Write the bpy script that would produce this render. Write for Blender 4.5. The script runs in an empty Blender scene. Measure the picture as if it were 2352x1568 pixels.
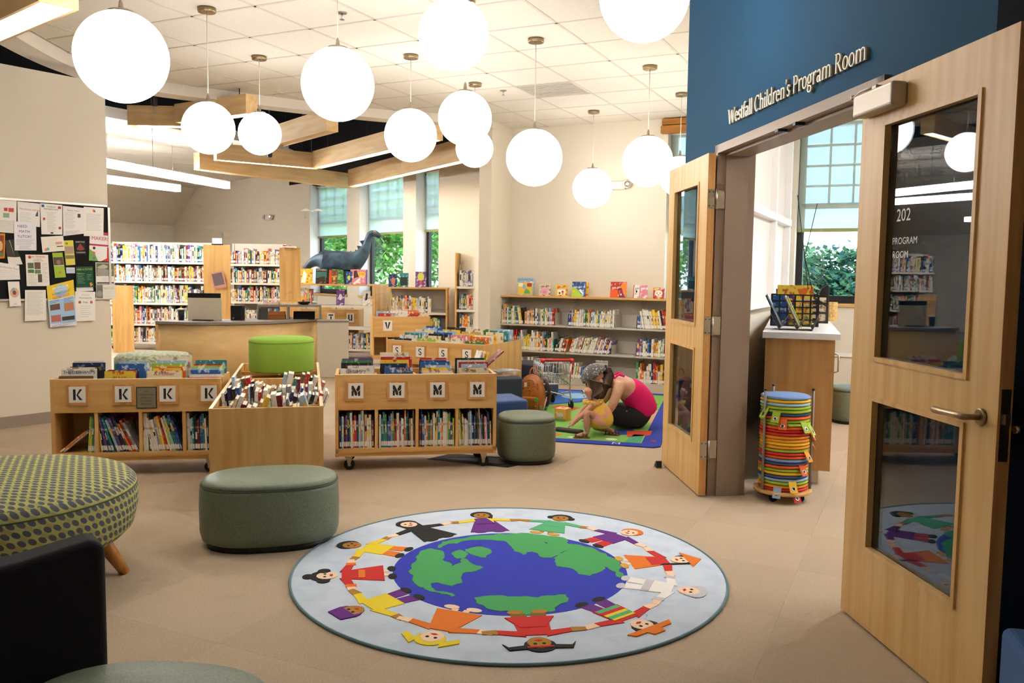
import bpy, bmesh, math, random
from mathutils import Matrix, Vector
R = math.radians
random.seed(7)
sc = bpy.context.scene
COL = sc.collection

# ------------------------------------------------------------------ camera
cam_d = bpy.data.cameras.new('camera'); cam = bpy.data.objects.new('camera', cam_d); COL.objects.link(cam)
PITCH, ROLL, CAM_H, FPX = .0799563, .0131223, 1.38746, 1943.617
_f = Vector((0, math.cos(PITCH), -math.sin(PITCH))); _u = Vector((0, math.sin(PITCH), math.cos(PITCH))); _r = Vector((1, 0, 0))
_rt = _r * math.cos(ROLL) + _u * math.sin(ROLL); _up = -_r * math.sin(ROLL) + _u * math.cos(ROLL)
mw = Matrix.Identity(4)
for i in range(3):
    mw[i][0], mw[i][1], mw[i][2] = _rt[i], _up[i], -_f[i]
mw[2][3] = CAM_H
cam.matrix_world = mw
cam_d.sensor_width = 36; cam_d.lens = 36 * FPX / 2352; cam_d.clip_start = .02; cam_d.clip_end = 400
sc.camera = cam
# ------------------------------------------------------------------ colour management, world, sun
sc.view_settings.view_transform = 'Standard'; sc.view_settings.look = 'None'
sc.view_settings.gamma = 1; sc.view_settings.use_curve_mapping = False
sc.view_settings.exposure = 1.2
sc.cycles.use_denoising = True
sc.cycles.use_adaptive_sampling = True; sc.cycles.adaptive_threshold = .12; sc.cycles.adaptive_min_samples = 8
sc.cycles.max_bounces = 6; sc.cycles.diffuse_bounces = 3; sc.cycles.glossy_bounces = 3
sc.cycles.transmission_bounces = 4; sc.cycles.transparent_max_bounces = 10
sc.cycles.sample_clamp_indirect = 6; sc.cycles.caustics_reflective = False; sc.cycles.caustics_refractive = False
W = bpy.data.worlds.new('sky'); sc.world = W; W.use_nodes = True
nt = W.node_tree; nt.nodes.clear()
o_ = nt.nodes.new('ShaderNodeOutputWorld'); bg = nt.nodes.new('ShaderNodeBackground')
tc = nt.nodes.new('ShaderNodeTexCoord'); sx = nt.nodes.new('ShaderNodeSeparateXYZ'); rp = nt.nodes.new('ShaderNodeValToRGB')
nt.links.new(tc.outputs['Generated'], sx.inputs[0]); nt.links.new(sx.outputs['Z'], rp.inputs[0])
rp.color_ramp.elements[0].position = .0; rp.color_ramp.elements[0].color = (.92, .96, 1, 1)
rp.color_ramp.elements[1].position = .5; rp.color_ramp.elements[1].color = (.40, .62, 1, 1)
nt.links.new(rp.outputs[0], bg.inputs[0]); nt.links.new(bg.outputs[0], o_.inputs[0]); bg.inputs[1].default_value = 3.0
sun_d = bpy.data.lights.new('sun', 'SUN'); sun_d.energy = 3.4; sun_d.angle = R(.6); sun_d.color = (1, .95, .86)
sun = bpy.data.objects.new('sun', sun_d); COL.objects.link(sun); sun.rotation_euler = (R(38), 0, R(12)); sun.location = (0, -10, 30)
GLOBE_E, STRIP_E, LINEAR_E = 4.6, 10.0, 22.0

# ------------------------------------------------------------------ materials
def lin(c):
    return tuple((v / 255 / 12.92 if v / 255 <= .04045 else ((v / 255 + .055) / 1.055) ** 2.4) for v in c) + (1,)
MATS = {}
def P(name, col, rough=.6, metal=0, spec=.5, emit=None, estr=0, noise=None, bump=0, bscale=60, coat=0):
    if name in MATS: return MATS[name]
    m = bpy.data.materials.new(name); m.use_nodes = True; n = m.node_tree; b = n.nodes['Principled BSDF']
    b.inputs['Base Color'].default_value = lin(col); b.inputs['Roughness'].default_value = rough
    b.inputs['Metallic'].default_value = metal; b.inputs['Specular IOR Level'].default_value = spec
    b.inputs['Coat Weight'].default_value = coat
    m.diffuse_color = lin(col)
    if emit:
        b.inputs['Emission Color'].default_value = lin(emit); b.inputs['Emission Strength'].default_value = estr
    if noise or bump:
        t = n.nodes.new('ShaderNodeTexCoord')
    if noise:   # (second colour, scale, low, high[, stretch])
        c2, s_, lo, hi = noise[:4]; st = noise[4] if len(noise) > 4 else (1, 1, 1)
        mp = n.nodes.new('ShaderNodeMapping'); mp.inputs['Scale'].default_value = st
        nz = n.nodes.new('ShaderNodeTexNoise'); nz.inputs['Scale'].default_value = s_; nz.inputs['Detail'].default_value = 4
        r_ = n.nodes.new('ShaderNodeValToRGB'); e = r_.color_ramp.elements
        e[0].position = lo; e[0].color = lin(col); e[1].position = hi; e[1].color = lin(c2)
        n.links.new(t.outputs['Object'], mp.inputs[0]); n.links.new(mp.outputs[0], nz.inputs['Vector'])
        n.links.new(nz.outputs['Fac'], r_.inputs[0]); n.links.new(r_.outputs[0], b.inputs['Base Color'])
    if bump:
        nz2 = n.nodes.new('ShaderNodeTexNoise'); nz2.inputs['Scale'].default_value = bscale
        bp = n.nodes.new('ShaderNodeBump'); bp.inputs['Strength'].default_value = bump; bp.inputs['Distance'].default_value = .004
        n.links.new(t.outputs['Object'], nz2.inputs['Vector']); n.links.new(nz2.outputs['Fac'], bp.inputs['Height']); n.links.new(bp.outputs[0], b.inputs['Normal'])
    MATS[name] = m
    return m
def wood(name, c1, c2, st, rough=.42):
    return P(name, c1, rough, noise=(c2, 2.2, .38, .66, st), spec=.4)
MAPLE = wood('maple', (224, 180, 114), (209, 158, 88), (9, 9, .7))
MAPLEH = wood('maple_horizontal', (224, 180, 114), (209, 158, 88), (.7, 9, 9))
DESKW = wood('desk_maple', (230, 194, 136), (219, 180, 120), (1.5, 1.5, 5))
DOORW = wood('door_maple', (225, 185, 120), (211, 164, 96), (11, 11, .5))
EDGEW = wood('edge_maple', (214, 158, 92), (190, 130, 70), (12, 12, .6))
BEAMW = wood('beam_birch', (234, 200, 148), (220, 180, 124), (.8, 7, 7), .5)
RIMW = wood('pale_maple', (238, 214, 170), (225, 196, 146), (.8, 8, 8))
LEGW = wood('leg_oak', (205, 140, 70), (180, 112, 50), (20, 20, 1.5))
WALLM = P('beige_wall_paint', (223, 212, 192), .85, bump=.05, bscale=180)
WALLW = P('white_reveal_paint', (226, 222, 214), .8)
BLUE = P('teal_blue_wall_paint', (27, 76, 108), .8, spec=.25, bump=.05, bscale=200)
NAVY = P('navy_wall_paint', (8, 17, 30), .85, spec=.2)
GYP = P('gypsum_paint', (226, 216, 200), .9)
TILEM = P('ceiling_tile_fibre', (228, 220, 206), .95, noise=((219, 210, 195), 140, .45, .6))
GRIDM = P('ceiling_grid_paint', (205, 196, 182), .6)
BLACKD = P('black_open_deck', (6, 6, 7), .95)
CARPM = P('beige_carpet', (195, 174, 147), .95, noise=((179, 158, 132), 90, .4, .62, (1, 5, 1)), bump=.5, bscale=260)
CARPM2 = P('beige_carpet_turned', (191, 170, 143), .95, noise=((175, 154, 128), 90, .4, .62, (5, 1, 1)), bump=.5, bscale=260)
BASEG = P('grey_vinyl_base', (150, 136, 120), .6)
FRAMEM = P('taupe_frame_paint', (148, 126, 106), .45)
NICKEL = P('satin_nickel', (176, 166, 150), .32, 1)
BRASSY = P('brushed_bronze', (160, 140, 108), .3, 1)
CHROME = P('chrome_wire', (205, 205, 208), .18, 1)
WHITE = P('white_paint', (236, 234, 228), .5)
CREAMM = P('cream_shelf_steel', (226, 218, 202), .5)
GREYS = P('grey_shelf_steel', (196, 186, 170), .5)
BLK = P('black_plastic', (16, 16, 17), .45)
BLKR = P('black_rubber', (12, 12, 12), .8)
DKFRAME = P('dark_window_frame', (24, 20, 18), .5)
PAGES = P('book_pages', (238, 230, 214), .9)
PAPER = P('white_paper', (238, 234, 226), .9)
GREYL = P('grey_laminate', (140, 130, 122), .5)
SAGE = P('sage_vinyl', (120, 131, 108), .5, noise=((104, 114, 94), 160, .42, .6), bump=.1, bscale=300)
SAGED = P('sage_seam', (60, 70, 56), .6)
GLASS = P('door_glass', (20, 28, 34), .02)
_b = GLASS.node_tree.nodes['Principled BSDF']; _b.inputs['Transmission Weight'].default_value = 1; _b.inputs['Base Color'].default_value = (.75, .82, .86, 1); _b.inputs['IOR'].default_value = 1.5
def thin_glass(name, tint=(.9, .95, .96), ior=1.5):
    m = bpy.data.materials.new(name); m.use_nodes = True; n = m.node_tree; n.nodes.clear()
    o = n.nodes.new('ShaderNodeOutputMaterial'); mx = n.nodes.new('ShaderNodeMixShader'); fr = n.nodes.new('ShaderNodeFresnel'); fr.inputs[0].default_value = ior
    tr = n.nodes.new('ShaderNodeBsdfTransparent'); tr.inputs[0].default_value = tint + (1,); gl = n.nodes.new('ShaderNodeBsdfGlossy'); gl.inputs['Roughness'].default_value = .01
    ge = n.nodes.new('ShaderNodeNewGeometry'); mr = n.nodes.new('ShaderNodeMapRange'); mr.inputs['To Min'].default_value = ior; mr.inputs['To Max'].default_value = 1 / ior
    n.links.new(ge.outputs['Backfacing'], mr.inputs['Value']); n.links.new(mr.outputs[0], fr.inputs[0])
    n.links.new(fr.outputs[0], mx.inputs[0]); n.links.new(tr.outputs[0], mx.inputs[1]); n.links.new(gl.outputs[0], mx.inputs[2]); n.links.new(mx.outputs[0], o.inputs[0])
    return m
PANE = thin_glass('window_glass')
DGLASS = thin_glass('door_lite_glass', (.62, .68, .72), 1.75)
CUPM = thin_glass('clear_cup_plastic', (.93, .95, .97), 1.45)
def shade_mat(name, col, through, mixf=.75, tint=(1, 1, 1)):
    m = bpy.data.materials.new(name); m.use_nodes = True; n = m.node_tree; n.nodes.clear()
    o = n.nodes.new('ShaderNodeOutputMaterial'); a = n.nodes.new('ShaderNodeMixShader'); b = n.nodes.new('ShaderNodeMixShader')
    d = n.nodes.new('ShaderNodeBsdfDiffuse'); t = n.nodes.new('ShaderNodeBsdfTranslucent'); tr = n.nodes.new('ShaderNodeBsdfTransparent')
    d.inputs[0].default_value = lin(col); t.inputs[0].default_value = lin(col); tr.inputs[0].default_value = tint + (1,)
    a.inputs[0].default_value = mixf; b.inputs[0].default_value = through
    n.links.new(d.outputs[0], a.inputs[1]); n.links.new(t.outputs[0], a.inputs[2]); n.links.new(a.outputs[0], b.inputs[1]); n.links.new(tr.outputs[0], b.inputs[2]); n.links.new(b.outputs[0], o.inputs[0])
    return m
SHADE = shade_mat('roller_shade_mesh', (222, 236, 222), .30)
SHADE2 = shade_mat('roller_shade_sunscreen', (176, 184, 166), .17, .3, (.42, .68, 1.0))
GLOBEM = P('opal_globe', (250, 248, 244), .3, emit=(253, 249, 246), estr=GLOBE_E)
STRIPM = P('light_strip', (255, 250, 240), .5, emit=(255, 244, 222), estr=STRIP_E)
LINM = P('linear_lamp_diffuser', (255, 250, 240), .5, emit=(248, 250, 255), estr=LINEAR_E)

# ------------------------------------------------------------------ mesh helpers
class MB:
    def __init__(s): s.v, s.f, s.m, s.sm = [], [], [], []
    def add(s, vs, fs, mi=0, M=None, smooth=False):
        k = len(s.v)
        for p in vs:
            s.v.append(tuple(M @ Vector(p)) if M is not None else tuple(p))
        for f in fs:
            s.f.append([k + i for i in f]); s.m.append(mi); s.sm.append(smooth)
        return s
    def box(s, x0, y0, z0, x1, y1, z1, mi=0, M=None):
        return s.add([(x0, y0, z0), (x1, y0, z0), (x1, y1, z0), (x0, y1, z0), (x0, y0, z1), (x1, y0, z1), (x1, y1, z1), (x0, y1, z1)],
                     [(3, 2, 1, 0), (4, 5, 6, 7), (0, 1, 5, 4), (1, 2, 6, 5), (2, 3, 7, 6), (3, 0, 4, 7)], mi, M)
    def prism(s, poly, z0, z1, mi=0, M=None, smooth=False):
        a = sum(poly[i][0] * poly[(i + 1) % len(poly)][1] - poly[(i + 1) % len(poly)][0] * poly[i][1] for i in range(len(poly)))
        if a < 0: poly = poly[::-1]
        n = len(poly)
        s.add([(x, y, z0) for x, y in poly] + [(x, y, z1) for x, y in poly], [tuple(range(n))[::-1], tuple(range(n, 2 * n))], mi, M)
        k = len(s.v) - 2 * n
        for i in range(n):
            s.f.append([k + i, k + (i + 1) % n, k + n + (i + 1) % n, k + n + i]); s.m.append(mi); s.sm.append(smooth)
        return s
    def flat(s, poly, z, mi=0, M=None):
        a = sum(poly[i][0] * poly[(i + 1) % len(poly)][1] - poly[(i + 1) % len(poly)][0] * poly[i][1] for i in range(len(poly)))
        if a < 0: poly = poly[::-1]
        return s.add([(x, y, z) for x, y in poly], [tuple(range(len(poly)))], mi, M)
    def lathe(s, prof, n=24, mi=0, M=None, rad=None, smooth=True, caps=True):
        vs, fs = [], []
        for r_, z in prof:
            for i in range(n):
                a = 2 * math.pi * i / n; k = rad(a) if rad else 1
                vs.append((r_ * k * math.cos(a), r_ * k * math.sin(a), z))
        for j in range(len(prof) - 1):
            for i in range(n):
                fs.append((j * n + i, j * n + (i + 1) % n, (j + 1) * n + (i + 1) % n, (j + 1) * n + i))
        s.add(vs, fs, mi, M, smooth)
        if caps:
            k = len(s.v) - len(vs)
            s.f.append([k + i for i in range(n)][::-1]); s.m.append(mi); s.sm.append(False)
            s.f.append([k + (len(prof) - 1) * n + i for i in range(n)]); s.m.append(mi); s.sm.append(False)
        return s
    def tube(s, pts, r, n=8, mi=0, M=None, closed=False):
        pts = [Vector(p) for p in pts]; N = len(pts); rr = r if isinstance(r, (list, tuple)) else [r] * N
        vs, fs = [], []; up = None
        for i, p in enumerate(pts):
            t = (pts[(i + 1) % N] - pts[i - 1]) if closed else (pts[min(i + 1, N - 1)] - pts[max(i - 1, 0)])
            t = t.normalized() if t.length > 1e-9 else Vector((0, 0, 1))
            if up is None: up = Vector((0, 0, 1)) if abs(t.z) < .9 else Vector((1, 0, 0))
            a = t.cross(up)
            if a.length < 1e-6: a = t.orthogonal()
            a.normalize(); b = a.cross(t).normalized(); up = b
            for k in range(n):
                th = 2 * math.pi * k / n; vs.append(p + (a * math.cos(th) + b * math.sin(th)) * rr[i])
        for i in range(N if closed else N - 1):
            for k in range(n):
                fs.append((i * n + k, i * n + (k + 1) % n, ((i + 1) % N) * n + (k + 1) % n, ((i + 1) % N) * n + k))
        s.add(vs, [f[::-1] for f in fs], mi, M, True)
        if not closed:
            k = len(s.v) - len(vs)
            s.f.append([k + i for i in range(n)]); s.m.append(mi); s.sm.append(False)
            s.f.append([k + (N - 1) * n + i for i in range(n)][::-1]); s.m.append(mi); s.sm.append(False)
        return s
    def sphere(s, c, r, n=16, mi=0, sc=(1, 1, 1), M=None, h=None):
        h = h or n // 2; prof = []
        vs, fs = [(c[0], c[1], c[2] - r * sc[2])], []
        for j in range(1, h):
            a = -math.pi / 2 + math.pi * j / h
            for i in range(n):
                t = 2 * math.pi * i / n
                vs.append((c[0] + r * sc[0] * math.cos(a) * math.cos(t), c[1] + r * sc[1] * math.cos(a) * math.sin(t), c[2] + r * sc[2] * math.sin(a)))
        vs.append((c[0], c[1], c[2] + r * sc[2])); top = len(vs) - 1
        for i in range(n):
            fs.append((0, 1 + (i + 1) % n, 1 + i)); fs.append((top, 1 + (h - 2) * n + i, 1 + (h - 2) * n + (i + 1) % n))
        for j in range(h - 2):
            for i in range(n):
                fs.append((1 + j * n + i, 1 + j * n + (i + 1) % n, 1 + (j + 1) * n + (i + 1) % n, 1 + (j + 1) * n + i))
        return s.add(vs, fs, mi, M, True)
    def mesh(s, name, mats):
        me = bpy.data.meshes.new(name); me.from_pydata(s.v, [], s.f)
        me.polygons.foreach_set('material_index', s.m); me.polygons.foreach_set('use_smooth', s.sm)
        for m in (mats if isinstance(mats, (list, tuple)) else [mats]): me.materials.append(m)
        me.update()
        return me
    def build(s, name, mats, parent=None, **k):
        return put(name, s.mesh(name, mats), parent, **k)
def put(name, data, parent=None, loc=(0, 0, 0), rz=0, rot=None, label=None, cat=None, group=None, kind=None):
    o = bpy.data.objects.new(name, data); COL.objects.link(o)
    o.location = loc; o.rotation_euler = rot if rot else (0, 0, rz)
    if parent: o.parent = parent
    tag(o, label, cat, group, kind)
    return o
def tag(o, label=None, cat=None, group=None, kind=None):
    if label: o['label'] = label
    if cat: o['category'] = cat
    if group: o['group'] = group
    if kind: o['kind'] = kind
    return o
def thing(name, label, cat, loc=(0, 0, 0), rz=0, group=None, rot=None):
    return put(name, None, None, loc, rz, rot, label, cat, group)
def bev(o, w=.004, seg=2):
    m = o.modifiers.new('bevel', 'BEVEL'); m.width = w; m.segments = seg; m.limit_method = 'ANGLE'; m.angle_limit = R(40)
    return o
def copy_tree(o, parent=None):
    c = o.copy(); COL.objects.link(c); c.parent = parent
    for ch in list(o.children): copy_tree(ch, c)
    return c
def T(x, y, z=0): return Matrix.Translation((x, y, z))
def RZ(a): return Matrix.Rotation(a, 4, 'Z')
def RX(a): return Matrix.Rotation(a, 4, 'X')
def RY(a): return Matrix.Rotation(a, 4, 'Y')
_fonts = {}
def text_mesh(body, size=1, align='CENTER', ext=0):
    """built-in vector font turned into a mesh lying in XY"""
    key = (body, align, ext)
    if key not in _fonts:
        c = bpy.data.curves.new('lettering', 'FONT'); c.body = body; c.size = 1; c.align_x = align; c.extrude = ext; c.resolution_u = 3
        o = bpy.data.objects.new('lettering', c); COL.objects.link(o)
        bpy.context.view_layer.update()
        me = bpy.data.meshes.new_from_object(o.evaluated_get(bpy.context.evaluated_depsgraph_get()))
        bpy.data.objects.remove(o); bpy.data.curves.remove(c)
        _fonts[key] = ([tuple(v.co) for v in me.vertices], [tuple(p.vertices) for p in me.polygons]); bpy.data.meshes.remove(me)
    return _fonts[key]
def add_text(mb, body, size, M, mi=0, align='CENTER', sx=1, maxw=None):
    vs, fs = text_mesh(body, 1, align)
    if maxw:
        w = max(v[0] for v in vs) - min(v[0] for v in vs)
        if w * size * sx > maxw: sx = maxw / (w * size)
    mb.add([(x * size * sx, y * size, z) for x, y, z in vs], fs, mi, M)
ORD = ['', 'first', 'second', 'third', 'fourth', 'fifth', 'sixth', 'seventh', 'eighth', 'ninth', 'tenth', 'eleventh', 'twelfth', 'thirteenth', 'fourteenth',
       'fifteenth', 'sixteenth', 'seventeenth', 'eighteenth', 'nineteenth', 'twentieth'] + ['twenty-' + w for w in 'first second third fourth fifth sixth seventh eighth ninth'.split()] + \
      ['thirtieth'] + ['thirty-' + w for w in 'first second third fourth fifth sixth seventh eighth ninth'.split()] + ['fortieth']
# ================================================================== THE SETTING
AD = Vector((.4304, .9026)); BD = Vector((.9026, -.4304))      # building grid: AD runs away, BD runs right
def clip(poly, p, q):
    """keep the part of poly on the right-hand side of p->q"""
    out = []
    def side(a): return (q[0] - p[0]) * (a[1] - p[1]) - (q[1] - p[1]) * (a[0] - p[0])
    for i in range(len(poly)):
        a, b = poly[i], poly[(i + 1) % len(poly)]; sa, sb = side(a), side(b)
        if sa <= 0: out.append(a)
        if (sa < 0 < sb) or (sb < 0 < sa):
            t = sa / (sa - sb); out.append((a[0] + (b[0] - a[0]) * t, a[1] + (b[1] - a[1]) * t))
    return out
GA = math.atan2(BD.y, BD.x)     # rotation of the grid
def g2w(i, j, org=(-.01, 8.776), s=.6135): return (org[0] + BD.x * i * s + AD.x * j * s, org[1] + BD.y * i * s + AD.y * j * s)
# ---- floor with carpet tiles
m = MB(); m.prism([(-17, -5), (9, -5), (9, 7.15), (.35, 11.75), (.9, 12.1), (-9.0, 23.35), (-17, 16.8)], -.08, -.002); floor = m.build('floor', CARPM, kind='structure', label='beige carpet tile floor of the library')
tm = MB(); h_ = .6135 / 2 - .0003; tm.box(-h_, -h_, -.006, h_, h_, 0)
tms = [tm.mesh('carpet_tile', CARPM), tm.mesh('carpet_tile', CARPM2)]
for i in range(-22, 22):
    for j in range(-22, 16):
        x, y = g2w(i + .5, j + .5, (0, 3.9))
        if .9 < y < 9.6 and abs(x) < .64 * y + .55:
            put('carpet_tile', tms[(i + j) % 2], floor, (x, y, .0), GA)
# ---- main tile ceiling with curved edge
CURVE = [(-2.3, 1.6), (-3.0, 3.2), (-3.55, 4.9), (-3.88, 6.6), (-3.96, 7.85), (-3.66, 8.73), (-2.87, 9.30), (-2.28, 9.69), (-1.52, 10.11), (-.91, 10.28), (-.42, 10.34)]
def smooth(pts, k=6):
    out = []
    for i in range(len(pts) - 1):
        p0 = Vector(pts[max(i - 1, 0)]); p1 = Vector(pts[i]); p2 = Vector(pts[i + 1]); p3 = Vector(pts[min(i + 2, len(pts) - 1)])
        for j in range(k):
            t = j / k; out.append(tuple(.5 * ((2 * p1) + (p2 - p0) * t + (2 * p0 - 5 * p1 + 4 * p2 - p3) * t * t + (3 * p1 - p0 - 3 * p2 + p3) * t ** 3)))
    return out + [tuple(pts[-1])]
SC = smooth(CURVE)
ceiling = MB()
ceiling.prism([(-2.3, -4.5)] + CURVE + [(-.30, 10.72), (.0, 11.5), (3.2, 11.5), (9, 8), (9, -4.5)], 3.302, 3.36)
ceiling = ceiling.build('ceiling', TILEM, kind='structure', label='white lay-in tile ceiling over the reading area')
full = MB(); hh = .6135 / 2 - .012; full.box(-hh, -hh, 3.284, hh, hh, 3.302); full = full.mesh('ceiling_tile', TILEM)
vents = {(0, 0)}
for i in range(-12, 8):
    for j in range(-8, 6):
        x, y = g2w(i + .5, j + .5)
        if y < 5.2 or y > 11.5 or x > 1.45 + max(0, y - 5.9) * .48: continue
        if (i, j) in vents: continue
        c = [g2w(i + a, j + b) for a, b in ((0, 0), (1, 0), (1, 1), (0, 1))]
        c = [tuple(Vector(p).lerp(Vector((x, y)), .04)) for p in c]
        q = list(c)
        if x < -.3:
            for k in range(2, len(CURVE) - 1): q = clip(q, CURVE[k], CURVE[k + 1]) if len(q) > 2 else []
        elif y > 10.2 and (x + .30) * .9 - (y - 10.72) * .43 < -.2: continue
        if len(q) < 3: continue
        if len(q) == 4 and max((Vector(a) - Vector(b)).length for a, b in zip(q, c)) < 1e-4:
            put('ceiling_tile', full, ceiling, (x, y, 0), GA)
        else:
            m = MB(); m.prism(q, 3.284, 3.302); m.build('ceiling_tile', TILEM, ceiling)
def seg_in(p, q):
    """trim a grid line to the inside of the curved edge"""
    t0, t1 = 0., 1.; p = Vector(p); d = Vector(q) - p
    for k in range(2, len(CURVE) - 1):
        a = Vector(CURVE[k]); e = Vector(CURVE[k + 1]) - a
        f0 = e.x * (p.y - a.y) - e.y * (p.x - a.x); fd = e.x * d.y - e.y * d.x
        if abs(fd) < 1e-9: continue
        t = -f0 / fd
        if fd > 0: t1 = min(t1, t)
        else: t0 = max(t0, t)
    return (p + d * t0, p + d * t1) if t1 > t0 else None
for i in range(-12, 8):
    p, q = g2w(i, -9), g2w(i, 6)
    s_ = seg_in(p, q) if i < -1 else (Vector(p), Vector(g2w(i, 4.4)))
    if s_: m = MB(); l = (s_[1] - s_[0]).length; m.box(0, -.012, 3.281, l, .012, 3.290); m.build('ceiling_grid_bar', GRIDM, ceiling, loc=(s_[0].x, s_[0].y, 0), rz=math.atan2(AD.y, AD.x))
for j in range(-8, 5):
    s_ = seg_in(g2w(-13, j), g2w(0, j))
    if j > 3: s_ = (Vector(g2w(-1, j)), Vector(g2w(0, j)))
    if s_:
        m = MB(); l = (Vector(g2w(6, j)) - s_[0]).length; m.box(0, -.012, 3.281, l, .012, 3.289); m.build('ceiling_grid_bar', GRIDM, ceiling, loc=(s_[0].x, s_[0].y, 0), rz=GA)
m = MB(); v, f = [], []
for k, (x, y) in enumerate(SC):
    a = Vector(SC[max(k - 1, 0)]); b = Vector(SC[min(k + 1, len(SC) - 1)]); t = (b - a).normalized(); n = Vector((-t.y, t.x))
    o = Vector((x, y)) + n * .24
    v += [(x, y, 3.31), (x, y, 3.18), (o.x, o.y, 3.18), (o.x, o.y, 3.7)]
for k in range(len(SC) - 1):
    for e in range(3): f.append((4 * k + e, 4 * k + e + 1, 4 * k + 5 + e, 4 * k + 4 + e))
m.add(v, f, 0); m.build('ceiling_bulkhead', GYP, kind='structure', label='curved white bulkhead rimming the tile ceiling')
# ---- open black deck above the void, far ceiling
m = MB(); m.prism([(-17, -5), (9, -5), (9, 7.15), (.35, 11.75), (.9, 12.1), (-9.0, 23.35), (-17, 16.8)], 4.3, 4.4); m.build('ceiling_deck', BLACKD, kind='structure', label='open black ceiling deck above the wooden beams')
FARC = [(-7.4, 8.9), (-5.6, 11.75), (-4.80, 13.05), (-4.2, 14.2), (-4.0, 16.9), (-8.0, 21.7), (-16.5, 15), (-16.5, 6)]
m = MB(); m.prism(FARC, 3.45, 3.6)
ceil2 = m.build('ceiling_far', TILEM, kind='structure', label='bright tile ceiling over the tall book stacks')
for k in range(1, 8):
    m = MB(); m.box(-9, -.012, 3.446, 0, .012, 3.45); m.build('ceiling_grid_bar', GRIDM, ceil2, loc=(-5.0 - .25 * (k % 2) + k * .0, 12.0 + k * .8, 0), rz=R(-25.5 + 62))
for k in range(1, 8):
    m = MB(); m.box(0, -.012, 3.446, 9, .012, 3.45); m.build('ceiling_grid_bar', GRIDM, ceil2, loc=(-5.9 - k * .55, 12.1 - k * .7, 0), rz=R(126.5))
m = MB(); m.box(-.30, -.30, 3.288, .30, .30, 3.302, 0)
for k in range(11): m.box(-.27, -.27 + k * .05, 3.283, .27, -.245 + k * .05, 3.290, 1)
c = g2w(.5, .5); m.build('air_return_grille', [GREYS, P('grille_grey', (188, 180, 168), .6)], loc=(c[0], c[1], 0), rz=GA, label='grey square air return grille set in the tile ceiling', cat='vent')

# ---- walls
def wall(name, p, q, z0, z1, th, mat, label, holes=(), side=1):
    """wall from p to q; the seen face is on the line, thickness goes to the left of p->q (side=1)"""
    p, q = Vector(p), Vector(q); d = q - p; L = d.length; m = MB(); y0, y1 = (0, th) if side > 0 else (-th, 0)
    xs = 0
    for (a, b, za, zb) in sorted(holes):
        m.box(xs, y0, z0, a, y1, z1); m.box(a, y0, z0, b, y1, za); m.box(a, y0, zb, b, y1, z1); xs = b
    m.box(xs, y0, z0, L, y1, z1)
    return m.build(name, mat, loc=(p.x, p.y, 0), rz=math.atan2(d.y, d.x), kind='structure', label=label)
LW0, LW1 = Vector((-7.42, 3.187)), Vector((-3.79, 7.97))
wall('wall_left', LW0, LW1, 0, 3.09, .15, WALLM, 'beige wall carrying the notice board')
d = (LW1 - LW0).normalized(); m = MB(); m.box(0, -.012, 0, (LW1 - LW0).length, 0, .1); m.build('baseboard_left', BASEG, loc=(LW0.x, LW0.y, 0), rz=math.atan2(d.y, d.x), kind='structure')
wall('wall_side_left', (-7.42, -4), (-7.42, 3.2), 0, 4.3, .15, WALLM, 'beige side wall')
wall('wall_rear', (3.2, -4), (-7.42, -4), 0, 4.3, .15, WALLM, 'beige rear wall')
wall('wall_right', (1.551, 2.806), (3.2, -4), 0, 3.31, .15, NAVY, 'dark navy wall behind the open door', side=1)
# picture-book wall, one plane with two windows (local x along BD, y outward)
Q0 = Vector((-.032, 11.348)); WA = GA
PW = [(2.10, 3.12, .98, 3.16), (3.62, 4.80, 1.10, 3.2)]
wall('wall_back', Q0, Q0 + BD * 8.6, 0, 3.31, .26, WALLM, 'beige wall behind the picture book shelf', PW)
# partition between the picture-book corner and the stacks
m = MB(); m.prism([(-.032, 11.348), (-.285, 10.75), (-.438, 10.823), (-.10, 11.53)], 0, 3.6); m.build('wall_partition', WALLM, kind='structure', label='beige partition end beside the picture book shelf')
# program room wall and interior
m = MB(); A0 = Vector((1.191, 5.981)); L_ = 4.26
m.box(0, -.13, 0, L_, 0, 3.31); m.build('wall_program_left', WALLM, loc=(A0.x, A0.y, 0), rz=math.atan2(AD.y, AD.x), kind='structure')
wall('wall_program_right', (7.0, 8.0), (7.0, -2), 0, 3.31, .12, WALLM, 'far wall of the program room', side=1)
wall('wall_program_front', (7.0, -2), (1.75, 2.8), 0, 3.31, .12, WALLM, 'front wall of the program room', side=1)
# blue wall: local x = s (from the near hinge, going away), local y = away from the program room
wd = Vector((-.11255, .99365)); wn = Vector((.99365, .11255)); RH = Vector((1.389, 3.437)); WF = RH + wn * .09
BWA = math.atan2(wd.y, wd.x)
def bw(s, n=0, z=0): p = WF + wd * s + wn * n; return (p.x, p.y, z)
m = MB()
m.box(-.647, -.2, 0, .02, 0, 3.31); m.box(1.85, -.2, 0, 2.55, 0, 3.31); m.box(.02, -.2, 2.15, 1.85, 0, 3.31)
m.build('wall_blue', BLUE, loc=bw(0), rz=BWA, kind='structure', label='teal blue wall around the program room doorway')
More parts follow.
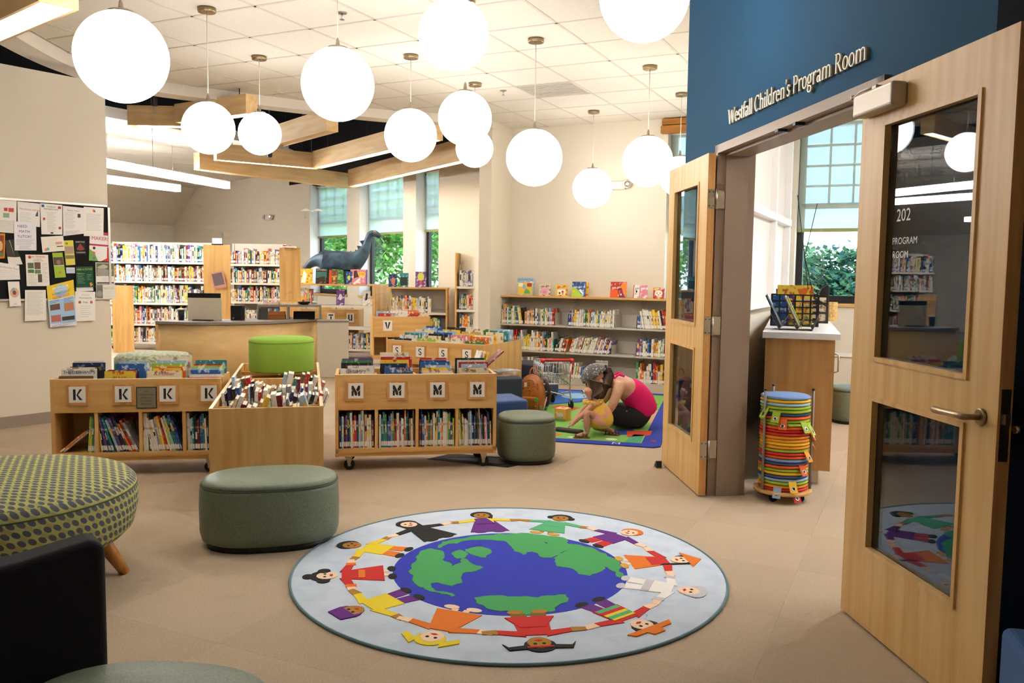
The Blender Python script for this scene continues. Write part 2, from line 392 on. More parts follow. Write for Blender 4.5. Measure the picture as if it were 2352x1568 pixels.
# taupe steel door frame
m = MB()
for s0, s1 in ((-.023, .028), (1.843, 1.894)):
    m.box(s0, -.222, 0, s1, .022, 2.192)
m.box(-.023, -.222, 2.142, 1.894, .022, 2.192)
fr = m.build('door_frame', FRAMEM, loc=bw(0), rz=BWA, kind='structure', label='taupe steel frame of the double doorway')
m = MB(); m.box(.028, -.18, 0, .045, -.03, 2.142); m.box(1.826, -.18, 0, 1.843, -.03, 2.142); m.box(.028, -.18, 2.125, 1.843, -.03, 2.142)
m.build('door_stop_trim', FRAMEM, fr)
m = MB(); m.box(.95, -.02, 2.128, .99, .03, 2.142); m.box(.75, -.02, 2.126, .78, .03, 2.142); m.build('strike_plate', BLK, fr)

# ---- doors: local x from the hinge, y thickness away from the seen face
def door(name, label, loc, rz, flip):
    d = thing(name, label, 'door', loc, rz); s = -1 if flip else 1
    W_, H_, z0 = .914, 2.137, .012; xs = [.18, .75]; zs = [(.33, .92), (1.08, 1.97)]; tk = .045
    def bx(m, a, za, b, zb, y0=0, y1=tk, mi=0):
        a, b = sorted((s * a, s * b)); m.box(a, y0, za, b, y1, zb, mi)
    m = MB()
    bx(m, 0, z0, xs[0], H_); bx(m, xs[1], z0, W_, H_); bx(m, xs[0], z0, xs[1], zs[0][0]); bx(m, xs[0], zs[0][1], xs[1], zs[1][0]); bx(m, xs[0], zs[1][1], xs[1], H_)
    m.build('leaf', DOORW, d)
    m = MB(); bx(m, W_, z0, W_ + .003, H_); bx(m, -.003, z0, 0, H_); m.build('edge_band', EDGEW, d)
    for za, zb in zs:
        m = MB(); w = .012; yy = (-.007, .018)
        bx(m, xs[0] - w, za - w, xs[0] + .006, zb + w, *yy); bx(m, xs[1] - .006, za - w, xs[1] + w, zb + w, *yy)
        bx(m, xs[0], za - w, xs[1], za + .006, *yy); bx(m, xs[0], zb - .006, xs[1], zb + w, *yy)
        fr_ = m.build('glazing_bead', DOORW, d)
        m = MB(); bx(m, xs[0] + .002, za + .002, xs[1] - .002, zb - .002, .020, .026); m.build('glass_pane', DGLASS, d)
    return d, bx
dA, bx = door('panelled_door', 'maple door with two dark glass panes, wide open in front of the blue wall, lever handle', (1.389, 3.437, 0), math.atan2(-.9965, .0833), False)
dA.name = 'door_1'; tag(dA, kind='structure')
ROOT_A = dA
# near leaf: x runs from hinge toward camera; its seen face looks to -y local
m = MB(); m.lathe([(.027, 0), (.027, .008), (.024, .010)], 20, 0, T(.842, 0, .964) @ RX(R(90)))
hd = m.build('lever_rose', BRASSY, dA)
m = MB(); m.tube([(.842, -.008, .964), (.842, -.05, .964), (.835, -.058, .964), (.80, -.06, .965), (.72, -.056, .962), (.675, -.052, .960), (.655, -.047, .958)], [.010, .010, .011, .010, .011, .012, .008], 10); m.build('lever_handle', BRASSY, dA)
m = MB(); m.box(.9165, .008, .84, .919, .038, 1.06); pl = m.build('lock_plate', BRASSY, dA)
m = MB(); m.box(.918, .014, .955, .934, .030, .985); m.build('latch', NICKEL, pl)
m = MB(); m.tube([(.93, .045, .94), (.93, .075, .94)], .012, 10); m.build('outer_lever', BRASSY, dA)
m = MB(); m.box(.03, -.062, 2.012, .325, 0, 2.1); bev(m.build('closer_box', P('closer_paint', (176, 164, 146), .4, .4), dA), .012, 3)
m = MB(); m.box(.16, -.052, 2.1, .19, -.022, 2.112); m.tube([(.175, -.04, 2.112), (.02, -.025, 2.122), (-.13, .02, 2.128)], .006, 8); m.tube([(-.13, .02, 2.128), (-.03, .10, 2.13)], .005, 8); m.lathe([(.012, 0), (.012, .02)], 10, 0, T(-.13, .02, 2.118)); m.build('closer_arm', P('closer_paint', (0, 0, 0)), dA)
m = MB(); M_ = T(.24, .0195, 1.60) @ RX(R(90))
add_text(m, '202', .065, M_ @ T(.06, .0, 0), 0); add_text(m, 'PROGRAM', .036, M_ @ T(.075, -.085, 0), 0); add_text(m, 'ROOM', .036, M_ @ T(.05, -.135, 0), 0)
m.build('vinyl_lettering', P('white_vinyl', (226, 224, 218), .6), dA)
dB, bx = door('panelled_door', 'maple door with two glass panes folded back along the blue wall, kick stop at its foot', (1.185, 5.238, 0), math.atan2(.9972, -.0749), False)
dB.name = 'door_2'; tag(dB, kind='structure')
# this leaf runs away from the camera: seen face at +y local, so mirror its parts
for ch in dB.children: ch.scale.y = -1
for zc in (1.86, 1.08, .30):
    h = MB(); h.box(-.0048, -.044, zc - .057, -.0032, -.005, zc + .057); h = h.build('hinge', NICKEL, dB)
    m = MB(); m.lathe([(.007, zc - .06), (.007, zc + .06)], 10, 0, T(.0, -.057)); m.build('hinge_pin', NICKEL, h)
    m = MB(); m.box(.024, -.116, zc - .057, .029, -.066, zc + .057); m.build('hinge_leaf', NICKEL, h)
    m = MB()
    for yy in (-.012, -.036):
        for dz in (-.042, .042): m.lathe([(.004, 0), (.004, .001)], 8, 0, T(-.0052, yy, zc + dz) @ RY(R(-90)))
    m.build('screw', BLK, h)
m = MB(); m.prism([(0, 0), (.07, .0), (.02, .05), (0, .05)], -.02, .02, 0, T(.80, .05, .0) @ RX(R(90))); m.build('kick_stop', BLK, dB)

# ---- lettering on the blue wall: serif capitals and lower case built from strokes
def serif_font():
    S, t = .17, .075     # stem and hair widths (x-height 1.0, cap 1.5)
    def stem(x, y0, y1, foot=True, head=True, w=S):
        r = [[(x - w / 2, y0), (x + w / 2, y0), (x + w / 2, y1), (x - w / 2, y1)]]
        if foot: r.append([(x - w, y0), (x + w, y0), (x + w, y0 + .05), (x - w, y0 + .05)])
        if head: r.append([(x - w * .95, y1 - .10), (x + w / 2, y1 - .02), (x + w / 2, y1), (x - w / 2, y1 + .02)])
        return r
    def rib(pts, w0, w1=None):
        w1 = w1 or w0; out = []; n = len(pts)
        L_, R_ = [], []
        for i, p in enumerate(pts):
            a = Vector(pts[max(i - 1, 0)]); b = Vector(pts[min(i + 1, n - 1)]); d = (b - a).normalized(); nn = Vector((-d.y, d.x)); w = w0 + (w1 - w0) * i / (n - 1)
            L_.append(tuple(Vector(p) + nn * w / 2)); R_.append(tuple(Vector(p) - nn * w / 2))
        return [[L_[i], L_[i + 1], R_[i + 1], R_[i]] for i in range(n - 1)]
    def ell(cx, cy, rx, ry, a0=0, a1=360, n=16):
        out = []
        for i in range(n):
            p = []
            for j, k in ((i, 0), (i + 1, 0), (i + 1, 1), (i, 1)):
                a = R(a0 + (a1 - a0) * j / n); c, s_ = math.cos(a), math.sin(a); th = t + (S - t) * abs(c) ** 1.5
                p.append((cx + (rx - k * th) * c, cy + (ry - k * (t + .02)) * s_))
            out.append(p)
        return out
    def serif(x, y, w=.2): return [[(x - w, y), (x + w, y), (x + w, y + .05), (x - w, y + .05)]]
    F = {}
    F['W'] = (2.05, rib([(.15, 1.5), (.55, 0)], S) + rib([(.55, 0), (1.0, 1.35)], t) + rib([(1.0, 1.35), (1.42, 0)], S) + rib([(1.42, 0), (1.85, 1.5)], t) + serif(.15, 1.46) + serif(1.85, 1.46, .17))
    F['e'] = (.95, ell(.46, .5, .42, .52, 0, 320) + [[(.1, .55), (.86, .55), (.86, .62), (.1, .62)]])
    F['s'] = (.75, ell(.36, .75, .27, .27, 40, 270, 10) + ell(.36, .26, .28, .28, -140, 90, 10) + [[(.56, .78), (.62, .78), (.62, 1.0), (.58, 1.0)], [(.08, .02), (.13, .02), (.13, .24), (.08, .24)]])
    F['t'] = (.62, stem(.28, .1, 1.3, False, False) + [[(.02, .92), (.58, .92), (.58, 1.0), (.02, 1.0)]] + rib([(.28, .12), (.4, .02), (.58, .1)], .1, .06))
    F['f'] = (.62, stem(.26, 0, 1.3, True, False) + [[(.02, .92), (.58, .92), (.58, 1.0), (.02, 1.0)]] + rib([(.26, 1.25), (.38, 1.48), (.55, 1.5), (.66, 1.4)], .13, .1))
    F['a'] = (.92, stem(.66, .1, .75, False, False) + ell(.42, .72, .32, .3, 0, 160, 9) + ell(.36, .27, .3, .29, 0, 360, 12) + rib([(.66, .12), (.76, .0), (.9, .08)], .12, .06))
    F['l'] = (.5, stem(.25, 0, 1.55)); F['i'] = (.5, stem(.25, 0, 1.0) + [[(.16, 1.22), (.34, 1.22), (.34, 1.4), (.16, 1.4)]])
    F['C'] = (1.35, ell(.72, .75, .64, .78, 50, 310) + [[(1.08, 1.05), (1.16, 1.05), (1.16, 1.5), (1.1, 1.5)]])
    F['h'] = (1.12, stem(.25, 0, 1.55) + stem(.86, 0, .72, True, False) + ell(.56, .66, .38, .36, 0, 150, 9))
    F['n'] = (1.12, stem(.25, 0, 1.0) + stem(.86, 0, .72, True, False) + ell(.56, .66, .38, .36, 0, 150, 9))
    F['m'] = (1.75, stem(.25, 0, 1.0) + stem(.86, 0, .72, True, False) + ell(.56, .66, .38, .36, 0, 150, 9) + stem(1.47, 0, .72, True, False) + ell(1.17, .66, .38, .36, 0, 150, 9))
    F['d'] = (1.05, stem(.78, 0, 1.55) + ell(.46, .5, .4, .52))
    F['r'] = (.8, stem(.25, 0, 1.0) + rib([(.3, .7), (.45, .95), (.6, 1.0), (.74, .9)], .08, .17))
    F["'"] = (.35, rib([(.18, 1.55), (.2, 1.35), (.1, 1.15)], .16, .06)); F[' '] = (.5, [])
    F['P'] = (1.12, stem(.28, 0, 1.5, True, False) + serif(.24, 1.45, .2) + ell(.5, 1.1, .52, .4, -90, 90, 10) + [[(.28, 1.43), (.52, 1.43), (.52, 1.5), (.28, 1.5)], [(.28, .7), (.52, .7), (.52, .78), (.28, .78)]])
    F['R'] = (1.3, F['P'][1] + rib([(.6, .74), (1.12, 0)], S) + serif(1.15, 0, .16))
    F['o'] = (1.02, ell(.5, .5, .45, .53)); F['g'] = (.98, ell(.44, .62, .36, .4) + ell(.46, -.2, .42, .3) + rib([(.2, .25), (.15, .1), (.4, .05)], .1) + rib([(.7, .9), (.95, 1.0)], .12))
    return F
SF = serif_font()
wtxt = "Westfall Children's Program Room"; adv = sum(SF[c][0] for c in wtxt); u = 1.57 / adv; x = 0
LETM = P('ivory_letter_face', (252, 246, 228), .5); LETS = P('letter_return', (150, 128, 96), .6)
sign = thing('wall_lettering', "raised ivory serif letters reading Westfall Children's Program Room on the blue wall", 'sign', bw(1.70, -.0, 2.288), BWA)
for ci, ch in enumerate(wtxt):
    w_, polys = SF[ch]
    if polys:
        m = MB()
        for p in polys:
            m.prism([(-(x + px) * u, py * u * 1.06) for px, py in p], .012, .019, 0, RX(R(90)) @ Matrix.Scale(-1, 4, (0, 0, 1)))
            m.prism([(-(x + px) * u, py * u * 1.06) for px, py in p], .0, .0119, 1, RX(R(90)) @ Matrix.Scale(-1, 4, (0, 0, 1)))
        m.build('letter', [LETM, LETS], sign)
    x += w_
# ---- windows
def window(name, label, org, rz, w, z0, z1, depth, shade_z, cols=4, mid=True, frame=DKFRAME, lower_mid=None, kind_frame=None):
    """unit in an opening: local x along the wall, y outward; seen face of the wall is y=0"""
    o = put(name, None, None, (org[0], org[1], 0), rz, label=label, kind='structure')
    m = MB(); y0 = depth - .06; y1 = depth
    ft = .075
    m.box(0, y0, z0, ft, y1, z1); m.box(w - ft, y0, z0, w, y1, z1); m.box(ft, y0, z0, w - ft, y1, z0 + ft * 1.1); m.box(ft, y0, z1 - ft, w - ft, y1, z1)
    m.build('window_frame', frame, o)
    zm = shade_z + .28
    m = MB(); m.box(ft, y0, zm - .03, w - ft, y1, zm + .03); m.build('meeting_rail', frame, o)
    for k in range(1, cols):
        m = MB(); x = ft + (w - 2 * ft) * k / cols; m.box(x - .011, y0 + .01, zm, x + .011, y1 - .01, z1 - ft); m.build('muntin', frame, o)
    for k in range(1, 4):
        m = MB(); z = zm + (z1 - ft - zm) * k / 4; m.box(ft, y0 + .01, z - .011, w - ft, y1 - .01, z + .011); m.build('muntin', frame, o)
    m = MB(); m.box(ft, y0 + .027, z0 + ft, w - ft, y0 + .033, zm - .03); m.build('pane', PANE, o)
    m = MB(); m.box(ft, y0 + .027, zm + .03, w - ft, y0 + .033, z1 - ft); m.build('pane', PANE, o)
    m = MB(); m.box(-.002, -.001, z0 - .001, 0, depth, z1); m.box(w, -.001, z0 - .001, w + .002, depth, z1); m.box(0, -.001, z1, w, depth, z1 + .002); m.build('reveal_lining', WALLW, o)
    m = MB(); m.box(-.02, -.03, z0 - .035, w + .02, depth - .06, z0); m.build('window_sill', MAPLEH, o)
    return o
WWA = Vector((-.656, .755)); WW0 = Vector((-1.0, 13.6)); WRZ = math.atan2(-WWA.y, -WWA.x)   # along the wall to the right
def wwp(t): p = WW0 + WWA * t; return (p.x, p.y)
wins = []
# far window wall: local x runs right-near from its far-left corner (t = 12.4)
T0 = 12.4; WD = .28
fh = [(T0 - 4.72, T0 - 3.257, .95, 3.1), (T0 - 2.80, T0 - 1.36, .95, 3.1), (T0 - .98, T0 - .33, .95, 3.1)]
m = MB(); m.box(T0 - 5.6, -.012, 3.16, T0 + 2.7, 0, 4.3); m.build('wall_windows_upper', BLACKD, loc=(*wwp(T0), 0), rz=WRZ, kind='structure', label='black band above the far windows')
wall('wall_windows', wwp(T0), wwp(-2.7), 0, 4.3, .32, WALLM, 'beige wall with three tall windows behind the dinosaur', fh)
def shade(o, w, depth, z1, zb, label, group, cloth=None):
    s = put('roller_shade', None, None, o.location, o.rotation_euler.z, label=label, cat='blind', group=group)
    m = MB(); m.add([(.01, depth - .10, zb), (w - .01, depth - .10, zb), (w - .01, depth - .10, z1 - .04), (.01, depth - .10, z1 - .04)], [(0, 1, 2, 3)]); m.build('shade_cloth', cloth or SHADE, s)
    m = MB(); m.box(.01, depth - .107, zb - .02, w - .01, depth - .093, zb + .02); m.build('hem_bar', P('shade_hem', (150, 150, 96), .7), s)
    m = MB(); m.tube([(.01, depth - .10, z1 - .03), (w - .01, depth - .10, z1 - .03)], .028, 10); m.build('shade_roller', WHITE, s)
    return s
nm = ['mint roller shade on the far window behind the dinosaur tail', 'mint roller shade on the window behind the dinosaur head', 'mint roller shade on the narrow window beside the tall bookcase']
for k, (a, b, z0, z1) in enumerate(fh):
    o = window('window_%d' % (k + 1), 'tall dark-framed window in the far wall', wwp(T0 - a), WRZ, b - a, z0, z1, WD, 2.07, 4)
    shade(o, b - a, WD, z1, 2.07 + .01 * k, nm[k], None)
# picture-wall window and program-room window
for k, (a, b, z0, z1) in enumerate(PW):
    p = Q0 + BD * a
    o = window('window_%d' % (k + 4), ['tall window beside the picture book shelf', 'program room window with white sky and trees beyond'][k], p, GA, b - a, z0, z1, .22, 1.93 if k else 1.9, 4)
    shade(o, b - a, .22, z1, 1.93, ['pale roller shade on the window beside the picture book shelf', 'pale roller shade half down on the program room window'][k], None, SHADE2)
p = Q0 + BD * 2.03; m = MB(); m.box(0, -.09, 3.10, 1.15, .0, 3.19); m.box(.01, -.08, 3.20, 1.14, .0, 3.27); m.build('window_valance', wood('honey_oak', (176, 116, 40), (150, 92, 26), (.7, 9, 9)), loc=(p.x, p.y, 0), rz=GA, label='honey wood valance above the window beside the blue wall', cat='valance')
# window seen edge-on in the program room's left wall
o = put('window_6', None, None, (A0.x, A0.y, 0), math.atan2(AD.y, AD.x), kind='structure', label='white-framed window seen edge-on inside the program room')
for x0, x1, za, zb in ((.9, .98, 1.15, 3.1), (2.9, 2.98, 1.15, 3.1), (3.9, 3.98, 1.15, 3.1)):
    m = MB(); m.box(x0, -.20, za, x1, -.13, zb); m.build('window_frame', WHITE, o)
m = MB(); m.box(.9, -.21, 1.95, 3.98, -.13, 2.02); m.box(.9, -.21, 1.1, 3.98, -.13, 1.16); m.build('meeting_rail', WHITE, o)
m = MB(); m.box(.98, -.138, 1.16, 3.9, -.131, 3.1); m.build('pane', P('frosted_pane', (226, 214, 204), .5), o)
# chair rail and sill board in the program room
p = Q0 + BD * 3.5; m = MB(); m.box(0, -.02, .50, 4.6, 0, .54); m.build('trim_1', WHITE, loc=(p.x, p.y, 0), rz=GA, kind='structure', label='white chair rail in the program room')
m = MB(); m.box(0, -.012, 0, 4.6, 0, .1); m.build('baseboard_back', BASEG, loc=(p.x, p.y, 0), rz=GA, kind='structure')
# far-left walls and sloping ceiling
C0 = Vector(wwp(T0)); wn2 = Vector((-.755, -.656))
wall('wall_far_left', C0 + wn2 * 11, C0, 0, 3.6, .2, WALLM, 'beige far wall under the sloping ceiling')
m = MB(); e = (Vector(wwp(0)) - C0).normalized()
a0, b0 = C0, C0 + e * 1.75
v = []
for q in (C0, C0 + wn2 * 11):
    v += [(q.x, q.y, 2.56), (q.x + e.x * 1.75, q.y + e.y * 1.75, 3.5), (q.x + e.x * 1.75, q.y + e.y * 1.75, 3.6), (q.x, q.y, 3.6)]
m.add(v, [(0, 1, 5, 4), (1, 2, 6, 5), (2, 3, 7, 6), (3, 0, 4, 7), (0, 3, 2, 1), (4, 5, 6, 7)]); m.build('ceiling_slope', WALLM, kind='structure', label='sloping beige ceiling above the tall book stacks')
wall('wall_far_side', (-16.6, 4), C0 + wn2 * 10.5, 0, 4.3, .15, WALLM, 'beige far side wall')
wall('wall_stack_side', (-7.42, 3.19), (-16.6, 4), 0, 4.3, .15, WALLM, 'beige wall beside the stacks', side=1)

# ---- outside: ground, trees
m = MB(); m.box(-60, 18, -1.2, 60, 140, -1.0); m.build('ground', P('lawn', (70, 104, 46), .9, noise=((96, 126, 62), 3, .4, .6)), kind='structure', label='lawn outside the windows')
def leafmat(name, col, trans):
    m = bpy.data.materials.new(name); m.use_nodes = True; n = m.node_tree; n.nodes.clear(); o = n.nodes.new('ShaderNodeOutputMaterial'); mx = n.nodes.new('ShaderNodeMixShader'); mx.inputs[0].default_value = .45
    d = n.nodes.new('ShaderNodeBsdfDiffuse'); t = n.nodes.new('ShaderNodeBsdfTranslucent'); d.inputs[0].default_value = lin(col); t.inputs[0].default_value = lin(trans)
    n.links.new(d.outputs[0], mx.inputs[1]); n.links.new(t.outputs[0], mx.inputs[2]); n.links.new(mx.outputs[0], o.inputs[0]); return m
LF = [leafmat('leaf_green', (84, 150, 60), (140, 210, 80)), leafmat('leaf_light', (140, 190, 104), (200, 240, 150)), leafmat('leaf_dark', (50, 108, 44), (84, 160, 54))]
BARK = P('bark', (72, 56, 44), .9)
def tree(loc, h, rx, rz_, nleaf, ls, label, seed, cat='tree', lfm=None):
    rnd = random.Random(seed); t = thing('leafy_tree', label, cat, loc)
    m = MB(); m.tube([(0, 0, -.2), (.05, .03, h * .4), (0, 0, h * .8)], [.16, .13, .05], 8)
    for k in range(7):
        a = k * 2.4; m.tube([(0, 0, h * (.3 + .05 * k)), (math.cos(a) * rx * .6, math.sin(a) * rx * .6, h * (.45 + .06 * k))], [.05, .02], 6)
    m.build('trunk', BARK, t)
    m = MB()
    cl = [(rnd.gauss(0, .42) * rx, rnd.gauss(0, .42) * rx, h * .58 + rnd.gauss(0, .42) * rz_) for _ in range(60)]
    for _ in range(nleaf):
        c = rnd.choice(cl); p = Vector((c[0] + rnd.gauss(0, .17) * rx, c[1] + rnd.gauss(0, .17) * rx, c[2] + rnd.gauss(0, .13) * rz_))
        M = Matrix.Translation(p) @ Matrix.Rotation(rnd.uniform(0, 6.28), 4, 'Z') @ Matrix.Rotation(rnd.uniform(-.9, .9), 4, 'X') @ Matrix.Rotation(rnd.uniform(-.7, .7), 4, 'Y')
        s = ls * rnd.uniform(.6, 1.3)
        m.add([(0, 0, 0), (s * .35, s * .5, 0), (0, s * 1.2, -.1 * s), (-s * .35, s * .5, 0)], [(0, 1, 2, 3)], rnd.choice((0, 0, 1, 2)), M)
    c = m.build('foliage', lfm or LF, t, kind='stuff')
    return t
tree((1.6, 19.5, -1), 6.5, 1.9, 2.2, 11000, .15, 'leafy green tree close outside the narrow far window', 1)
tree((-1.3, 21.6, -1), 7.0, 1.9, 2.4, 11000, .16, 'leafy green tree outside the window behind the dinosaur head', 2)
tree((-4.2, 24.4, -1), 7.0, 1.9, 2.4, 11000, .16, 'leafy green tree outside the far window by the dinosaur tail', 3)
tree((-.2, 30, -1), 9, 3.0, 3.4, 9000, .25, 'taller leafy tree filling the gap behind the two nearer trees', 4)
tree((-6.5, 31, -1), 9, 3.0, 3.4, 9000, .25, 'taller leafy tree farthest behind the dinosaur tail', 5)
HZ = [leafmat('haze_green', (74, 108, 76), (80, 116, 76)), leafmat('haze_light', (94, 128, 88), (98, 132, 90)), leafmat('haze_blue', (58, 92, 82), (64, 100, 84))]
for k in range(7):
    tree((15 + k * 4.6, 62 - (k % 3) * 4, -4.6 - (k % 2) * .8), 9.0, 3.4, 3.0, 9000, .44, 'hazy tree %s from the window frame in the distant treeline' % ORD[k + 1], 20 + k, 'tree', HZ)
# ================================================================== LAMPS AND CEILING FITTINGS
def globe_lamp(label, x, y, zc, r, hang=3.284, group='white globe pendant lamps'):
    t = thing('globe_pendant_lamp', label, 'lamp', (x, y, 0), group=group)
    m = MB(); m.lathe([(.062, hang - .032), (.066, hang - .028), (.066, hang), (.0, hang)], 28); c = m.build('ceiling_canopy', BRASSY, t)
    m = MB()
    for a in (0, 2.1, 4.2): m.lathe([(.004, hang - .036), (.004, hang - .03)], 8, 0, T(.045 * math.cos(a), .045 * math.sin(a)))
    m.build('screw', NICKEL, c)
    top = zc + r * .955
    m = MB(); m.tube([(0, 0, hang - .03), (0, 0, top + .05)], .0035, 6); m.build('cord', P('cord_ivory', (222, 212, 194), .6), t)
    m = MB(); m.lathe([(r * .30, top - .004), (r * .27, top + .012), (.014, top + .018), (.010, top + .055), (.004, top + .07)], 20); m.build('globe_cap', NICKEL, t)
    m = MB(); prof = [(r * math.cos(a), zc + r * math.sin(a)) for a in [R(-90 + 163 * k / 26) for k in range(1, 27)]]
    m.lathe([(.002, zc - r)] + prof + [(r * .28, top)], 36); m.build('glass_globe', GLOBEM, t)
    return t
B_, S_ = .23, .188
for lab, x, y, z, r in (
    ('large white globe lamp hanging nearest the notice board', -2.033, 4.47, 2.475, B_),
    ('small white globe lamp below the bronze canopy left of the ceiling sprinkler', -2.253, 6.329, 2.425, S_),
    ('small white globe lamp in front of the wooden beam crossing', -2.283, 7.703, 2.607, S_),
    ('large white globe lamp on a long cord above the reception desk end', -1.134, 5.519, 2.577, B_),
    ('large white globe lamp above the S lettered book bin', -.918, 7.588, 2.591, B_),
    ('high white globe lamp at the top centre of the photo', -.335, 4.66, 2.661, S_),
    ('middle-height white globe lamp overlapping a smaller one below it', -.351, 6.05, 2.469, S_),
    ('small white globe lamp half hidden behind another globe', -.403, 8.653, 2.638, S_),
    ('large white globe lamp hanging before the square air return grille', .162, 7.022, 2.335, B_),
    ('lowest white globe lamp, beside the emergency light on the beige wall', .915, 10.005, 2.395, B_),
    ('large white globe lamp hanging just left of the blue wall', 1.221, 7.865, 2.427, B_),
    ('white globe lamp cut by the top of the photo near the blue wall', .656, 4.47, 2.817, B_),
    ('white globe lamp mostly hidden behind the folded-back maple door', 1.735, 8.996, 2.428, .208),
    ('added unseen globe lamp above the round green patterned ottoman', -2.6, 2.4, 2.55, B_), ('added unseen globe lamp behind the camera', -.2, -1.0, 2.6, B_)):  # these last two globes are added out of view as room fill
    globe_lamp(lab, x, y, z, r)

def beam(label, p, q, zb, h=.24, w=.15, lit=True, rods=True):
    p, q = Vector(p), Vector(q); d = q - p; L = d.length
    t = thing('wooden_beam_lamp', label, 'lamp', (p.x, p.y, zb), math.atan2(d.y, d.x), 'hanging wooden beam lamps')
    for ya in (-w / 2, w / 2 - .018):
        m = MB(); m.box(0, ya, 0, L, ya + .018, h); m.build('side_board', BEAMW, t)
    m = MB(); m.box(0, -w / 2 + .018, h - .018, L, w / 2 - .018, h); m.build('top_board', BEAMW, t)
    for xa in (-.018, L):
        m = MB(); m.box(xa, -w / 2, 0, xa + .018, w / 2, h); m.build('end_board', BEAMW, t)
    m = MB(); m.box(.05, -w / 2 + .02, .012, L - .05, w / 2 - .02, .022); m.build('light_strip' if lit else 'bottom_board', STRIPM if lit else BEAMW, t)
    if rods:
        for x in (.15 * L, .85 * L): m = MB(); m.tube([(x, 0, h), (x, 0, 4.3 - zb)], .005, 6); m.build('hanger_rod', BLK, t)
    return t
beam('wooden beam lamp at the top corner over the notice board wall', (-3.35, 5.33), (-2.40, 4.55), 2.75, .26, .2)
beam('wooden beam end just entering the photo above the notice board', (-5.1, 6.6), (-3.95, 6.2), 2.78, .22, .15, False)
beam('short wooden beam box hanging left of the small globe lamps', (-4.35, 9.77), (-3.74, 9.79), 3.0, .22)
beam('wooden beam lamp running behind the small globe lamp', (-3.7, 9.55), (-2.75, 8.96), 3.0, .2)
beam('wooden beam with an unlit underside below the bulkhead', (-3.06, 11.15), (-2.12, 9.96), 3.0, .25, .15, False)
beam('wooden beam lamp running level behind the two small globe lamps', (-4.4, 12.67), (-3.13, 13.58), 3.0, .24)
beam('long low wooden beam nearest the far windows', (-4.82, 13.05), (-3.04, 15.6), 2.9, .26, .15, False)
beam('wooden beam lamp slanting up behind the large globe over the bins', (-3.1, 13.5), (-.95, 10.5), 3.0, .26)
beam('lowest wooden beam lamp in front of the far windows', (-2.90, 15.35), (-.55, 11.45), 2.9, .3)
def linear(label, p, q, z):
    p, q = Vector(p), Vector(q); d = q - p; L = d.length
    t = thing('linear_pendant_lamp', label, 'lamp', (p.x, p.y, z), math.atan2(d.y, d.x), 'white linear pendant lamps')
    m = MB(); m.box(.004, -.05, 0, L - .004, .05, .105); m.build('opal_diffuser', LINM, t)
    m = MB(); m.box(0, -.052, .105, L, .052, .118); m.build('top_rail', WHITE, t)
    for xa in (-.004, L - .004): m = MB(); m.box(xa, -.053, -.002, xa + .008, .053, .119); m.build('end_cap', WHITE, t)
    for x in (.12, L * .5, L - .12): m = MB(); m.tube([(x, 0, .11), (x, 0, (3.45 if p.x < 0 else 3.3) - z)], .004, 6); m.build('hanger_cable', NICKEL, t)
linear('white linear pendant lamp, lower one above the tall stacks', (-6.85, 11.9), (-5.694, 14.514), 2.7)
linear('white linear pendant lamp, higher one running toward the wooden beams', (-5.6, 10.4), (-4.721, 14.085), 2.72)
linear('added unseen linear lamp behind the notice board wall', (-10.5, 10.5), (-9.2, 14.5), 2.72); linear('added unseen linear lamp farther behind the notice board wall', (-11.5, 14.5), (-10.2, 18.0), 2.72)  # both added out of view to brighten the far walls
linear('added unseen linear lamp high in the program room', (3.2, 4.6), (5.2, 7.6), 2.9); linear('added unseen linear lamp near the program room front wall', (4.6, 2.6), (6.2, 5.2), 2.9)  # two unseen lamps added to lift the dark program room
def sprinkler(label, x, y, z):
    t = thing('ceiling_sprinkler', label, 'sprinkler', (x, y, 0))
    m = MB(); m.lathe([(.035, z - .006), (.038, z)], 20); m.build('escutcheon', NICKEL, t)
    m = MB(); m.lathe([(.008, z - .045), (.008, z - .006)], 10); m.lathe([(.018, z - .05), (.018, z - .047)], 12); m.build('sprinkler_head', CHROME, t)
sprinkler('chrome sprinkler head in the tile ceiling beside the long globe cord', -1.283, 6.40, 3.284)
sprinkler('chrome sprinkler head in the tile ceiling near the air return grille', -.125, 8.98, 3.284)
def socket(label, x, y, z):
    t = thing('spot_socket_lamp', label, 'lamp', (x, y, z))
    m = MB(); m.tube([(0, 0, .12), (0, 0, 4.3 - z)], .006, 6); m.lathe([(.03, .0), (.034, .03), (.034, .1), (.012, .125)], 16); m.build('socket', BLK, t)
    m = MB(); m.lathe([(.004, -.09), (.016, -.075), (.02, -.05), (.016, -.02), (.014, 0)], 14); m.build('bulb', CUPM, t)
socket('black lamp socket with clear bulb by the short beam box', -3.85, 9.2, 3.12)
socket('black lamp socket with clear bulb below the level wooden beam', -3.45, 12.1, 2.98)
m = MB(); m.lathe([(.06, 3.40), (.075, 3.42), (.075, 3.45)], 24); m.build('smoke_detector', WHITE, loc=(-5.75, 13.0, 0), label='round white smoke detector on the far bright ceiling', cat='detector')
def emergency(label, loc, rz):
    t = thing('emergency_light', label, 'emergency light', loc, rz)
    m = MB(); m.box(-.13, -.055, -.05, .13, 0, .05); bev(m.build('housing', P('emergency_casing', (228, 218, 200), .5), t), .01)
    for s in (-1, 1):
        m = MB(); m.lathe([(.05, 0), (.058, .03), (.03, .05)], 8, 0, T(s * .15, -.035, .01) @ RX(R(90)) @ RY(R(25 * s))); h = m.build('lamp_head', P('emergency_head', (214, 206, 190), .35), t)
        m = MB(); m.lathe([(.036, .05), (.02, .058)], 12, 0, T(s * .15, -.035, .01) @ RX(R(90)) @ RY(R(25 * s))); m.build('lens', CHROME, h)
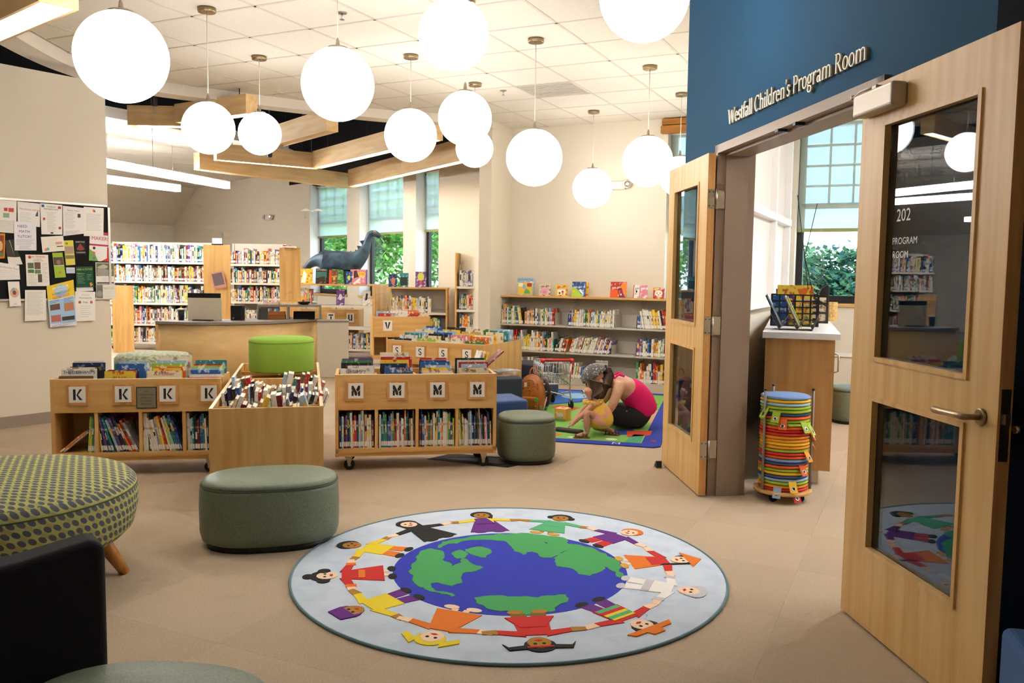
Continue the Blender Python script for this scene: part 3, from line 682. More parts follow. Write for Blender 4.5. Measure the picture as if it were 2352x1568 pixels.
emergency('white twin-head emergency light on the far wall left of the windows', (-5.296, 18.53, 2.53), WRZ)
p = Q0 + BD * 1.455; emergency('twin-head emergency light on the beige wall above the picture book shelf', (p.x - .003, p.y - .006, 2.50), GA)
# ================================================================== BOOKS
PAL = [('red', (186, 40, 36), (230, 190, 150)), ('white', (232, 226, 214), (170, 170, 175)), ('blue', (44, 88, 150), (190, 205, 220)), ('yellow', (236, 196, 60), (200, 90, 40)), ('green', (62, 128, 72), (200, 210, 140)),
       ('black', (26, 25, 27), (120, 100, 80)), ('orange', (226, 116, 40), (250, 220, 170)), ('cream', (230, 214, 180), (160, 120, 90)), ('purple', (104, 66, 132), (210, 190, 215)), ('teal', (38, 128, 132), (200, 225, 215)),
       ('pale blue', (158, 190, 212), (240, 240, 235)), ('brown', (122, 82, 54), (200, 160, 110)), ('pink', (216, 130, 150), (245, 225, 220)), ('grey', (140, 142, 146), (215, 215, 210)), ('navy', (28, 40, 78), (110, 140, 180)),
       ('lime', (160, 190, 70), (230, 230, 160)), ('tan', (196, 162, 116), (240, 225, 195)), ('maroon', (110, 28, 36), (190, 140, 110))]
PN = [p[0] for p in PAL]
def cover(i):
    n, a, b = PAL[i]
    return P('cover_' + n.replace(' ', '_'), a, .4, noise=(b, 22, .54, .60))
STICK = P('spine_sticker', (236, 232, 224), .7)
rb = random.Random(11)
def book_mesh(t, d, h, ci):
    m = MB(); c = .0025 if t > .012 else .0015
    m.box(0, 0, 0, c, d, h); m.box(t - c, 0, 0, t, d, h); m.box(c, 0, 0, t - c, c, h)
    m.box(c, c, .003, t - c, d - .004, h - .003, 1)
    k = rb.random()
    bw_ = rb.choice([1, 7, 3, 5, 13]); 
    if t > .008 and k < .8:
        z = h * rb.uniform(.35, .6); m.box(t * .18, -.0004, z, t * .82, 0, z + h * rb.uniform(.12, .3), 2)
    return m.mesh('book', [cover(ci), PAGES, cover(bw_ if bw_ != ci else 1)])
def spine_book(name, label, cat, group, M, t, d, h, lean, ci, sticker=False, zoff=0):
    """M places the shelf frame: x along the shelf, y into it, z up. lean > 0 tips the top toward +x"""
    me = book_mesh(t, d, h, ci)
    o = bpy.data.objects.new(name, me); COL.objects.link(o); o.matrix_world = M @ RY(lean)
    tag(o, label, cat, group)
    if sticker:
        m = MB(); m.box(.0008, -.0008, .012, t - .0008, -.0002, .045); m.build('spine_label', STICK, o)
    return o
def book_row(M, x0, x1, n, hr, dr, lean, where, name, cat, group, sticker=True, cols=None, side='left'):
    """n books side by side between x0 and x1; returns them. lean may be a (start, end) pair"""
    span = x1 - x0; l0, l1 = lean if isinstance(lean, tuple) else (lean, lean)
    ts = [rb.uniform(.6, 1.5) for _ in range(n)]; la = [l0 + (l1 - l0) * i / max(1, n - 1) + (rb.uniform(-.02, .02) if l0 or l1 else 0) for i in range(n)]
    w = [t / max(.5, math.cos(l)) for t, l in zip(ts, la)]; k = span / sum(w); x = x0
    for i in range(n):
        h = rb.uniform(*hr); d = rb.uniform(*dr); ci = cols[i % len(cols)] if cols else rb.randrange(len(PAL)); t = ts[i] * k * .94
        lz = -t * math.sin(la[i]) if la[i] < 0 else 0
        zz = t * abs(math.sin(la[i])) if la[i] > 0 else 0
        Mi = M @ T(x, rb.uniform(0, .012), zz if la[i] > 0 else 0)
        spine_book(name, '%s %s, %s from the %s %s' % (PN[ci], cat, ORD[i + 1], side, where), cat, group, Mi, t, d, h, la[i], ci, sticker)
        x += w[i] * k
def face_book(name, label, cat, group, M, w, h, t, lean, ci, title=None, tcol=None, art=None):
    me = MB(); c = .0022
    me.box(0, 0, 0, w, c, h); me.box(0, t - c, 0, w, t, h); me.box(0, c, 0, c, t - c, h); me.box(c, c, .003, w - .004, t - c, h - .003, 1)
    o = bpy.data.objects.new(name, me.mesh('book', [cover(ci), PAGES])); COL.objects.link(o); o.matrix_world = M @ RX(-lean); tag(o, label, cat, group)
    if art:
        for k, (c2, poly) in enumerate(art):
            m = MB(); m.prism([(x * w, y * h) for x, y in poly], .0002 + .0002 * k, .0006 + .0003 * k, 0, RX(R(90))); m.build('cover_picture', P('print_%d_%d_%d' % c2, c2, .5), o)
    if title:
        m = MB()
        for k, (s, sz, px, py) in enumerate(title): add_text(m, s, sz, T(px * w, -.0014, py * h) @ RX(R(90)), 0, maxw=w * .9)
        m.build('title_lettering', P('ink_%d_%d_%d' % tcol, tcol, .6), o)
    return o
def rect(x0, y0, x1, y1): return [(x0, y0), (x1, y0), (x1, y1), (x0, y1)]
def disc(cx, cy, rx, ry=None, n=14): ry = ry or rx; return [(cx + rx * math.cos(2 * math.pi * k / n), cy + ry * math.sin(2 * math.pi * k / n)) for k in range(n)]

# ================================================================== LETTERED BOOK BINS
PLATE = P('letter_card', (238, 232, 222), .6); INK = P('letter_ink', (34, 30, 28), .6)
LET = {'K': [rect(.12, .05, .36, .95), [(.42, .42), (.74, .95), (.98, .95), (.58, .48), (.98, .05), (.72, .05), (.42, .46)]],
       'M': [[(.06, .05), (.27, .05), (.27, .42), (.06, .56)], [(.06, .63), (.06, .95), (.25, .95), (.62, .38), (.62, .10), (.50, .06), (.38, .14), (.32, .36)], [(.53, .60), (.75, .95), (.94, .95), (.94, .63), (.68, .42)], [(.70, .36), (.94, .56), (.94, .05), (.73, .05)]],
       'S': [], 'N': [rect(.12, .05, .32, .95), [(.36, .95), (.70, .3), (.70, .05), (.36, .7)], rect(.72, .05, .9, .95)], 'T': [rect(.08, .75, .92, .95), rect(.38, .05, .62, .68)], 'U': [[(.12, .95), (.36, .95), (.36, .25), (.46, .25), (.46, .05), (.12, .05)], [(.54, .05), (.54, .25), (.64, .25), (.64, .95), (.88, .95), (.88, .05)]], 'V': [[(.05, .95), (.32, .95), (.46, .4), (.46, .05), (.38, .05)], [(.54, .05), (.54, .4), (.68, .95), (.95, .95), (.62, .05)]]}
def arcp(cx, cy, r0, r1, a0, a1, n=6):
    o = [(cx + r1 * math.cos(R(a0 + (a1 - a0) * k / n)), cy + r1 * math.sin(R(a0 + (a1 - a0) * k / n))) for k in range(n + 1)]
    return o + [(cx + r0 * math.cos(R(a1 + (a0 - a1) * k / n)), cy + r0 * math.sin(R(a1 + (a0 - a1) * k / n))) for k in range(n + 1)]
LET['S'] = [arcp(.5, .70, .13, .28, 20, 85), arcp(.5, .70, .13, .28, 97, 225), [(.36, .5), (.56, .36), (.7, .46), (.5, .6)], arcp(.5, .32, .13, .28, 45, -83), arcp(.5, .32, .13, .28, -97, -165)]
def letter_plate(parent, x, z, ch, s=.092, wood=True, y=0):
    m = MB()
    if wood:
        m.box(x - s * .72, y - .012, z - s * .76, x + s * .72, y, z + s * .72)
        pf = m.build('letter_plate', EDGEW, parent)
        m = MB(); m.box(x - s * .56, y - .0135, z - s * .56, x + s * .56, y - .012, z + s * .60); pc = m.build('card', PLATE, pf)
    else:
        m.box(x - s * .5, y - .004, z - s * .6, x + s * .5, y, z + s * .6); pf = m.build('letter_plate', PLATE, parent)
    m = MB()
    for p in LET[ch]: m.prism([((px - .5) * s * .72 + x, (py - .5) * s * .86 + z + s * .02) for px, py in p], -y + (.0136 if wood else .0041), -y + (.0142 if wood else .0047), 0, RX(R(90)))
    m.build('letter', INK, pf)
def caster(parent, x, y, zt):
    m = MB(); m.box(x - .028, y - .022, zt - .004, x + .028, y + .022, zt); m.prism([(x - .02, zt), (x + .03, zt), (x + .012, .04), (x - .002, .03)], y - .02, y - .016, 0, Matrix(((1, 0, 0, 0), (0, 0, 1, 0), (0, 1, 0, 0), (0, 0, 0, 1)))); c = m.build('caster', NICKEL, parent)
    m = MB(); m.lathe([(.034, -.013), (.037, -.008), (.037, .008), (.034, .013)], 20, 0, T(x + .005, y, .037) @ RX(R(90))); m.lathe([(.012, -.014), (.012, .014)], 12, 1, T(x + .005, y, .037) @ RX(R(90))); m.build('wheel', [BLKR, NICKEL], c)
def part(parent, name, mat, *boxes, bevel=None):
    m = MB()
    for b in boxes: m.box(*b)
    o = m.build(name, mat, parent)
    return o
def lettered_bin(name, label, loc, rz, W_, D_, zt, letter, zb=.1, mid=.43, lo=.157, cast=True, plates=True, wood_plate=True, xs=None, divs=None):
    t = thing(name, label, 'book bin', loc, rz); k = .022
    part(t, 'side_panel', MAPLE, (0, 0, zb, k, D_, zt)); part(t, 'side_panel', MAPLE, (W_ - k, 0, zb, W_, D_, zt))
    part(t, 'front_panel', MAPLEH, (k, 0, mid, W_ - k, .02, zt)); part(t, 'back_panel', MAPLEH, (k, D_ - .02, zb, W_ - k, D_, zt))
    part(t, 'rim', RIMW, (0, 0, zt, W_, .02, zt + .003)); part(t, 'tray_floor', MAPLEH, (k, .02, mid, W_ - k, D_ - .02, mid + .018))
    part(t, 'bottom_board', MAPLEH, (0, 0, lo - .03, W_, D_ - .02, lo)); part(t, 'base_board', MAPLEH, (.0, .012, zb, W_, D_, lo - .032))
    for i in range(1, 4):
        x = divs[i - 1] if divs else W_ * i / 4; part(t, 'cubby_divider', MAPLE, (x - .011, .004, lo, x + .011, D_ - .02, mid))
        part(t, 'tray_divider', MAPLE, (x - .008, .02, mid + .018, x + .008, D_ - .02, zt - .03))
    if plates:
        for i in range(4): letter_plate(t, xs[i] if xs else W_ * (i + .5) / 4, mid + (zt - mid) * .55, letter, wood=wood_plate)
    if cast:
        for x in (.09, W_ - .09):
            for y in (.05, D_ - .06): caster(t, x, y, zb)
    return t
K0, KR = (-3.035, 5.52), R(10); M0, MR = (-1.217, 5.794), R(10.07); S0, SR = (-1.324, 8.968), R(-27)
# the K bin sits a little back so that its far end clears the middle bin
KB = lettered_bin('lettered_book_bin', 'maple book bin with K letter plates and a donor plaque', (*K0, 0), KR, 1.075, .40, .652, 'K', xs=[.17, .455, .735, 1.0], divs=[.278, .556, .834])
m = MB(); m.box(.535, -.006, .455, .665, 0, .60); pq = m.build('donor_plaque', P('plaque_edge', (40, 54, 66), .4), KB)
m = MB(); m.box(.541, -.008, .461, .659, -.006, .594, 0); pc = m.build('plaque_face', P('plaque_bronze', (160, 150, 124), .35, .6), pq)
m = MB()
for k, s in enumerate(('Gift of', 'Franklin & Michael Kirlin', 'In Memory of', 'Our Grandson', 'Eddie Kirsner')): add_text(m, s, .0125, T(.60, -.0085, .566 - k * .021) @ RX(R(90)), 0, maxw=.1)
m.build('plaque_lettering', INK, pq)
MBN = lettered_bin('lettered_book_bin', 'maple book bin with four M letter plates on black casters', (*M0, 0), MR, 1.13, .42, .674, 'M')
SB = lettered_bin('lettered_book_bin', 'maple book bin with four S letter plates behind the M bin', (*S0, 0), SR, 1.18, .84, .67, 'S', xs=[.13, .42, .70, .98])
KM, MM, SM = (T(*K0) @ RZ(KR)), (T(*M0) @ RZ(MR)), (T(*S0) @ RZ(SR))
PB = 'picture_book'; PC = 'picture book'
# cubbies
g = 'books in the lower cubbies'
book_row(KM @ T(0, .02, .157), .035, .075, 2, (.205, .215), (.2, .22), (.86, .88), 'lying aslant in the first K cubby', PB, PC, g, True, [6, 16])
book_row(KM @ T(0, .02, .157), .215, .265, 4, (.22, .26), (.2, .22), (.06, .04), 'upright in the first K cubby', PB, PC, g, True, [15, 3, 4, 10])
book_row(KM @ T(0, .02, .157), .30, .385, 7, (.19, .26), (.18, .22), (-.10, -.30), 'in the second K cubby', PB, PC, g, True, [3, 5, 14, 8, 2, 14, 9])
book_row(KM @ T(0, .02, .157), .40, .54, 9, (.19, .245), (.18, .22), (-.33, -.42), 'leaning in the second K cubby', PB, PC, g, True, [10, 2, 8, 5, 14, 11, 6, 0, 13])
book_row(KM @ T(0, .02, .157), .57, .60, 3, (.25, .26), (.18, .22), -.03, 'upright in the third K cubby', PB, PC, g, True, [1, 7, 1])
book_row(KM @ T(0, .02, .157), .61, .82, 16, (.21, .255), (.18, .22), (-.16, -.30), 'leaning in the third K cubby', PB, PC, g, True, [4, 1, 1, 7, 1, 13, 16, 3, 6, 0, 1, 15, 10, 4, 2, 2])
book_row(KM @ T(0, .02, .157), .85, .99, 9, (.2, .26), (.18, .22), -.02, 'in the fourth K cubby', PB, PC, g, True, [1, 10, 9, 5, 17, 2, 9, 1, 5])
cub = ['in the first M cubby', 'in the second M cubby', 'in the third M cubby', 'in the fourth M cubby']
book_row(MM @ T(0, .02, .157), .03, .265, 17, (.19, .265), (.18, .22), -.01, cub[0], PB, PC, g, True, [14, 10, 5, 8, 14, 9, 1, 6, 0, 2, 10, 13, 1, 16, 1, 7, 11])
book_row(MM @ T(0, .02, .157), .30, .55, 24, (.18, .265), (.18, .22), -.015, cub[1], PB, PC, g, True, [1, 9, 9, 9, 4, 2, 2, 13, 4, 11, 0, 1, 7, 0, 10, 1, 1, 6, 9, 2, 5, 16, 7, 11])
book_row(MM @ T(0, .02, .157), .585, .83, 22, (.17, .265), (.18, .22), .0, cub[2], PB, PC, g, True, [0, 14, 2, 2, 1, 6, 4, 4, 12, 4, 1, 3, 7, 9, 1, 6, 1, 1, 15, 4, 8, 15])
book_row(MM @ T(0, .02, .157), .865, 1.10, 20, (.17, .265), (.18, .22), -.04, cub[3], PB, PC, g, True, [7, 15, 3, 1, 1, 1, 13, 10, 14, 2, 5, 11, 1, 10, 13, 5, 12, 1, 14, 7])
# trays: books facing out, one behind the other
g2 = 'books facing out in the bin trays'
def tray(M, x0, x1, zf, ys, where, tops, cols, titles=None, w=.225):
    n = len(ys)
    if titles and 1 in titles: tops[0] -= .010; tops[1] = tops[0] + .042
    for i in range(n):
        ci = cols[i % len(cols)]; ww = w * rb.uniform(.82, 1.0); h = tops[i] - zf; x = x0 + rb.uniform(0, max(.001, (x1 - x0) - ww))
        t_ = titles.get(i) if titles else None
        face_book(PB, '%s %s, %s from the front %s' % (PN[ci], PC, ORD[i + 1], where), PC, g2, M @ T(x, ys[i], zf), ww, h, rb.uniform(.006, .011), .10, ci, t_[0] if t_ else None, t_[1] if t_ else None)
def tops(n, a, b): return [a + (b - a) * (i / (n - 1)) ** .8 + rb.uniform(-.012, .012) for i in range(n)]
ys8 = [.035 + .042 * i for i in range(8)]; ys7 = [.035 + .045 * i for i in range(7)]
tray(KM, .035, .265, .45, ys7, 'in the first K tray', tops(7, .672, .735), [11, 1, 1, 7, 5, 14, 1], {1: ([("THE ELEPHANT'S", .030, .5, .875)], (30, 26, 24))})
tray(KM, .295, .545, .45, ys7, 'in the second K tray', tops(7, .660, .74), [9, 3, 0, 14, 2, 4, 10], {1: ([('The', .030, .5, .90), ('BULLY', .030, .5, .775)], (196, 30, 24))})
tray(KM, .575, .825, .45, ys8, 'in the third K tray', tops(8, .672, .765), [1, 7, 3, 6, 15, 10, 1, 7], {1: ([('A Mother', .034, .5, .875)], (190, 50, 26))})
tray(KM, .855, 1.05, .45, ys8, 'in the fourth K tray', tops(8, .665, .75), [0, 1, 2, 10, 15, 0, 9, 7], {0: ([('LION', .026, .5, .9)], (240, 220, 190)), 5: ([('ten tiny tickles', .034, .5, .88)], (240, 232, 220))})
tray(MM, .03, .27, .45, ys8, 'in the first M tray', tops(8, .685, .755), [3, 1, 0, 1, 5, 4, 4, 8], {1: ([('GRUMPY', .036, .5, .865)], (70, 60, 52)), 0: ([('ATTERY', .03, .5, .9)], (160, 40, 20))})
tray(MM, .30, .55, .45, ys8, 'in the second M tray', tops(8, .685, .79), [6, 2, 5, 14, 3, 0, 1, 7], {1: ([('EXL', .044, .72, .88)], (236, 170, 40)), 5: ([('LION', .02, .5, .9)], (60, 16, 14))})
tray(MM, .585, .83, .45, ys8, 'in the third M tray', tops(8, .685, .76), [1, 7, 3, 10, 2, 14, 1, 0])
tray(MM, .865, 1.10, .45, ys8, 'in the fourth M tray', tops(8, .685, .76), [2, 7, 16, 10, 0, 5, 1, 5], {3: ([('Antigone', .034, .5, .86)], (90, 90, 140)), 1: ([('The Dog', .026, .3, .9)], (120, 90, 50))})
for i, (c_, tt) in enumerate((([14, 1, 9, 10, 7, 10, 2], None), ([15, 7, 5, 2, 10, 3, 5], None), ([1, 7, 12, 3, 16, 7, 4], None), ([4, 6, 1, 3, 7, 9, 10], {1: ([('POWWOW', .05, .5, .8)], (40, 30, 30))}))):
    tray(SM, .03 + .29 * i, .28 + .29 * i, .45, [.05 + .1 * k for k in range(7)], 'in the %s S tray' % ORD[i + 1], tops(7, .70, .79), c_, tt, .25)
# middle bin, end on, and the one behind it
C0_, CR = (-1.714, 4.745), R(13.5); CM = T(*C0_) @ RZ(CR)
def open_bin(label, M, y0, L_, w=.635, zt=.60, zb=.06):
    t = thing('open_book_bin', label, 'book bin', tuple((M @ T(0, y0, 0)).translation), CR); k = .02
    part(t, 'end_panel', MAPLE, (0, 0, zb, w, k, zt)); part(t, 'end_panel', MAPLE, (k, L_ - k, zb, w - k, L_, zt))
    part(t, 'side_panel', MAPLE, (0, k, zb, k, L_, zt)); part(t, 'side_panel', MAPLE, (w - k, k, zb, w, L_, zt))
    part(t, 'rim', RIMW, (0, 0, zt, k, L_, zt + .003)); part(t, 'rim', RIMW, (w - k, 0, zt, w, L_, zt + .003)); part(t, 'tray_floor', MAPLEH, (k, k, .40, w - k, L_ - k, .415))
    part(t, 'tray_divider', MAPLE, (w * .5 - .008, k, .415, w * .5 + .008, L_ - k, zt - .05))
    for i in (1, 2, 3): part(t, 'cross_divider', MAPLEH, (k, L_ * i / 4 - .008, .415, w - k, L_ * i / 4 + .008, zt - .04))
    for x in (.08, w - .08):
        for y in (.07, L_ - .07): caster(t, x, y, zb)
    return t
CB = open_bin('low maple book bin seen end on, packed with thin books', CM, 0, 1.38)
CB2 = open_bin('maple book bin carrying the lime green drum stool', CM, 1.39, 1.05)
g3 = 'thin books packed in the middle bin'
for r_ in range(4):
    for c_ in range(2):
        n = [10, 12, 9, 8][r_] + (1 if c_ else 0)
        book_row(CM @ T(0, .06 + .345 * r_, .415), (.05, .335)[c_], (.29, .60)[c_], n, (.17 + .0 * r_, .26), (.15, .17), [(.28, .42), (-.12, .05), (.2, .4), (-.1, -.3)][(r_ + c_ * 3) % 4],
                 'in the middle bin, %s %s pack' % (['near', 'second', 'third', 'far'][r_], ('left', 'right')[c_]), PB, PC, g3, False, [[1, 7, 1, 17, 1, 13, 16, 3, 15, 1, 10, 1], [1, 5, 14, 5, 2, 1, 6, 10, 5, 1, 0, 1], [16, 4, 1, 13, 1, 17, 7, 8, 1, 10, 12], [10, 1, 9, 11, 0, 5, 1, 7, 12, 1]][r_])
# ================================================================== PICTURE BOOK SHELF ON THE BEIGE WALL
P0 = Vector((-.19, 11.069)); PM = T(P0.x, P0.y) @ RZ(GA)
sh = thing('picture_book_shelf', 'low maple and cream steel shelf along the beige wall, picture books on top', 'bookshelf', (P0.x, P0.y, 0), GA)
part(sh, 'end_panel', MAPLE, (0, 0, 0, .024, .315, 1.086)); part(sh, 'top_board', MAPLEH, (0, 0, 1.086, 2.79, .318, 1.11)); part(sh, 'back_panel', P('taupe_panel', (196, 184, 166), .6), (.024, .30, .02, 2.79, .315, 1.086))
UX = [.024, .966, 1.868, 2.77]
for i in range(3):
    x0, x1 = UX[i], UX[i + 1]
    part(sh, 'base_shelf', GREYS, (x0, .0, 0, x1 - .004, .30, .078))
    for z in (.405, .74):
        part(sh, 'shelf_board', GREYS, (x0, 0, z - .022, x1 - .004, .30, z))
        m = MB(); m.add([(x0 + .004, .02, z), (x0 + .004, .27, z), (x0 + .004, .27, z + .15), (x0 + .004, .05, z + .15)], [(0, 1, 2, 3)]); m.build('shelf_bracket', GREYS, sh)
    for z in (.078, .405, .74):
        m = MB(); m.box(x0 + .03, .29, z, x1 - .03, .297, z + .15)
        m.build('shelf_backstop', P('backstop_steel', (212, 203, 187), .5), sh)
    m = MB(); m.box(x1 - .025, .285, 0, x1 + .02, .30, 1.086); po = m.build('upright_post', GREYS, sh)
    m = MB()
    for k in range(30): m.box(x1 - .012, .283, .12 + k * .032, x1 - .008, .285, .135 + k * .032); m.box(x1 + .003, .283, .12 + k * .032, x1 + .007, .285, .135 + k * .032)
    s_ = m.build('slots', BLK, po); tag(s_, kind='stuff')
SBN, SBC = 'storybook', 'storybook'; g4 = 'storybooks on the wall shelf'
def bookend(x, z, label):
    t = thing('bookend', label, 'bookend', tuple((PM @ T(x, .03, z)).translation), GA)
    part(t, 'plate', GREYS, (0, 0, 0, .003, .2, .16)); part(t, 'foot', GREYS, (0, .0, 0, .1, .2, .002))
LT = [1, 7, 1, 10, 3, 1, 0, 1, 15, 1, 6, 1, 2, 7, 3, 1, 12, 4, 1, 8]
Z1, Z2, Z3 = .741, .406, .079
def srow(x0, x1, n, z, hr, lean, where, cols): book_row(PM @ T(0, .012, z), x0, x1, n, hr, (.15, .2), lean, where, SBN, SBC, g4, True, cols)
srow(.045, .23, 9, Z1, (.17, .25), 0, 'on the top shelf, first group', [7, 16, 3, 8, 1, 9, 4, 7, 1]); srow(.235, .36, 7, Z1, (.2, .22), -.16, 'on the top shelf, slanted group', [15, 4, 2, 15, 1, 3, 5]); srow(.375, .79, 22, Z1, (.16, .215), 0, 'on the top shelf, second group', [3, 6, 1, 16, 12, 3, 7, 14, 1, 2, 3, 9, 1, 7, 4, 1, 1, 6, 9, 10, 12, 0])
bookend(.80, Z1, 'cream bookend ending the first row of the top shelf')
srow(.985, 1.59, 30, Z1, (.16, .22), .03, 'on the top shelf, middle section', [2, 2, 12, 9, 3, 7, 1, 1, 16, 1, 13, 4, 15, 6, 7, 11, 1, 10, 7, 3, 9, 7, 1, 1, 16, 7, 1, 7, 13, 1]); bookend(1.60, Z1, 'cream bookend ending the middle row of the top shelf')
srow(1.885, 1.95, 4, Z1, (.14, .16), 0, 'on the top shelf, last section', [2, 2, 10, 8]); srow(1.955, 2.36, 14, Z1, (.19, .24), -.2, 'slanted on the top shelf, last section', [1, 7, 1, 1, 7, 3, 3, 1, 5, 0, 0, 1, 7, 17])
srow(.10, .79, 33, Z2, (.15, .26), 0, 'on the second shelf, first section', [3, 6, 1, 6, 3, 0, 6, 0, 13, 2, 1, 10, 3, 3, 15, 3, 1, 7, 1, 1, 3, 7, 6, 1, 10, 6, 14, 4, 3, 1, 12, 1, 9])
srow(.80, .955, 6, Z2, (.16, .2), .22, 'leaning on the second shelf by the post', [5, 5, 1, 11, 0, 6]); srow(1.0, 1.53, 25, Z2, (.17, .21), .3, 'slanted on the second shelf, middle section', [6, 1, 1, 13, 6, 7, 17, 1, 7, 1, 3, 10, 1, 7, 1, 13, 0, 1, 12, 9, 1, 8, 17, 1, 8]); bookend(1.56, Z2, 'cream bookend ending the slanted row of the second shelf')
srow(1.885, 2.36, 18, Z2, (.15, .22), .03, 'on the second shelf, last section', [8, 12, 9, 1, 7, 2, 14, 1, 6, 3, 1, 15, 10, 17, 12, 2, 10, 9])
srow(.12, .78, 26, Z3, (.13, .24), 0, 'on the bottom shelf, first section', LT); srow(.985, 1.18, 10, Z3, (.15, .2), .12, 'on the bottom shelf, middle section', LT[3:]); srow(1.885, 2.36, 20, Z3, (.13, .26), 0, 'on the bottom shelf, last section', [4, 7, 6, 6, 1, 1, 7, 1, 14, 0, 0, 6, 1, 3, 11, 1, 6, 0, 1, 6])
g5 = 'books displayed on the wall shelf'
def disp(M, label, x, w, h, ci, title=None, tcol=(40, 40, 50), art=None, lean=.12, t=.012, y=.06, z=1.111, group=g5):
    return face_book('display_book', label, 'book', group, M @ T(x, y, z), w, h, t, lean, ci, title, tcol, art)
disp(PM, "pale blue and yellow Spot's trip board book on the wall shelf", .235, .235, .225, 10, [("Spot's First Trip", .032, .5, .86)], (50, 84, 150), [((240, 200, 70), rect(.06, .04, .94, .74)), ((250, 246, 236), rect(.1, .5, .36, .7)), ((190, 70, 60), rect(.62, .5, .9, .7)), ((96, 180, 90), [(.45, .1), (.85, .1), (.75, .3), (.55, .4)]), ((150, 196, 226), disc(.45, .5, .12))])
disp(PM, 'cream board book with a pink pig face', .555, .155, .155, 7, [('LITTLE PIG', .014, .5, .86)], (140, 120, 90), [((236, 164, 184), disc(.5, .35, .32, .28)), ((226, 140, 166), disc(.5, .3, .15, .11)), ((236, 164, 184), [(.2, .5), (.16, .72), (.36, .62)]), ((236, 164, 184), [(.8, .5), (.84, .72), (.64, .62)]), ((200, 110, 140), disc(.45, .3, .025)), ((200, 110, 140), disc(.55, .3, .025))])
disp(PM, 'yellow orange board book with a strawberry picture', .785, .155, .148, 3, [('Duck', .022, .5, .80), ('in Puddles', .018, .5, .66)], (250, 244, 224), [((250, 240, 214), rect(.15, .1, .85, .58)), ((200, 50, 36), disc(.62, .38, .1)), ((80, 60, 40), disc(.36, .26, .09)), ((230, 130, 50), disc(.64, .2, .08))])
disp(PM, 'blue and green board book titled How a Cow', 1.005, .18, .188, 2, [('how a', .034, .36, .84), ('Cow?', .038, .56, .66)], (20, 22, 30), [((176, 214, 70), [(.0, .0), (.86, .0), (.4, .5), (.0, .66)]), ((240, 210, 50), disc(.16, .34, .09)), ((250, 250, 250), [(.5, .44), (.66, .5), (.9, .2), (.76, .2)])])
disp(PM, 'small yellow board book tucked behind the blue cow book', 1.10, .11, .18, 3, y=.10)
disp(PM, 'red and orange board book with a purple figure', 1.515, .205, .195, 0, [('bright baby', .012, .78, .9)], (240, 220, 200), [((240, 130, 30), [(.52, .0), (1, .0), (1, 1), (.8, 1), (.6, .7)]), ((232, 90, 30), [(0, 0), (.5, 0), (.45, .5), (0, .5)]), ((136, 30, 84), [(.55, .0), (.98, .0), (.8, .3), (.72, .6), (.55, .62), (.4, .5), (.62, .46)]), ((250, 240, 230), disc(.68, .2, .05, .06))])
disp(PM, 'white standing board book with a red spine, half open', 1.81, .075, .16, 1, [('ape', .02, .5, .3)], (60, 60, 60), [((190, 50, 44), rect(0, 0, .12, 1)), ((30, 40, 60), disc(.55, .5, .14, .1))])
disp(PM, 'pale pink open page of the standing board book', 1.885, .10, .158, 12)
disp(PM, 'small red board book with a round baby face', 2.06, .135, .132, 0, [('Faces', .022, .5, .1)], (240, 210, 60), [((246, 226, 208), disc(.5, .48, .36, .3)), ((40, 90, 60), disc(.36, .5, .05)), ((40, 90, 60), disc(.64, .5, .05)), ((200, 60, 50), disc(.5, .34, .08, .04)), ((236, 200, 60), rect(.04, .78, .34, .96))])
disp(PM, 'white word book with picture squares facing out on the bottom shelf', 1.33, .16, .24, 1, [('My big word book', .022, .5, .86)], (30, 30, 34), [((200, 80, 30), rect(.06, .52, .27, .78)), ((40, 90, 160), rect(.29, .52, .5, .78)), ((220, 150, 40), rect(.52, .52, .73, .78)), ((60, 50, 90), rect(.75, .52, .95, .78)), ((30, 30, 30), rect(.08, .1, .9, .42))], z=.08, y=.08)

# ================================================================== SEATING
def ottoman(label, x, y, ax, ay, rz, h=.345, sq=2.5, mat=None, seam=True):
    t = thing('vinyl_ottoman', label, 'ottoman', (x, y, 0), rz)
    def rad(a):
        c, s = abs(math.cos(a)) / 1, abs(math.sin(a)) / (ay / ax); return 1 / (c ** sq + s ** sq) ** (1 / sq)
    m = MB(); m.lathe([(ax * .90, 0), (ax * .90, .03)], 48, 0, None, rad); m.build('plinth', BLK, t)
    m = MB(); m.lathe([(ax * .9, .028), (ax * .97, .04), (ax, .08), (ax * 1.005, h * .6), (ax * .995, h - .055), (ax * .975, h - .032)], 56, 0, None, rad); m.build('body', mat or SAGE, t)
    m = MB(); m.lathe([(ax * .978, h - .032), (ax * .955, h - .014), (ax * .88, h - .003), (ax * .5, h + .006), (ax * .02, h + .008)], 56, 0, None, rad); m.build('seat_top', mat or SAGE, t)
    m = MB(); n = 72; pts = [(ax * .982 * rad(2 * math.pi * k / n) * math.cos(2 * math.pi * k / n), ax * .982 * rad(2 * math.pi * k / n) * math.sin(2 * math.pi * k / n), h - .033) for k in range(n)]
    m.tube(pts, .0028, 6, closed=True); m.build('piping', SAGED, t)
    return t
ottoman('large sage green oval ottoman between the middle bin and the globe rug', -1.235, 4.285, .345, .245, R(14))
ottoman('sage green ottoman at the end of the M bin', .115, 6.265, .215, .235, R(8))
ottoman('sage green ottoman cut by the bottom edge beside the dark armchair', -.90, 1.95, .325, .27, R(-4))
ottoman('sage green ottoman inside the program room below the chair rail', 3.30, 8.12, .215, .21, 0)
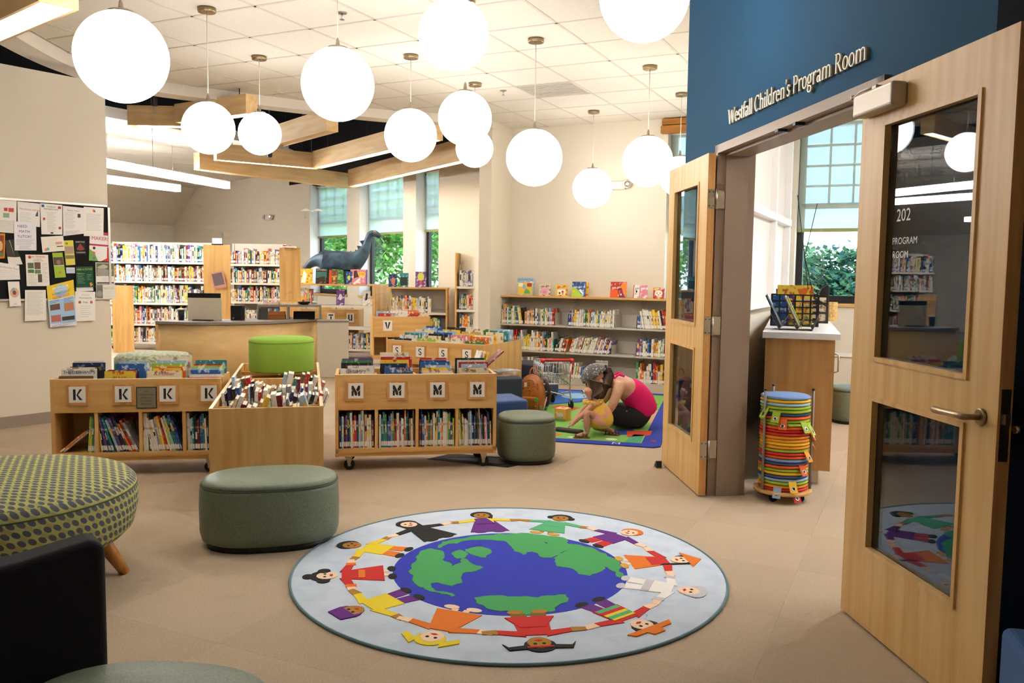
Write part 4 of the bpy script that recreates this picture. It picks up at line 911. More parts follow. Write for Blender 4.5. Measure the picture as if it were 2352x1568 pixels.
def pattern_mat(name, base, spots, hexs=.05):
    m = bpy.data.materials.new(name); m.use_nodes = True; n = m.node_tree; b = n.nodes['Principled BSDF']; b.inputs['Roughness'].default_value = .9
    t = n.nodes.new('ShaderNodeUVMap'); v = n.nodes.new('ShaderNodeTexVoronoi'); v.inputs['Randomness'].default_value = 0; v.inputs['Scale'].default_value = 1
    r = n.nodes.new('ShaderNodeValToRGB'); e = r.color_ramp.elements; e[0].position = .34; e[0].color = lin(spots); e[1].position = .37; e[1].color = lin(base)
    w = n.nodes.new('ShaderNodeTexWave'); w.inputs['Scale'].default_value = .32; w.bands_direction = 'DIAGONAL'; mx = n.nodes.new('ShaderNodeMixRGB'); mx.inputs[2].default_value = lin((176, 158, 96)); rr = n.nodes.new('ShaderNodeValToRGB'); rr.color_ramp.elements[0].position = .55; rr.color_ramp.elements[1].position = .75
    n.links.new(t.outputs[0], v.inputs['Vector']); n.links.new(t.outputs[0], w.inputs['Vector']); n.links.new(w.outputs['Fac'], rr.inputs[0]); n.links.new(v.outputs['Distance'], r.inputs[0])
    mx2 = n.nodes.new('ShaderNodeMixRGB'); n.links.new(rr.outputs[0], mx2.inputs[0]); mx2.inputs[1].default_value = lin(base); mx2.inputs[2].default_value = lin((168, 158, 96))
    lt = n.nodes.new('ShaderNodeMath'); lt.operation = 'LESS_THAN'; lt.inputs[1].default_value = .375; n.links.new(v.outputs['Distance'], lt.inputs[0])
    mx3 = n.nodes.new('ShaderNodeMixRGB'); n.links.new(lt.outputs[0], mx3.inputs[0]); n.links.new(mx2.outputs[0], mx3.inputs[1]); mx3.inputs[2].default_value = lin(spots); n.links.new(mx3.outputs[0], b.inputs['Base Color'])
    return m
def uv_round(o, s=30, side_r=.6):
    """planar UVs on top, wrapped UVs on the side, staggered like hexagon spots"""
    me = o.data; uv = me.uv_layers.new(name='UVMap')
    for p in me.polygons:
        vs = [me.vertices[me.loops[l].vertex_index].co for l in p.loop_indices]; up = p.normal.z > .75
        a0 = math.atan2(p.center.y, p.center.x)
        for l, v in zip(p.loop_indices, vs):
            if up: u_, w_ = v.x * s, v.y * s
            else:
                a = math.atan2(v.y, v.x); a += 2 * math.pi * round((a0 - a) / (2 * math.pi)); u_, w_ = a * side_r * s, v.z * s
            uv.data[l].uv = (u_ + .5 * w_, w_)
DOTS = pattern_mat('spotted_fabric', (178, 178, 104), (84, 88, 94))
t = thing('round_upholstered_ottoman', 'large round lime fabric ottoman with grey hexagon spots on oak legs', 'ottoman', (-2.27, 3.60, 0))
r0 = .605; m = MB(); m.lathe([(r0 * .80, .195), (r0 * .90, .20), (r0 * .96, .235), (r0 * .995, .32), (r0, .385), (r0 * .985, .435), (r0 * .95, .457), (r0 * .8, .474), (r0 * .45, .483), (.02, .484)], 72); c = m.build('seat_cushion', DOTS, t); uv_round(c, 27, r0)
m = MB(); n = 72; m.tube([(r0 * .988 * math.cos(2 * math.pi * k / n), r0 * .988 * math.sin(2 * math.pi * k / n), .418) for k in range(n)], .004, 6, closed=True); m.build('piping', P('piping_green', (70, 82, 40), .8), t)
for k in range(4):
    a = R(18 + 90 * k); m = MB(); cx, cy = math.cos(a), math.sin(a); m.tube([(cx * .42, cy * .42, .215), (cx * .545, cy * .545, 0)], [.04, .022], 4); m.build('leg', LEGW, t)
# things lying on it at the edge of the photo
t = thing('backpack_dark', 'black bag lying on the spotted ottoman at the photo edge', 'bag', (-2.66, 3.90, .484)); t.name = 'black_bag'
m = MB(); m.sphere((0, 0, .12), .16, 20, 0, (1.0, .8, .74)); m.build('bag_body', P('bag_nylon', (22, 24, 28), .6, bump=.4, bscale=30), t)
m = MB(); m.tube([(.10, -.1, .16), (.16, -.06, .2), (.17, .04, .16), (.14, .1, .08)], .012, 8); m.build('bag_strap', BLK, t)
m = MB(); m.lathe([(.055, 0), (.062, .01), (.05, .02)], 20, 0, T(-2.46, 3.83, .54) @ RZ(R(20)) @ RY(R(70))); o = m.build('green_lid', P('bright_green_plastic', (60, 190, 50), .4), label='bright green plastic lid leaning on the black bag', cat='lid'); 
# dark armchair at the photo corner
dv = Vector((-.8, -.6)); nv = Vector((-.6, .8)); ang = math.atan2(dv.y, dv.x)
t = thing('tub_armchair', 'dark plum armchair seen from behind at the photo corner', 'armchair', (-1.10, 2.255, 0), ang)
DK = P('plum_black_fabric', (15, 14, 18), .85, noise=((20, 17, 24), 200, .4, .6))
# local x along the back (to the lower left), local -y toward the seat side
m = MB(); pr = [(0, .03), (.02, .0), (.6, -.0), (.64, .03)]
m.prism([(0, .06), (0, .63), (.03, .655), (.2, .625), (.40, .605), (.62, .58), (.66, .55), (.66, .06)], 0, .11, 0, RX(R(90))); o = m.build('backrest', DK, t); bev(o, .035, 4)
m = MB(); m.box(.0, -.62, .06, .11, -.10, .42); bev(m.build('armrest', DK, t), .03, 3)
m = MB(); m.box(.55, -.62, .06, .66, -.10, .42); bev(m.build('armrest', DK, t), .03, 3)
m = MB(); m.box(.11, -.62, .12, .55, -.1, .34); bev(m.build('seat', DK, t), .03, 3)
for x in (.05, .60):
    for y in (-.05, -.57): m = MB(); m.tube([(x, y, .07), (x, y, 0)], .02, 8); m.build('leg', LEGW, t)
# lime drum stool on the rear bin
t = thing('drum_stool', 'lime green felt drum stool standing on the rear book bin', 'stool', tuple((CM @ T(.345, 1.88, .603)).translation))
LIME = P('lime_felt', (140, 178, 62), .95, bump=.2, bscale=200); zz = .262
m = MB(); m.lathe([(.245, 0), (.25, .012), (.25, zz - .03), (.243, zz - .012), (.225, zz - .001), (.02, zz + .002)], 56); m.build('felt_drum', LIME, t)
m = MB(); m.lathe([(.2515, zz - .034), (.2515, zz - .03)], 56); m.build('seam', P('lime_seam', (116, 164, 36), .95), t)
# pale patterned pouf behind the K bin
t = thing('patterned_pouf', 'pale grey green patterned round pouf behind the K bin', 'ottoman', (-4.02, 9.45, 0))
m = MB(); m.lathe([(.38, 0), (.40, .02), (.41, .2), (.405, .40), (.37, .44), (.2, .455), (.02, .457)], 48); m.build('seat_cushion', P('pouf_fabric', (206, 204, 176), .95, noise=((140, 150, 120), 24, .46, .54, (1, 3, 1))), t)
# blue foam cubes
BLUF = P('blue_vinyl', (44, 78, 138), .45, bump=.05); BLUD = P('dark_navy_vinyl', (34, 44, 60), .5)
def cube_seat(label, x, y, rz, w, h, mat):
    t = thing('foam_cube_seat', label, 'seat', (x, y, 0), rz)
    m = MB(); m.box(-w / 2, -w / 2, .01, w / 2, w / 2, h); bev(m.build('cushion_block', mat, t), .025, 4)
    m = MB(); m.box(-w / 2 + .02, -w / 2 + .02, 0, w / 2 - .02, w / 2 - .02, .012); m.build('base_pad', BLK, t)
    return t
cube_seat('blue vinyl cube seat behind the sage ottoman at the M bin', -.115, 6.90, R(20), .40, .375, BLUF)
cube_seat('dark navy cube seat with books piled on it beside the backpack', -.17, 8.05, R(14), .46, .42, BLUD)
cube_seat('dark navy cube seat behind the shopping cart', .26, 9.46, R(-20), .44, .40, BLUD)
cube_seat('blue fabric seat cut by the lower photo edge beside the near door', 1.49, 2.10, R(-14), .32, .43, P('blue_fabric', (58, 92, 140), .9))
# books piled on the dark cube
pg = 'books piled on the dark cube seat'; CMX = T(-.155, 8.05, .421) @ RZ(R(14))
for k, (ci, w, d, th, rz, ox, lab) in enumerate(((6, .30, .22, .012, 4, 0, 'orange picture book lying at the bottom of the pile on the dark cube'), (16, .26, .2, .01, -6, .02, 'tan picture book lying second in the pile on the dark cube'), (7, .22, .19, .012, 10, .03, 'cream picture book lying third in the pile on the dark cube'), (13, .26, .2, .01, 16, .05, 'grey picture book lying on top of the flat pile'))):
    m = MB(); m.box(-w / 2, -d / 2, 0, w / 2, d / 2, .002); m.box(-w / 2, -d / 2, th - .002, w / 2, d / 2, th); m.box(-w / 2, -d / 2 + .001, .002, -w / 2 + .002, d / 2, th - .002); m.box(-w / 2 + .003, -d / 2 + .003, .002, w / 2 - .003, d / 2 - .003, th - .002, 1)
    o = m.build('piled_book', [cover(ci), PAGES], label=lab, cat='book', group=pg); o.matrix_world = CMX @ T(.03 + ox, -.02, .013 * k) @ RZ(R(rz))
for k, (ci, lean, x, lab) in enumerate(((1, .25, -.225, 'white picture book leaning first behind the pile on the cube'), (7, .3, -.20, 'cream picture book leaning second behind the pile on the cube'), (3, .35, -.175, 'yellow picture book leaning third behind the pile on the cube'), (17, .85, -.15, 'maroon picture book propped open over the pile on the cube'))):
    spine_book('piled_book', lab, 'book', pg, CMX @ T(x, -.1, .0 if k < 3 else .06), .012, .2, .24 if k < 3 else .27, lean, ci)
# ================================================================== GLOBE RUG
def flatm(c): return P('yarn_%d_%d_%d' % c, c, .95, bump=.3, bscale=400)
rug = thing('globe_rug', 'round pale blue rug with an earth globe ringed by twelve children', 'rug', (0, 3.9, 0))
m = MB(); m.lathe([(1.0, .001), (1.005, .006), (.99, .0095), (.01, .0096)], 96, 0); m.build('rug_pile', P('yarn_pale_blue', (208, 219, 232), .95, noise=((196, 208, 224), 9, .4, .65), bump=.4, bscale=400), rug)
m = MB(); m.tube([(1.002 * math.cos(2 * math.pi * k / 96), 1.002 * math.sin(2 * math.pi * k / 96), .006) for k in range(96)], .0065, 6, closed=True); m.build('edge_binding', flatm((104, 134, 140)), rug)
m = MB(); m.prism(disc(.005, -.035, .545, None, 72), .009, .0104); oc = m.build('ocean_print', flatm((44, 56, 178)), rug)
GREEN = flatm((72, 164, 92))
LANDS = [[(-0.345, 0.35), (-0.271, 0.4), (-0.126, 0.47), (0.024, 0.502), (0.174, 0.489), (0.3, 0.424), (0.253, 0.299), (0.216, 0.328), (0.179, 0.372), (0.146, 0.236), (0.089, 0.205), (0.07, 0.161), (0.023, 0.216), (0.004, 0.304), (-0.035, 0.379), (-0.114, 0.391), (-0.192, 0.388), (-0.266, 0.323), (-0.304, 0.321), (-0.331, 0.29), (-0.355, 0.245)],
 [(0.216, 0.126), (0.288, 0.242), (0.314, 0.347), (0.37, 0.319), (0.44, 0.248), (0.503, 0.137), (0.532, 0.004), (0.528, -0.109), (0.506, -0.134), (0.497, -0.06), (0.453, 0.014), (0.408, -0.076), (0.369, -0.115), (0.319, -0.092), (0.289, -0.018), (0.228, 0.006), (0.218, 0.071)],
 [(-0.466, -0.084), (-0.446, 0.046), (-0.443, 0.183), (-0.393, 0.243), (-0.321, 0.174), (-0.322, 0.077), (-0.27, -0.013), (-0.224, 0.108), (-0.156, 0.004), (-0.119, -0.02), (-0.152, -0.072), (-0.195, -0.086), (-0.218, -0.148), (-0.205, -0.219), (-0.252, -0.266), (-0.287, -0.245), (-0.323, -0.223), (-0.346, -0.247), (-0.323, -0.314), (-0.272, -0.334), (-0.228, -0.375), (-0.243, -0.387), (-0.303, -0.346), (-0.356, -0.315), (-0.401, -0.272), (-0.434, -0.204)],
 [(-0.222, 0.236), (-0.158, 0.282), (-0.095, 0.241), (-0.114, 0.113), (-0.161, 0.138), (-0.2, 0.179)], [(-0.285, 0.184), (-0.25, 0.226), (-0.21, 0.187), (-0.211, 0.114), (-0.251, 0.094), (-0.272, 0.134)],
 [(-0.146, -0.394), (-0.075, -0.37), (0.023, -0.377), (0.127, -0.384), (0.185, -0.361), (0.247, -0.348), (0.245, -0.433), (0.193, -0.525), (0.122, -0.555), (0.053, -0.565), (-0.009, -0.531), (-0.087, -0.514), (-0.127, -0.466)],
 [(0.109, 0.278), (0.217, 0.352), (0.291, 0.367), (0.311, 0.301), (0.278, 0.227), (0.207, 0.125), (0.152, 0.137), (0.117, 0.206)]]
def coast(poly, it=2, amp=.16):
    rr = random.Random(5)
    for _ in range(it):
        out = []
        for i, p in enumerate(poly):
            q = poly[(i + 1) % len(poly)]; dx, dy = q[0] - p[0], q[1] - p[1]; k = rr.uniform(-amp, amp); out += [p, ((p[0] + q[0]) / 2 - dy * k, (p[1] + q[1]) / 2 + dx * k)]
        poly = out
    return poly
for i, p in enumerate(LANDS): m = MB(); m.prism(coast(p), .0102, .0111 + .00012 * i); m.build('continent_print', GREEN, rug)
SK = {'d': (176, 124, 40), 'm': (214, 160, 60), 'p': (246, 212, 178)}
RED, ORN, YEL, PUR, GRN, BLA, WHI, BRN, GRY = (206, 40, 32), (232, 122, 30), (238, 210, 40), (104, 36, 132), (84, 176, 120), (26, 24, 24), (240, 236, 228), (140, 92, 30), (200, 198, 202)
def kid(ang, top, bottom, skin, hair, style, shoe, cuff=None, extra=None):
    mats, idx = [], {}
    def mi(c):
        if c not in idx: idx[c] = len(mats); mats.append(flatm(c))
        return idx[c]
    m = MB(); a = R(ang); M = Matrix(((math.sin(a), math.cos(a), 0, 0), (-math.cos(a), math.sin(a), 0, 0), (0, 0, 1, 0), (0, 0, 0, 1)))
    cnt = [ang % 7 * 2]
    def add(poly, c, lv=0): cnt[0] += 1; m.prism(poly, .0093, .0112 + .0004 * lv + .00006 * cnt[0], mi(c), M)
    s = SK[skin]
    if style in ('pants',):
        add([(-.065, .64), (-.005, .64), (-.01, .565), (-.075, .565)], bottom); add([(.065, .64), (.005, .64), (.01, .565), (.075, .565)], bottom)
    else: add([(-.035, .62), (-.01, .62), (-.012, .56), (-.04, .56)], s); add([(.035, .62), (.01, .62), (.012, .56), (.04, .56)], s)
    add(disc(-.05, .548, .034, .02), shoe, 1); add(disc(.05, .548, .034, .02), shoe, 1)
    if style == 'pants': add([(-.062, .77), (.062, .77), (.072, .635), (-.072, .635)], top, 1)
    elif style == 'dress': add([(-.05, .77), (.05, .77), (.10, .585), (-.10, .585)], bottom, 1); add([(-.05, .775), (.05, .775), (.055, .68), (-.055, .68)], top, 2)
    elif style == 'long': add([(-.045, .78), (.045, .78), (.105, .545), (-.105, .545)], bottom, 1); add([(-.05, .78), (.05, .78), (.05, .70), (-.05, .70)], top, 2)
    for sg in (-1, 1):
        add([(sg * .04, .785), (sg * .05, .735), (sg * .15, .715), (sg * .15, .75)], top, 1); add([(sg * .145, .753), (sg * .145, .712), (sg * .205, .716), (sg * .205, .745)], s, 1)
        if cuff: add([(sg * .125, .757), (sg * .125, .71), (sg * .155, .71), (sg * .155, .757)], cuff, 2)
    if hair: add(disc(0, .862, .062, .056), hair, 2)
    add(disc(0, .84, .046, .048), s, 3)
    add(disc(-.017, .85, .007), BLA, 5); add(disc(.017, .85, .007), BLA, 5); add([(-.016, .822), (0, .814), (.016, .822), (0, .83)], RED, 5)
    for c, p, lv in (extra or []): add(p, c, lv)
    o = m.build('printed_child', mats, rug)
kid(70, GRN, GRN, 'd', BLA, 'dress', SK['m'], None, [(BLA, disc(-.055, .85, .025), 2), (BLA, disc(.055, .85, .025), 2)])
kid(101, YEL, PUR, 'd', BLA, 'long', PUR, None, [(PUR, [(-.05, .78), (.02, .78), (.05, .68), (-.05, .68)], 4), (BLA, [(.04, .87), (.065, .84), (.05, .77), (.03, .8)], 2)])
kid(131, BLA, BLA, 'p', BLA, 'long', BLA, None, [(BLA, [(-.06, .86), (-.05, .78), (.05, .78), (.06, .86)], 2)])
kid(161, YEL, ORN, 'd', BLA, 'pants', BLA); kid(191, RED, RED, 'p', BLA, 'dress', BLA, ORN, [(ORN, rect(-.05, .67, .05, .70), 4), (BLA, disc(0, .925, .03, .025), 2), (BLA, disc(-.06, .855, .03), 2), (BLA, disc(.06, .855, .03), 2)])
kid(221, YEL, PUR, 'd', PUR, 'pants', BLA, None, [(PUR, [(-.062, .86), (.062, .86), (.05, .925), (-.05, .925)], 4)])
kid(250, ORN, ORN, 'p', YEL, 'dress', SK['p'], None, [(YEL, [(-.05, .88), (-.11, .83), (-.12, .86), (-.06, .92)], 3), (YEL, [(.05, .88), (.11, .83), (.12, .86), (.06, .92)], 3)])
kid(278, RED, BRN, 'd', BLA, 'pants', SK['d'], None, [(RED, [(-.10, .60), (.10, .60), (.05, .70), (-.05, .70)], 3), (RED, rect(-.05, .872, .05, .884), 6), (BLA, [(-.055, .86), (-.12, .87), (-.14, .84), (-.12, .895), (-.05, .89)], 3), (BLA, [(.055, .86), (.12, .87), (.14, .84), (.12, .895), (.05, .89)], 3)])
kid(309, RED, PUR, 'p', BLA, 'pants', BLA, None, [(GRN, rect(-.062, .64, .062, .665), 3), (RED, rect(-.062, .665, .062, .69), 3), (YEL, rect(-.062, .69, .062, .71), 3), (GRN, rect(-.062, .71, .062, .735), 3), (YEL, rect(-.062, .735, .062, .75), 3), (ORN, [(-.12, .875), (.12, .875), (.10, .905), (.04, .905), (.03, .935), (-.03, .935), (-.04, .905), (-.10, .905)], 5)])
kid(340, WHI, WHI, 'p', GRY, 'pants', GRY, GRY, [(GRY, rect(-.065, .64, .065, .675), 3), (GRY, disc(0, .875, .07, .045), 2)])
kid(8, RED, ORN, 'p', BLA, 'dress', SK['m'], None, [(ORN, [(-.10, .87), (.10, .87), (0, .945)], 5), (BLA, [(.045, .85), (.06, .85), (.06, .72), (.045, .74)], 3)])
kid(40, PUR, RED, 'p', ORN, 'pants', BLA)

# ================================================================== PLAY RUG AND THE FAMILY
RC = Vector((1.20, 6.72)); prz = math.atan2(-.245, .969)
pr = thing('play_rug', 'blue bordered play rug printed with green farm fields', 'rug', (RC.x, RC.y, 0), prz)
m = MB(); m.prism([(-1.72 + .05, 0), (-.05, 0), (0, .05), (0, 3.15), (-1.72, 3.15), (-1.72, .05)], .001, .009); m.build('rug_border', flatm((36, 56, 160)), pr)
def rp(name, c, poly, lv): m = MB(); m.prism(poly, .008, .0095 + .0006 * lv); return m.build(name, flatm(c), pr)
rp('field_print', (126, 180, 84), [(-1.62, .13), (-.16, .13), (-.16, 3.0), (-.5, 3.02), (-.9, 2.7), (-1.0, 2.2), (-1.62, 1.6)], 0)
rp('water_print', (66, 116, 196), [(-1.62, 1.64), (-1.04, 2.24), (-.94, 2.74), (-.55, 3.04), (-1.62, 3.04)], 0); rp('lake_print', (150, 190, 226), disc(-1.15, 2.65, .16, .22), 1)
rp('path_print', (200, 160, 116), [(-.16, 1.1), (-.62, 1.4), (-.5, 2.0), (-.16, 1.9)], 1); rp('barn_print', (206, 70, 40), [(-.3, .36), (-.12, .5), (-.12, .72), (-.34, .64)], 2); rp('pond_print', (40, 70, 170), [(-.4, .44), (-.22, .5), (-.3, .74), (-.48, .66)], 1)
rp('flower_bed_print', (214, 90, 50), [(-1.25, 1.7), (-1.0, 1.6), (-.95, 1.8), (-1.2, 1.9)], 2); rp('house_print', (220, 120, 50), [(-1.2, .3), (-.9, .2), (-.85, .32), (-1.15, .42)], 2); rp('green_patch_print', (70, 156, 116), [(-.3, .14), (-.17, .14), (-.17, .5), (-.26, .5)], 2)
rp('cow_print', (236, 232, 224), disc(-.42, .22, .05, .035), 3); rp('cow_print', (236, 232, 224), disc(-.75, .2, .04, .03), 3); rp('car_print', (60, 90, 190), rect(-.4, 2.2, -.2, 2.35), 3)
m = MB(); add_text(m, 'M', .1, T(-.36, .03, .0099), 0); add_text(m, 'W', .09, T(-.9, .03, .0099), 1); add_text(m, 'S', .12, T(-.07, .22, .0099), 1); m.build('border_lettering', [flatm((236, 232, 224)), flatm((190, 50, 50))], pr)

def skin_mesh(name, verts, edges, mat, parent, sub=2, root=0, kind=None):
    """limbs grown over a joint skeleton; verts are (x, y, z, radius)"""
    me = bpy.data.meshes.new(name); me.from_pydata([v[:3] for v in verts], edges, [])
    o = bpy.data.objects.new(name, me); COL.objects.link(o)
    sk = o.modifiers.new('skin', 'SKIN'); sk.use_smooth_shade = True
    if not len(me.skin_vertices): me.attributes.update()
    for i, v in enumerate(verts):
        d = me.skin_vertices[0].data[i]; r = v[3]; d.radius = r if isinstance(r, tuple) else (r, r); d.use_root = (i == root)
    ss = o.modifiers.new('sub', 'SUBSURF'); ss.levels = sub; ss.render_levels = sub
    me.materials.append(mat); o.parent = parent
    return o
SKIN = P('skin_light', (222, 172, 142), .55, noise=((212, 158, 128), 8, .4, .6)); SKIN2 = P('skin_child', (206, 150, 116), .55)
HAIR = P('hair_dark_brown', (54, 36, 28), .55, noise=((84, 58, 42), 40, .4, .6, (6, 6, 1)))
EYE = P('eye_white', (236, 232, 226), .3); IRIS = P('eye_dark', (40, 28, 22), .2); LIP = P('lips', (176, 92, 88), .5)
wx, wy = 1.05, 7.55
def rel(vs, bx_, by_): return [(a - bx_, b - by_, c, r) for a, b, c, r in vs]
wom = thing('person', 'person in a hot pink top and black trousers sitting bent forward on the play rug', 'person', (wx, wy, .01))
V = [(1.15, 7.62, .12, .085), (1.15, 7.585, .25, .095), (1.05, 7.54, .36, .110), (.955, 7.51, .415, .085), (.885, 7.495, .435, .048), (.83, 7.48, .445, .058), (.755, 7.465, .455, .088), (.705, 7.46, .475, .080),
     (.955, 7.395, .405, .052), (.885, 7.345, .235, .042), (.80, 7.345, .115, .030), (.745, 7.35, .085, .028),
     (.965, 7.625, .42, .052), (.84, 7.69, .23, .042), (.71, 7.64, .12, .030), (.66, 7.61, .095, .028),
     (1.10, 7.53, .11, .075), (.91, 7.445, .12, .06), (1.03, 7.62, .06, .036), (1.12, 7.66, .045, .03),
     (1.15, 7.72, .11, .075), (.93, 7.83, .12, .07), (.97, 7.60, .06, .042), (.88, 7.55, .045, .034),
     (.745, 7.462, .385, .048)]
E_ = [(0, 1), (1, 2), (2, 3), (3, 4), (4, 5), (5, 6), (6, 7), (6, 24), (3, 8), (8, 9), (9, 10), (10, 11), (3, 12), (12, 13), (13, 14), (14, 15), (0, 16), (16, 17), (17, 18), (18, 19), (0, 20), (20, 21), (21, 22), (22, 23)]
n0 = len(V)
for hb, (px, py, pz) in ((11, (.745, 7.35, .085)), (15, (.66, 7.61, .095))):       # fingers and thumb
    for k in range(4):
        oy = (k - 1.5) * .018; L_ = [.05, .06, .057, .045][k]; i = len(V)
        V += [(px - .02, py + oy, pz - .012, .0085), (px - .02 - L_ * .6, py + oy, pz - .03, .0075), (px - .02 - L_ * .8, py + oy, pz - .055, .006)]; E_ += [(hb, i), (i, i + 1), (i + 1, i + 2)]
    i = len(V); V += [(px + .01, py - .035, pz - .02, .009), (px - .02, py - .045, pz - .04, .007)]; E_ += [(hb, i), (i, i + 1)]
skin_mesh('body', rel(V, wx, wy), E_, SKIN, wom)
PINK = P('hot_pink_jersey', (226, 14, 104), .8, bump=.2, bscale=30); PANT = P('black_cotton', (24, 23, 25), .9)
skin_mesh('tank_top', rel([(1.215, 7.62, .10, .13), (1.185, 7.605, .17, .155), (1.165, 7.59, .25, .145), (1.085, 7.555, .34, .135), (1.02, 7.53, .385, .118)], wx, wy), [(0, 1), (1, 2), (2, 3), (3, 4)], PINK, wom)
skin_mesh('trousers', rel([(1.165, 7.625, .12, .142), (1.12, 7.52, .11, .108), (.905, 7.442, .12, .088), (1.035, 7.625, .06, .052), (1.175, 7.745, .11, .108), (.925, 7.835, .12, .082), (.97, 7.60, .06, .052), (1.2, 7.64, .09, .125)], wx, wy), [(0, 1), (1, 2), (2, 3), (0, 4), (4, 5), (5, 6), (0, 7)], PANT, wom)
for dy in (-.07, .07): m = MB(); m.tube([(1.0 - wx, 7.525 + dy - wy, .485), (.95 - wx, 7.51 + dy * .9 - wy, .50), (.91 - wx, 7.50 + dy * .9 - wy, .47), (.95 - wx, 7.50 + dy * .9 - wy, .36)], .012, 8); m.build('top_strap', PINK, wom)
skin_mesh('hair', rel([(.815, 7.465, .465, .070), (.805, 7.445, .40, .062), (.795, 7.432, .33, .052), (.785, 7.43, .275, .032), (.84, 7.48, .48, .055)], wx, wy), [(0, 1), (1, 2), (2, 3), (0, 4)], HAIR, wom)
cap = P('grey_dotted_scarf', (96, 92, 92), .8, noise=((206, 204, 202), 60, .58, .62))
m = MB(); m.sphere((0, 0, 0), .116, 24, 0, (1.06, .98, .95)); v2 = [v for v in m.v]
keep = [f for f in m.f if sum(m.v[i][2] for i in f) / len(f) > -.012]; k = MB(); k.add(m.v, keep, 0, T(.735 - wx, 7.462 - wy, .482) @ RY(R(-34)), True); sc_ = k.build('head_scarf', cap, wom); so = sc_.modifiers.new('thick', 'SOLIDIFY'); so.thickness = .006
for ex, eyy, ix, iy in ((.668, 7.425, .661, 7.420), (.662, 7.49, .655, 7.493)):
    m = MB(); m.sphere((ex - wx, eyy - wy, .418), .012, 10, 0); ey = m.build('eye', EYE, wom)
    m = MB(); m.sphere((ix - wx, iy - wy, .413), .007, 8, 0); m.build('iris', IRIS, ey)
m = MB(); m.tube([(.672 - wx, 7.456 - wy, .425), (.668 - wx, 7.455 - wy, .395), (.685 - wx, 7.456 - wy, .382)], [.008, .014, .008], 8); m.build('nose', SKIN, wom)
m = MB(); m.tube([(.695 - wx, 7.435 - wy, .362), (.692 - wx, 7.458 - wy, .358), (.695 - wx, 7.48 - wy, .362)], .006, 8); m.build('mouth', LIP, wom)
m = MB(); m.sphere((.785 - wx, 7.375 - wy, .445), .026, 12, 0, (.7, .35, 1)); m.build('ear', SKIN, wom)

cx_, cy_ = .74, 7.18
chd = thing('person', 'small child in a yellow flowered dress and brown sandals crouching on the play rug', 'person', (cx_, cy_, .01))
V = [(.785, 7.20, .15, .05), (.735, 7.19, .24, .05), (.70, 7.18, .30, .04), (.685, 7.17, .335, .030), (.672, 7.165, .38, .058), (.668, 7.16, .425, .060),
     (.70, 7.115, .285, .030), (.60, 7.09, .19, .023), (.545, 7.11, .135, .017), (.525, 7.115, .115, .018),
     (.71, 7.245, .285, .030), (.62, 7.30, .20, .023), (.565, 7.27, .135, .017), (.545, 7.26, .115, .018),
     (.755, 7.14, .15, .036), (.635, 7.075, .225, .036), (.645, 7.085, .10, .030), (.65, 7.095, .035, .022), (.585, 7.075, .022, .020), (.555, 7.07, .016, .015),
     (.80, 7.25, .12, .036), (.72, 7.31, .055, .034), (.835, 7.27, .04, .027), (.875, 7.24, .032, .021), (.895, 7.225, .02, .016)]
E_ = [(0, 1), (1, 2), (2, 3), (3, 4), (4, 5), (2, 6), (6, 7), (7, 8), (8, 9), (2, 10), (10, 11), (11, 12), (12, 13), (0, 14), (14, 15), (15, 16), (16, 17), (17, 18), (18, 19), (0, 20), (20, 21), (21, 22), (22, 23), (23, 24)]
for hb, (px, py, pz) in ((9, (.525, 7.115, .115)), (13, (.545, 7.26, .115))):
    for k in range(4):
        oy = (k - 1.5) * .011; L_ = [.028, .034, .032, .025][k]; i = len(V)
        V += [(px - .012, py + oy, pz - .008, .0055), (px - .012 - L_ * .6, py + oy, pz - .02, .005), (px - .012 - L_ * .8, py + oy, pz - .036, .004)]; E_ += [(hb, i), (i, i + 1), (i + 1, i + 2)]
    i = len(V); V += [(px + .004, py - .022, pz - .014, .006), (px - .012, py - .028, pz - .026, .0048)]; E_ += [(hb, i), (i, i + 1)]
skin_mesh('body', rel(V, cx_, cy_), E_, SKIN2, chd)
DRESS = P('yellow_flower_print', (230, 184, 70), .85, noise=((224, 158, 140), 11, .50, .56)); 
skin_mesh('dress', rel([(.705, 7.185, .285, .078), (.735, 7.185, .22, .116), (.77, 7.185, .14, .136), (.765, 7.17, .055, .110)], cx_, cy_), [(0, 1), (1, 2), (2, 3)], DRESS, chd)
m = MB()
for k in range(16):
    a = 2 * math.pi * k / 16; m.tube([(.712 + .06 * math.cos(a) - cx_, 7.185 + .07 * math.sin(a) - cy_, .30), (.70 + .085 * math.cos(a) - cx_, 7.185 + .095 * math.sin(a) - cy_, .285 + .01 * (k % 2))], [.012, .018], 6)
m.build('ruffle_collar', P('yellow_ruffle', (234, 196, 96), .85), chd)
skin_mesh('hair', rel([(.69, 7.168, .415, .066), (.70, 7.17, .46, .045), (.725, 7.165, .37, .052), (.735, 7.155, .31, .035)], cx_, cy_), [(0, 1), (0, 2), (2, 3)], HAIR, chd)
for eyy in (7.135, 7.185):
    m = MB(); m.sphere((.617 - cx_, eyy - cy_, .385), .009, 8); ey = m.build('eye', EYE, chd)
    m = MB(); m.sphere((.610 - cx_, eyy - cy_, .382), .006, 8); m.build('iris', IRIS, ey)
m = MB(); m.sphere((.608 - cx_, 7.16 - cy_, .368), .009, 8); m.build('nose', SKIN2, chd); m = MB(); m.tube([(.622 - cx_, 7.145 - cy_, .346), (.618 - cx_, 7.16 - cy_, .343), (.622 - cx_, 7.175 - cy_, .346)], .004, 6); m.build('mouth', LIP, chd)
SAND = P('brown_leather', (120, 66, 34), .5)
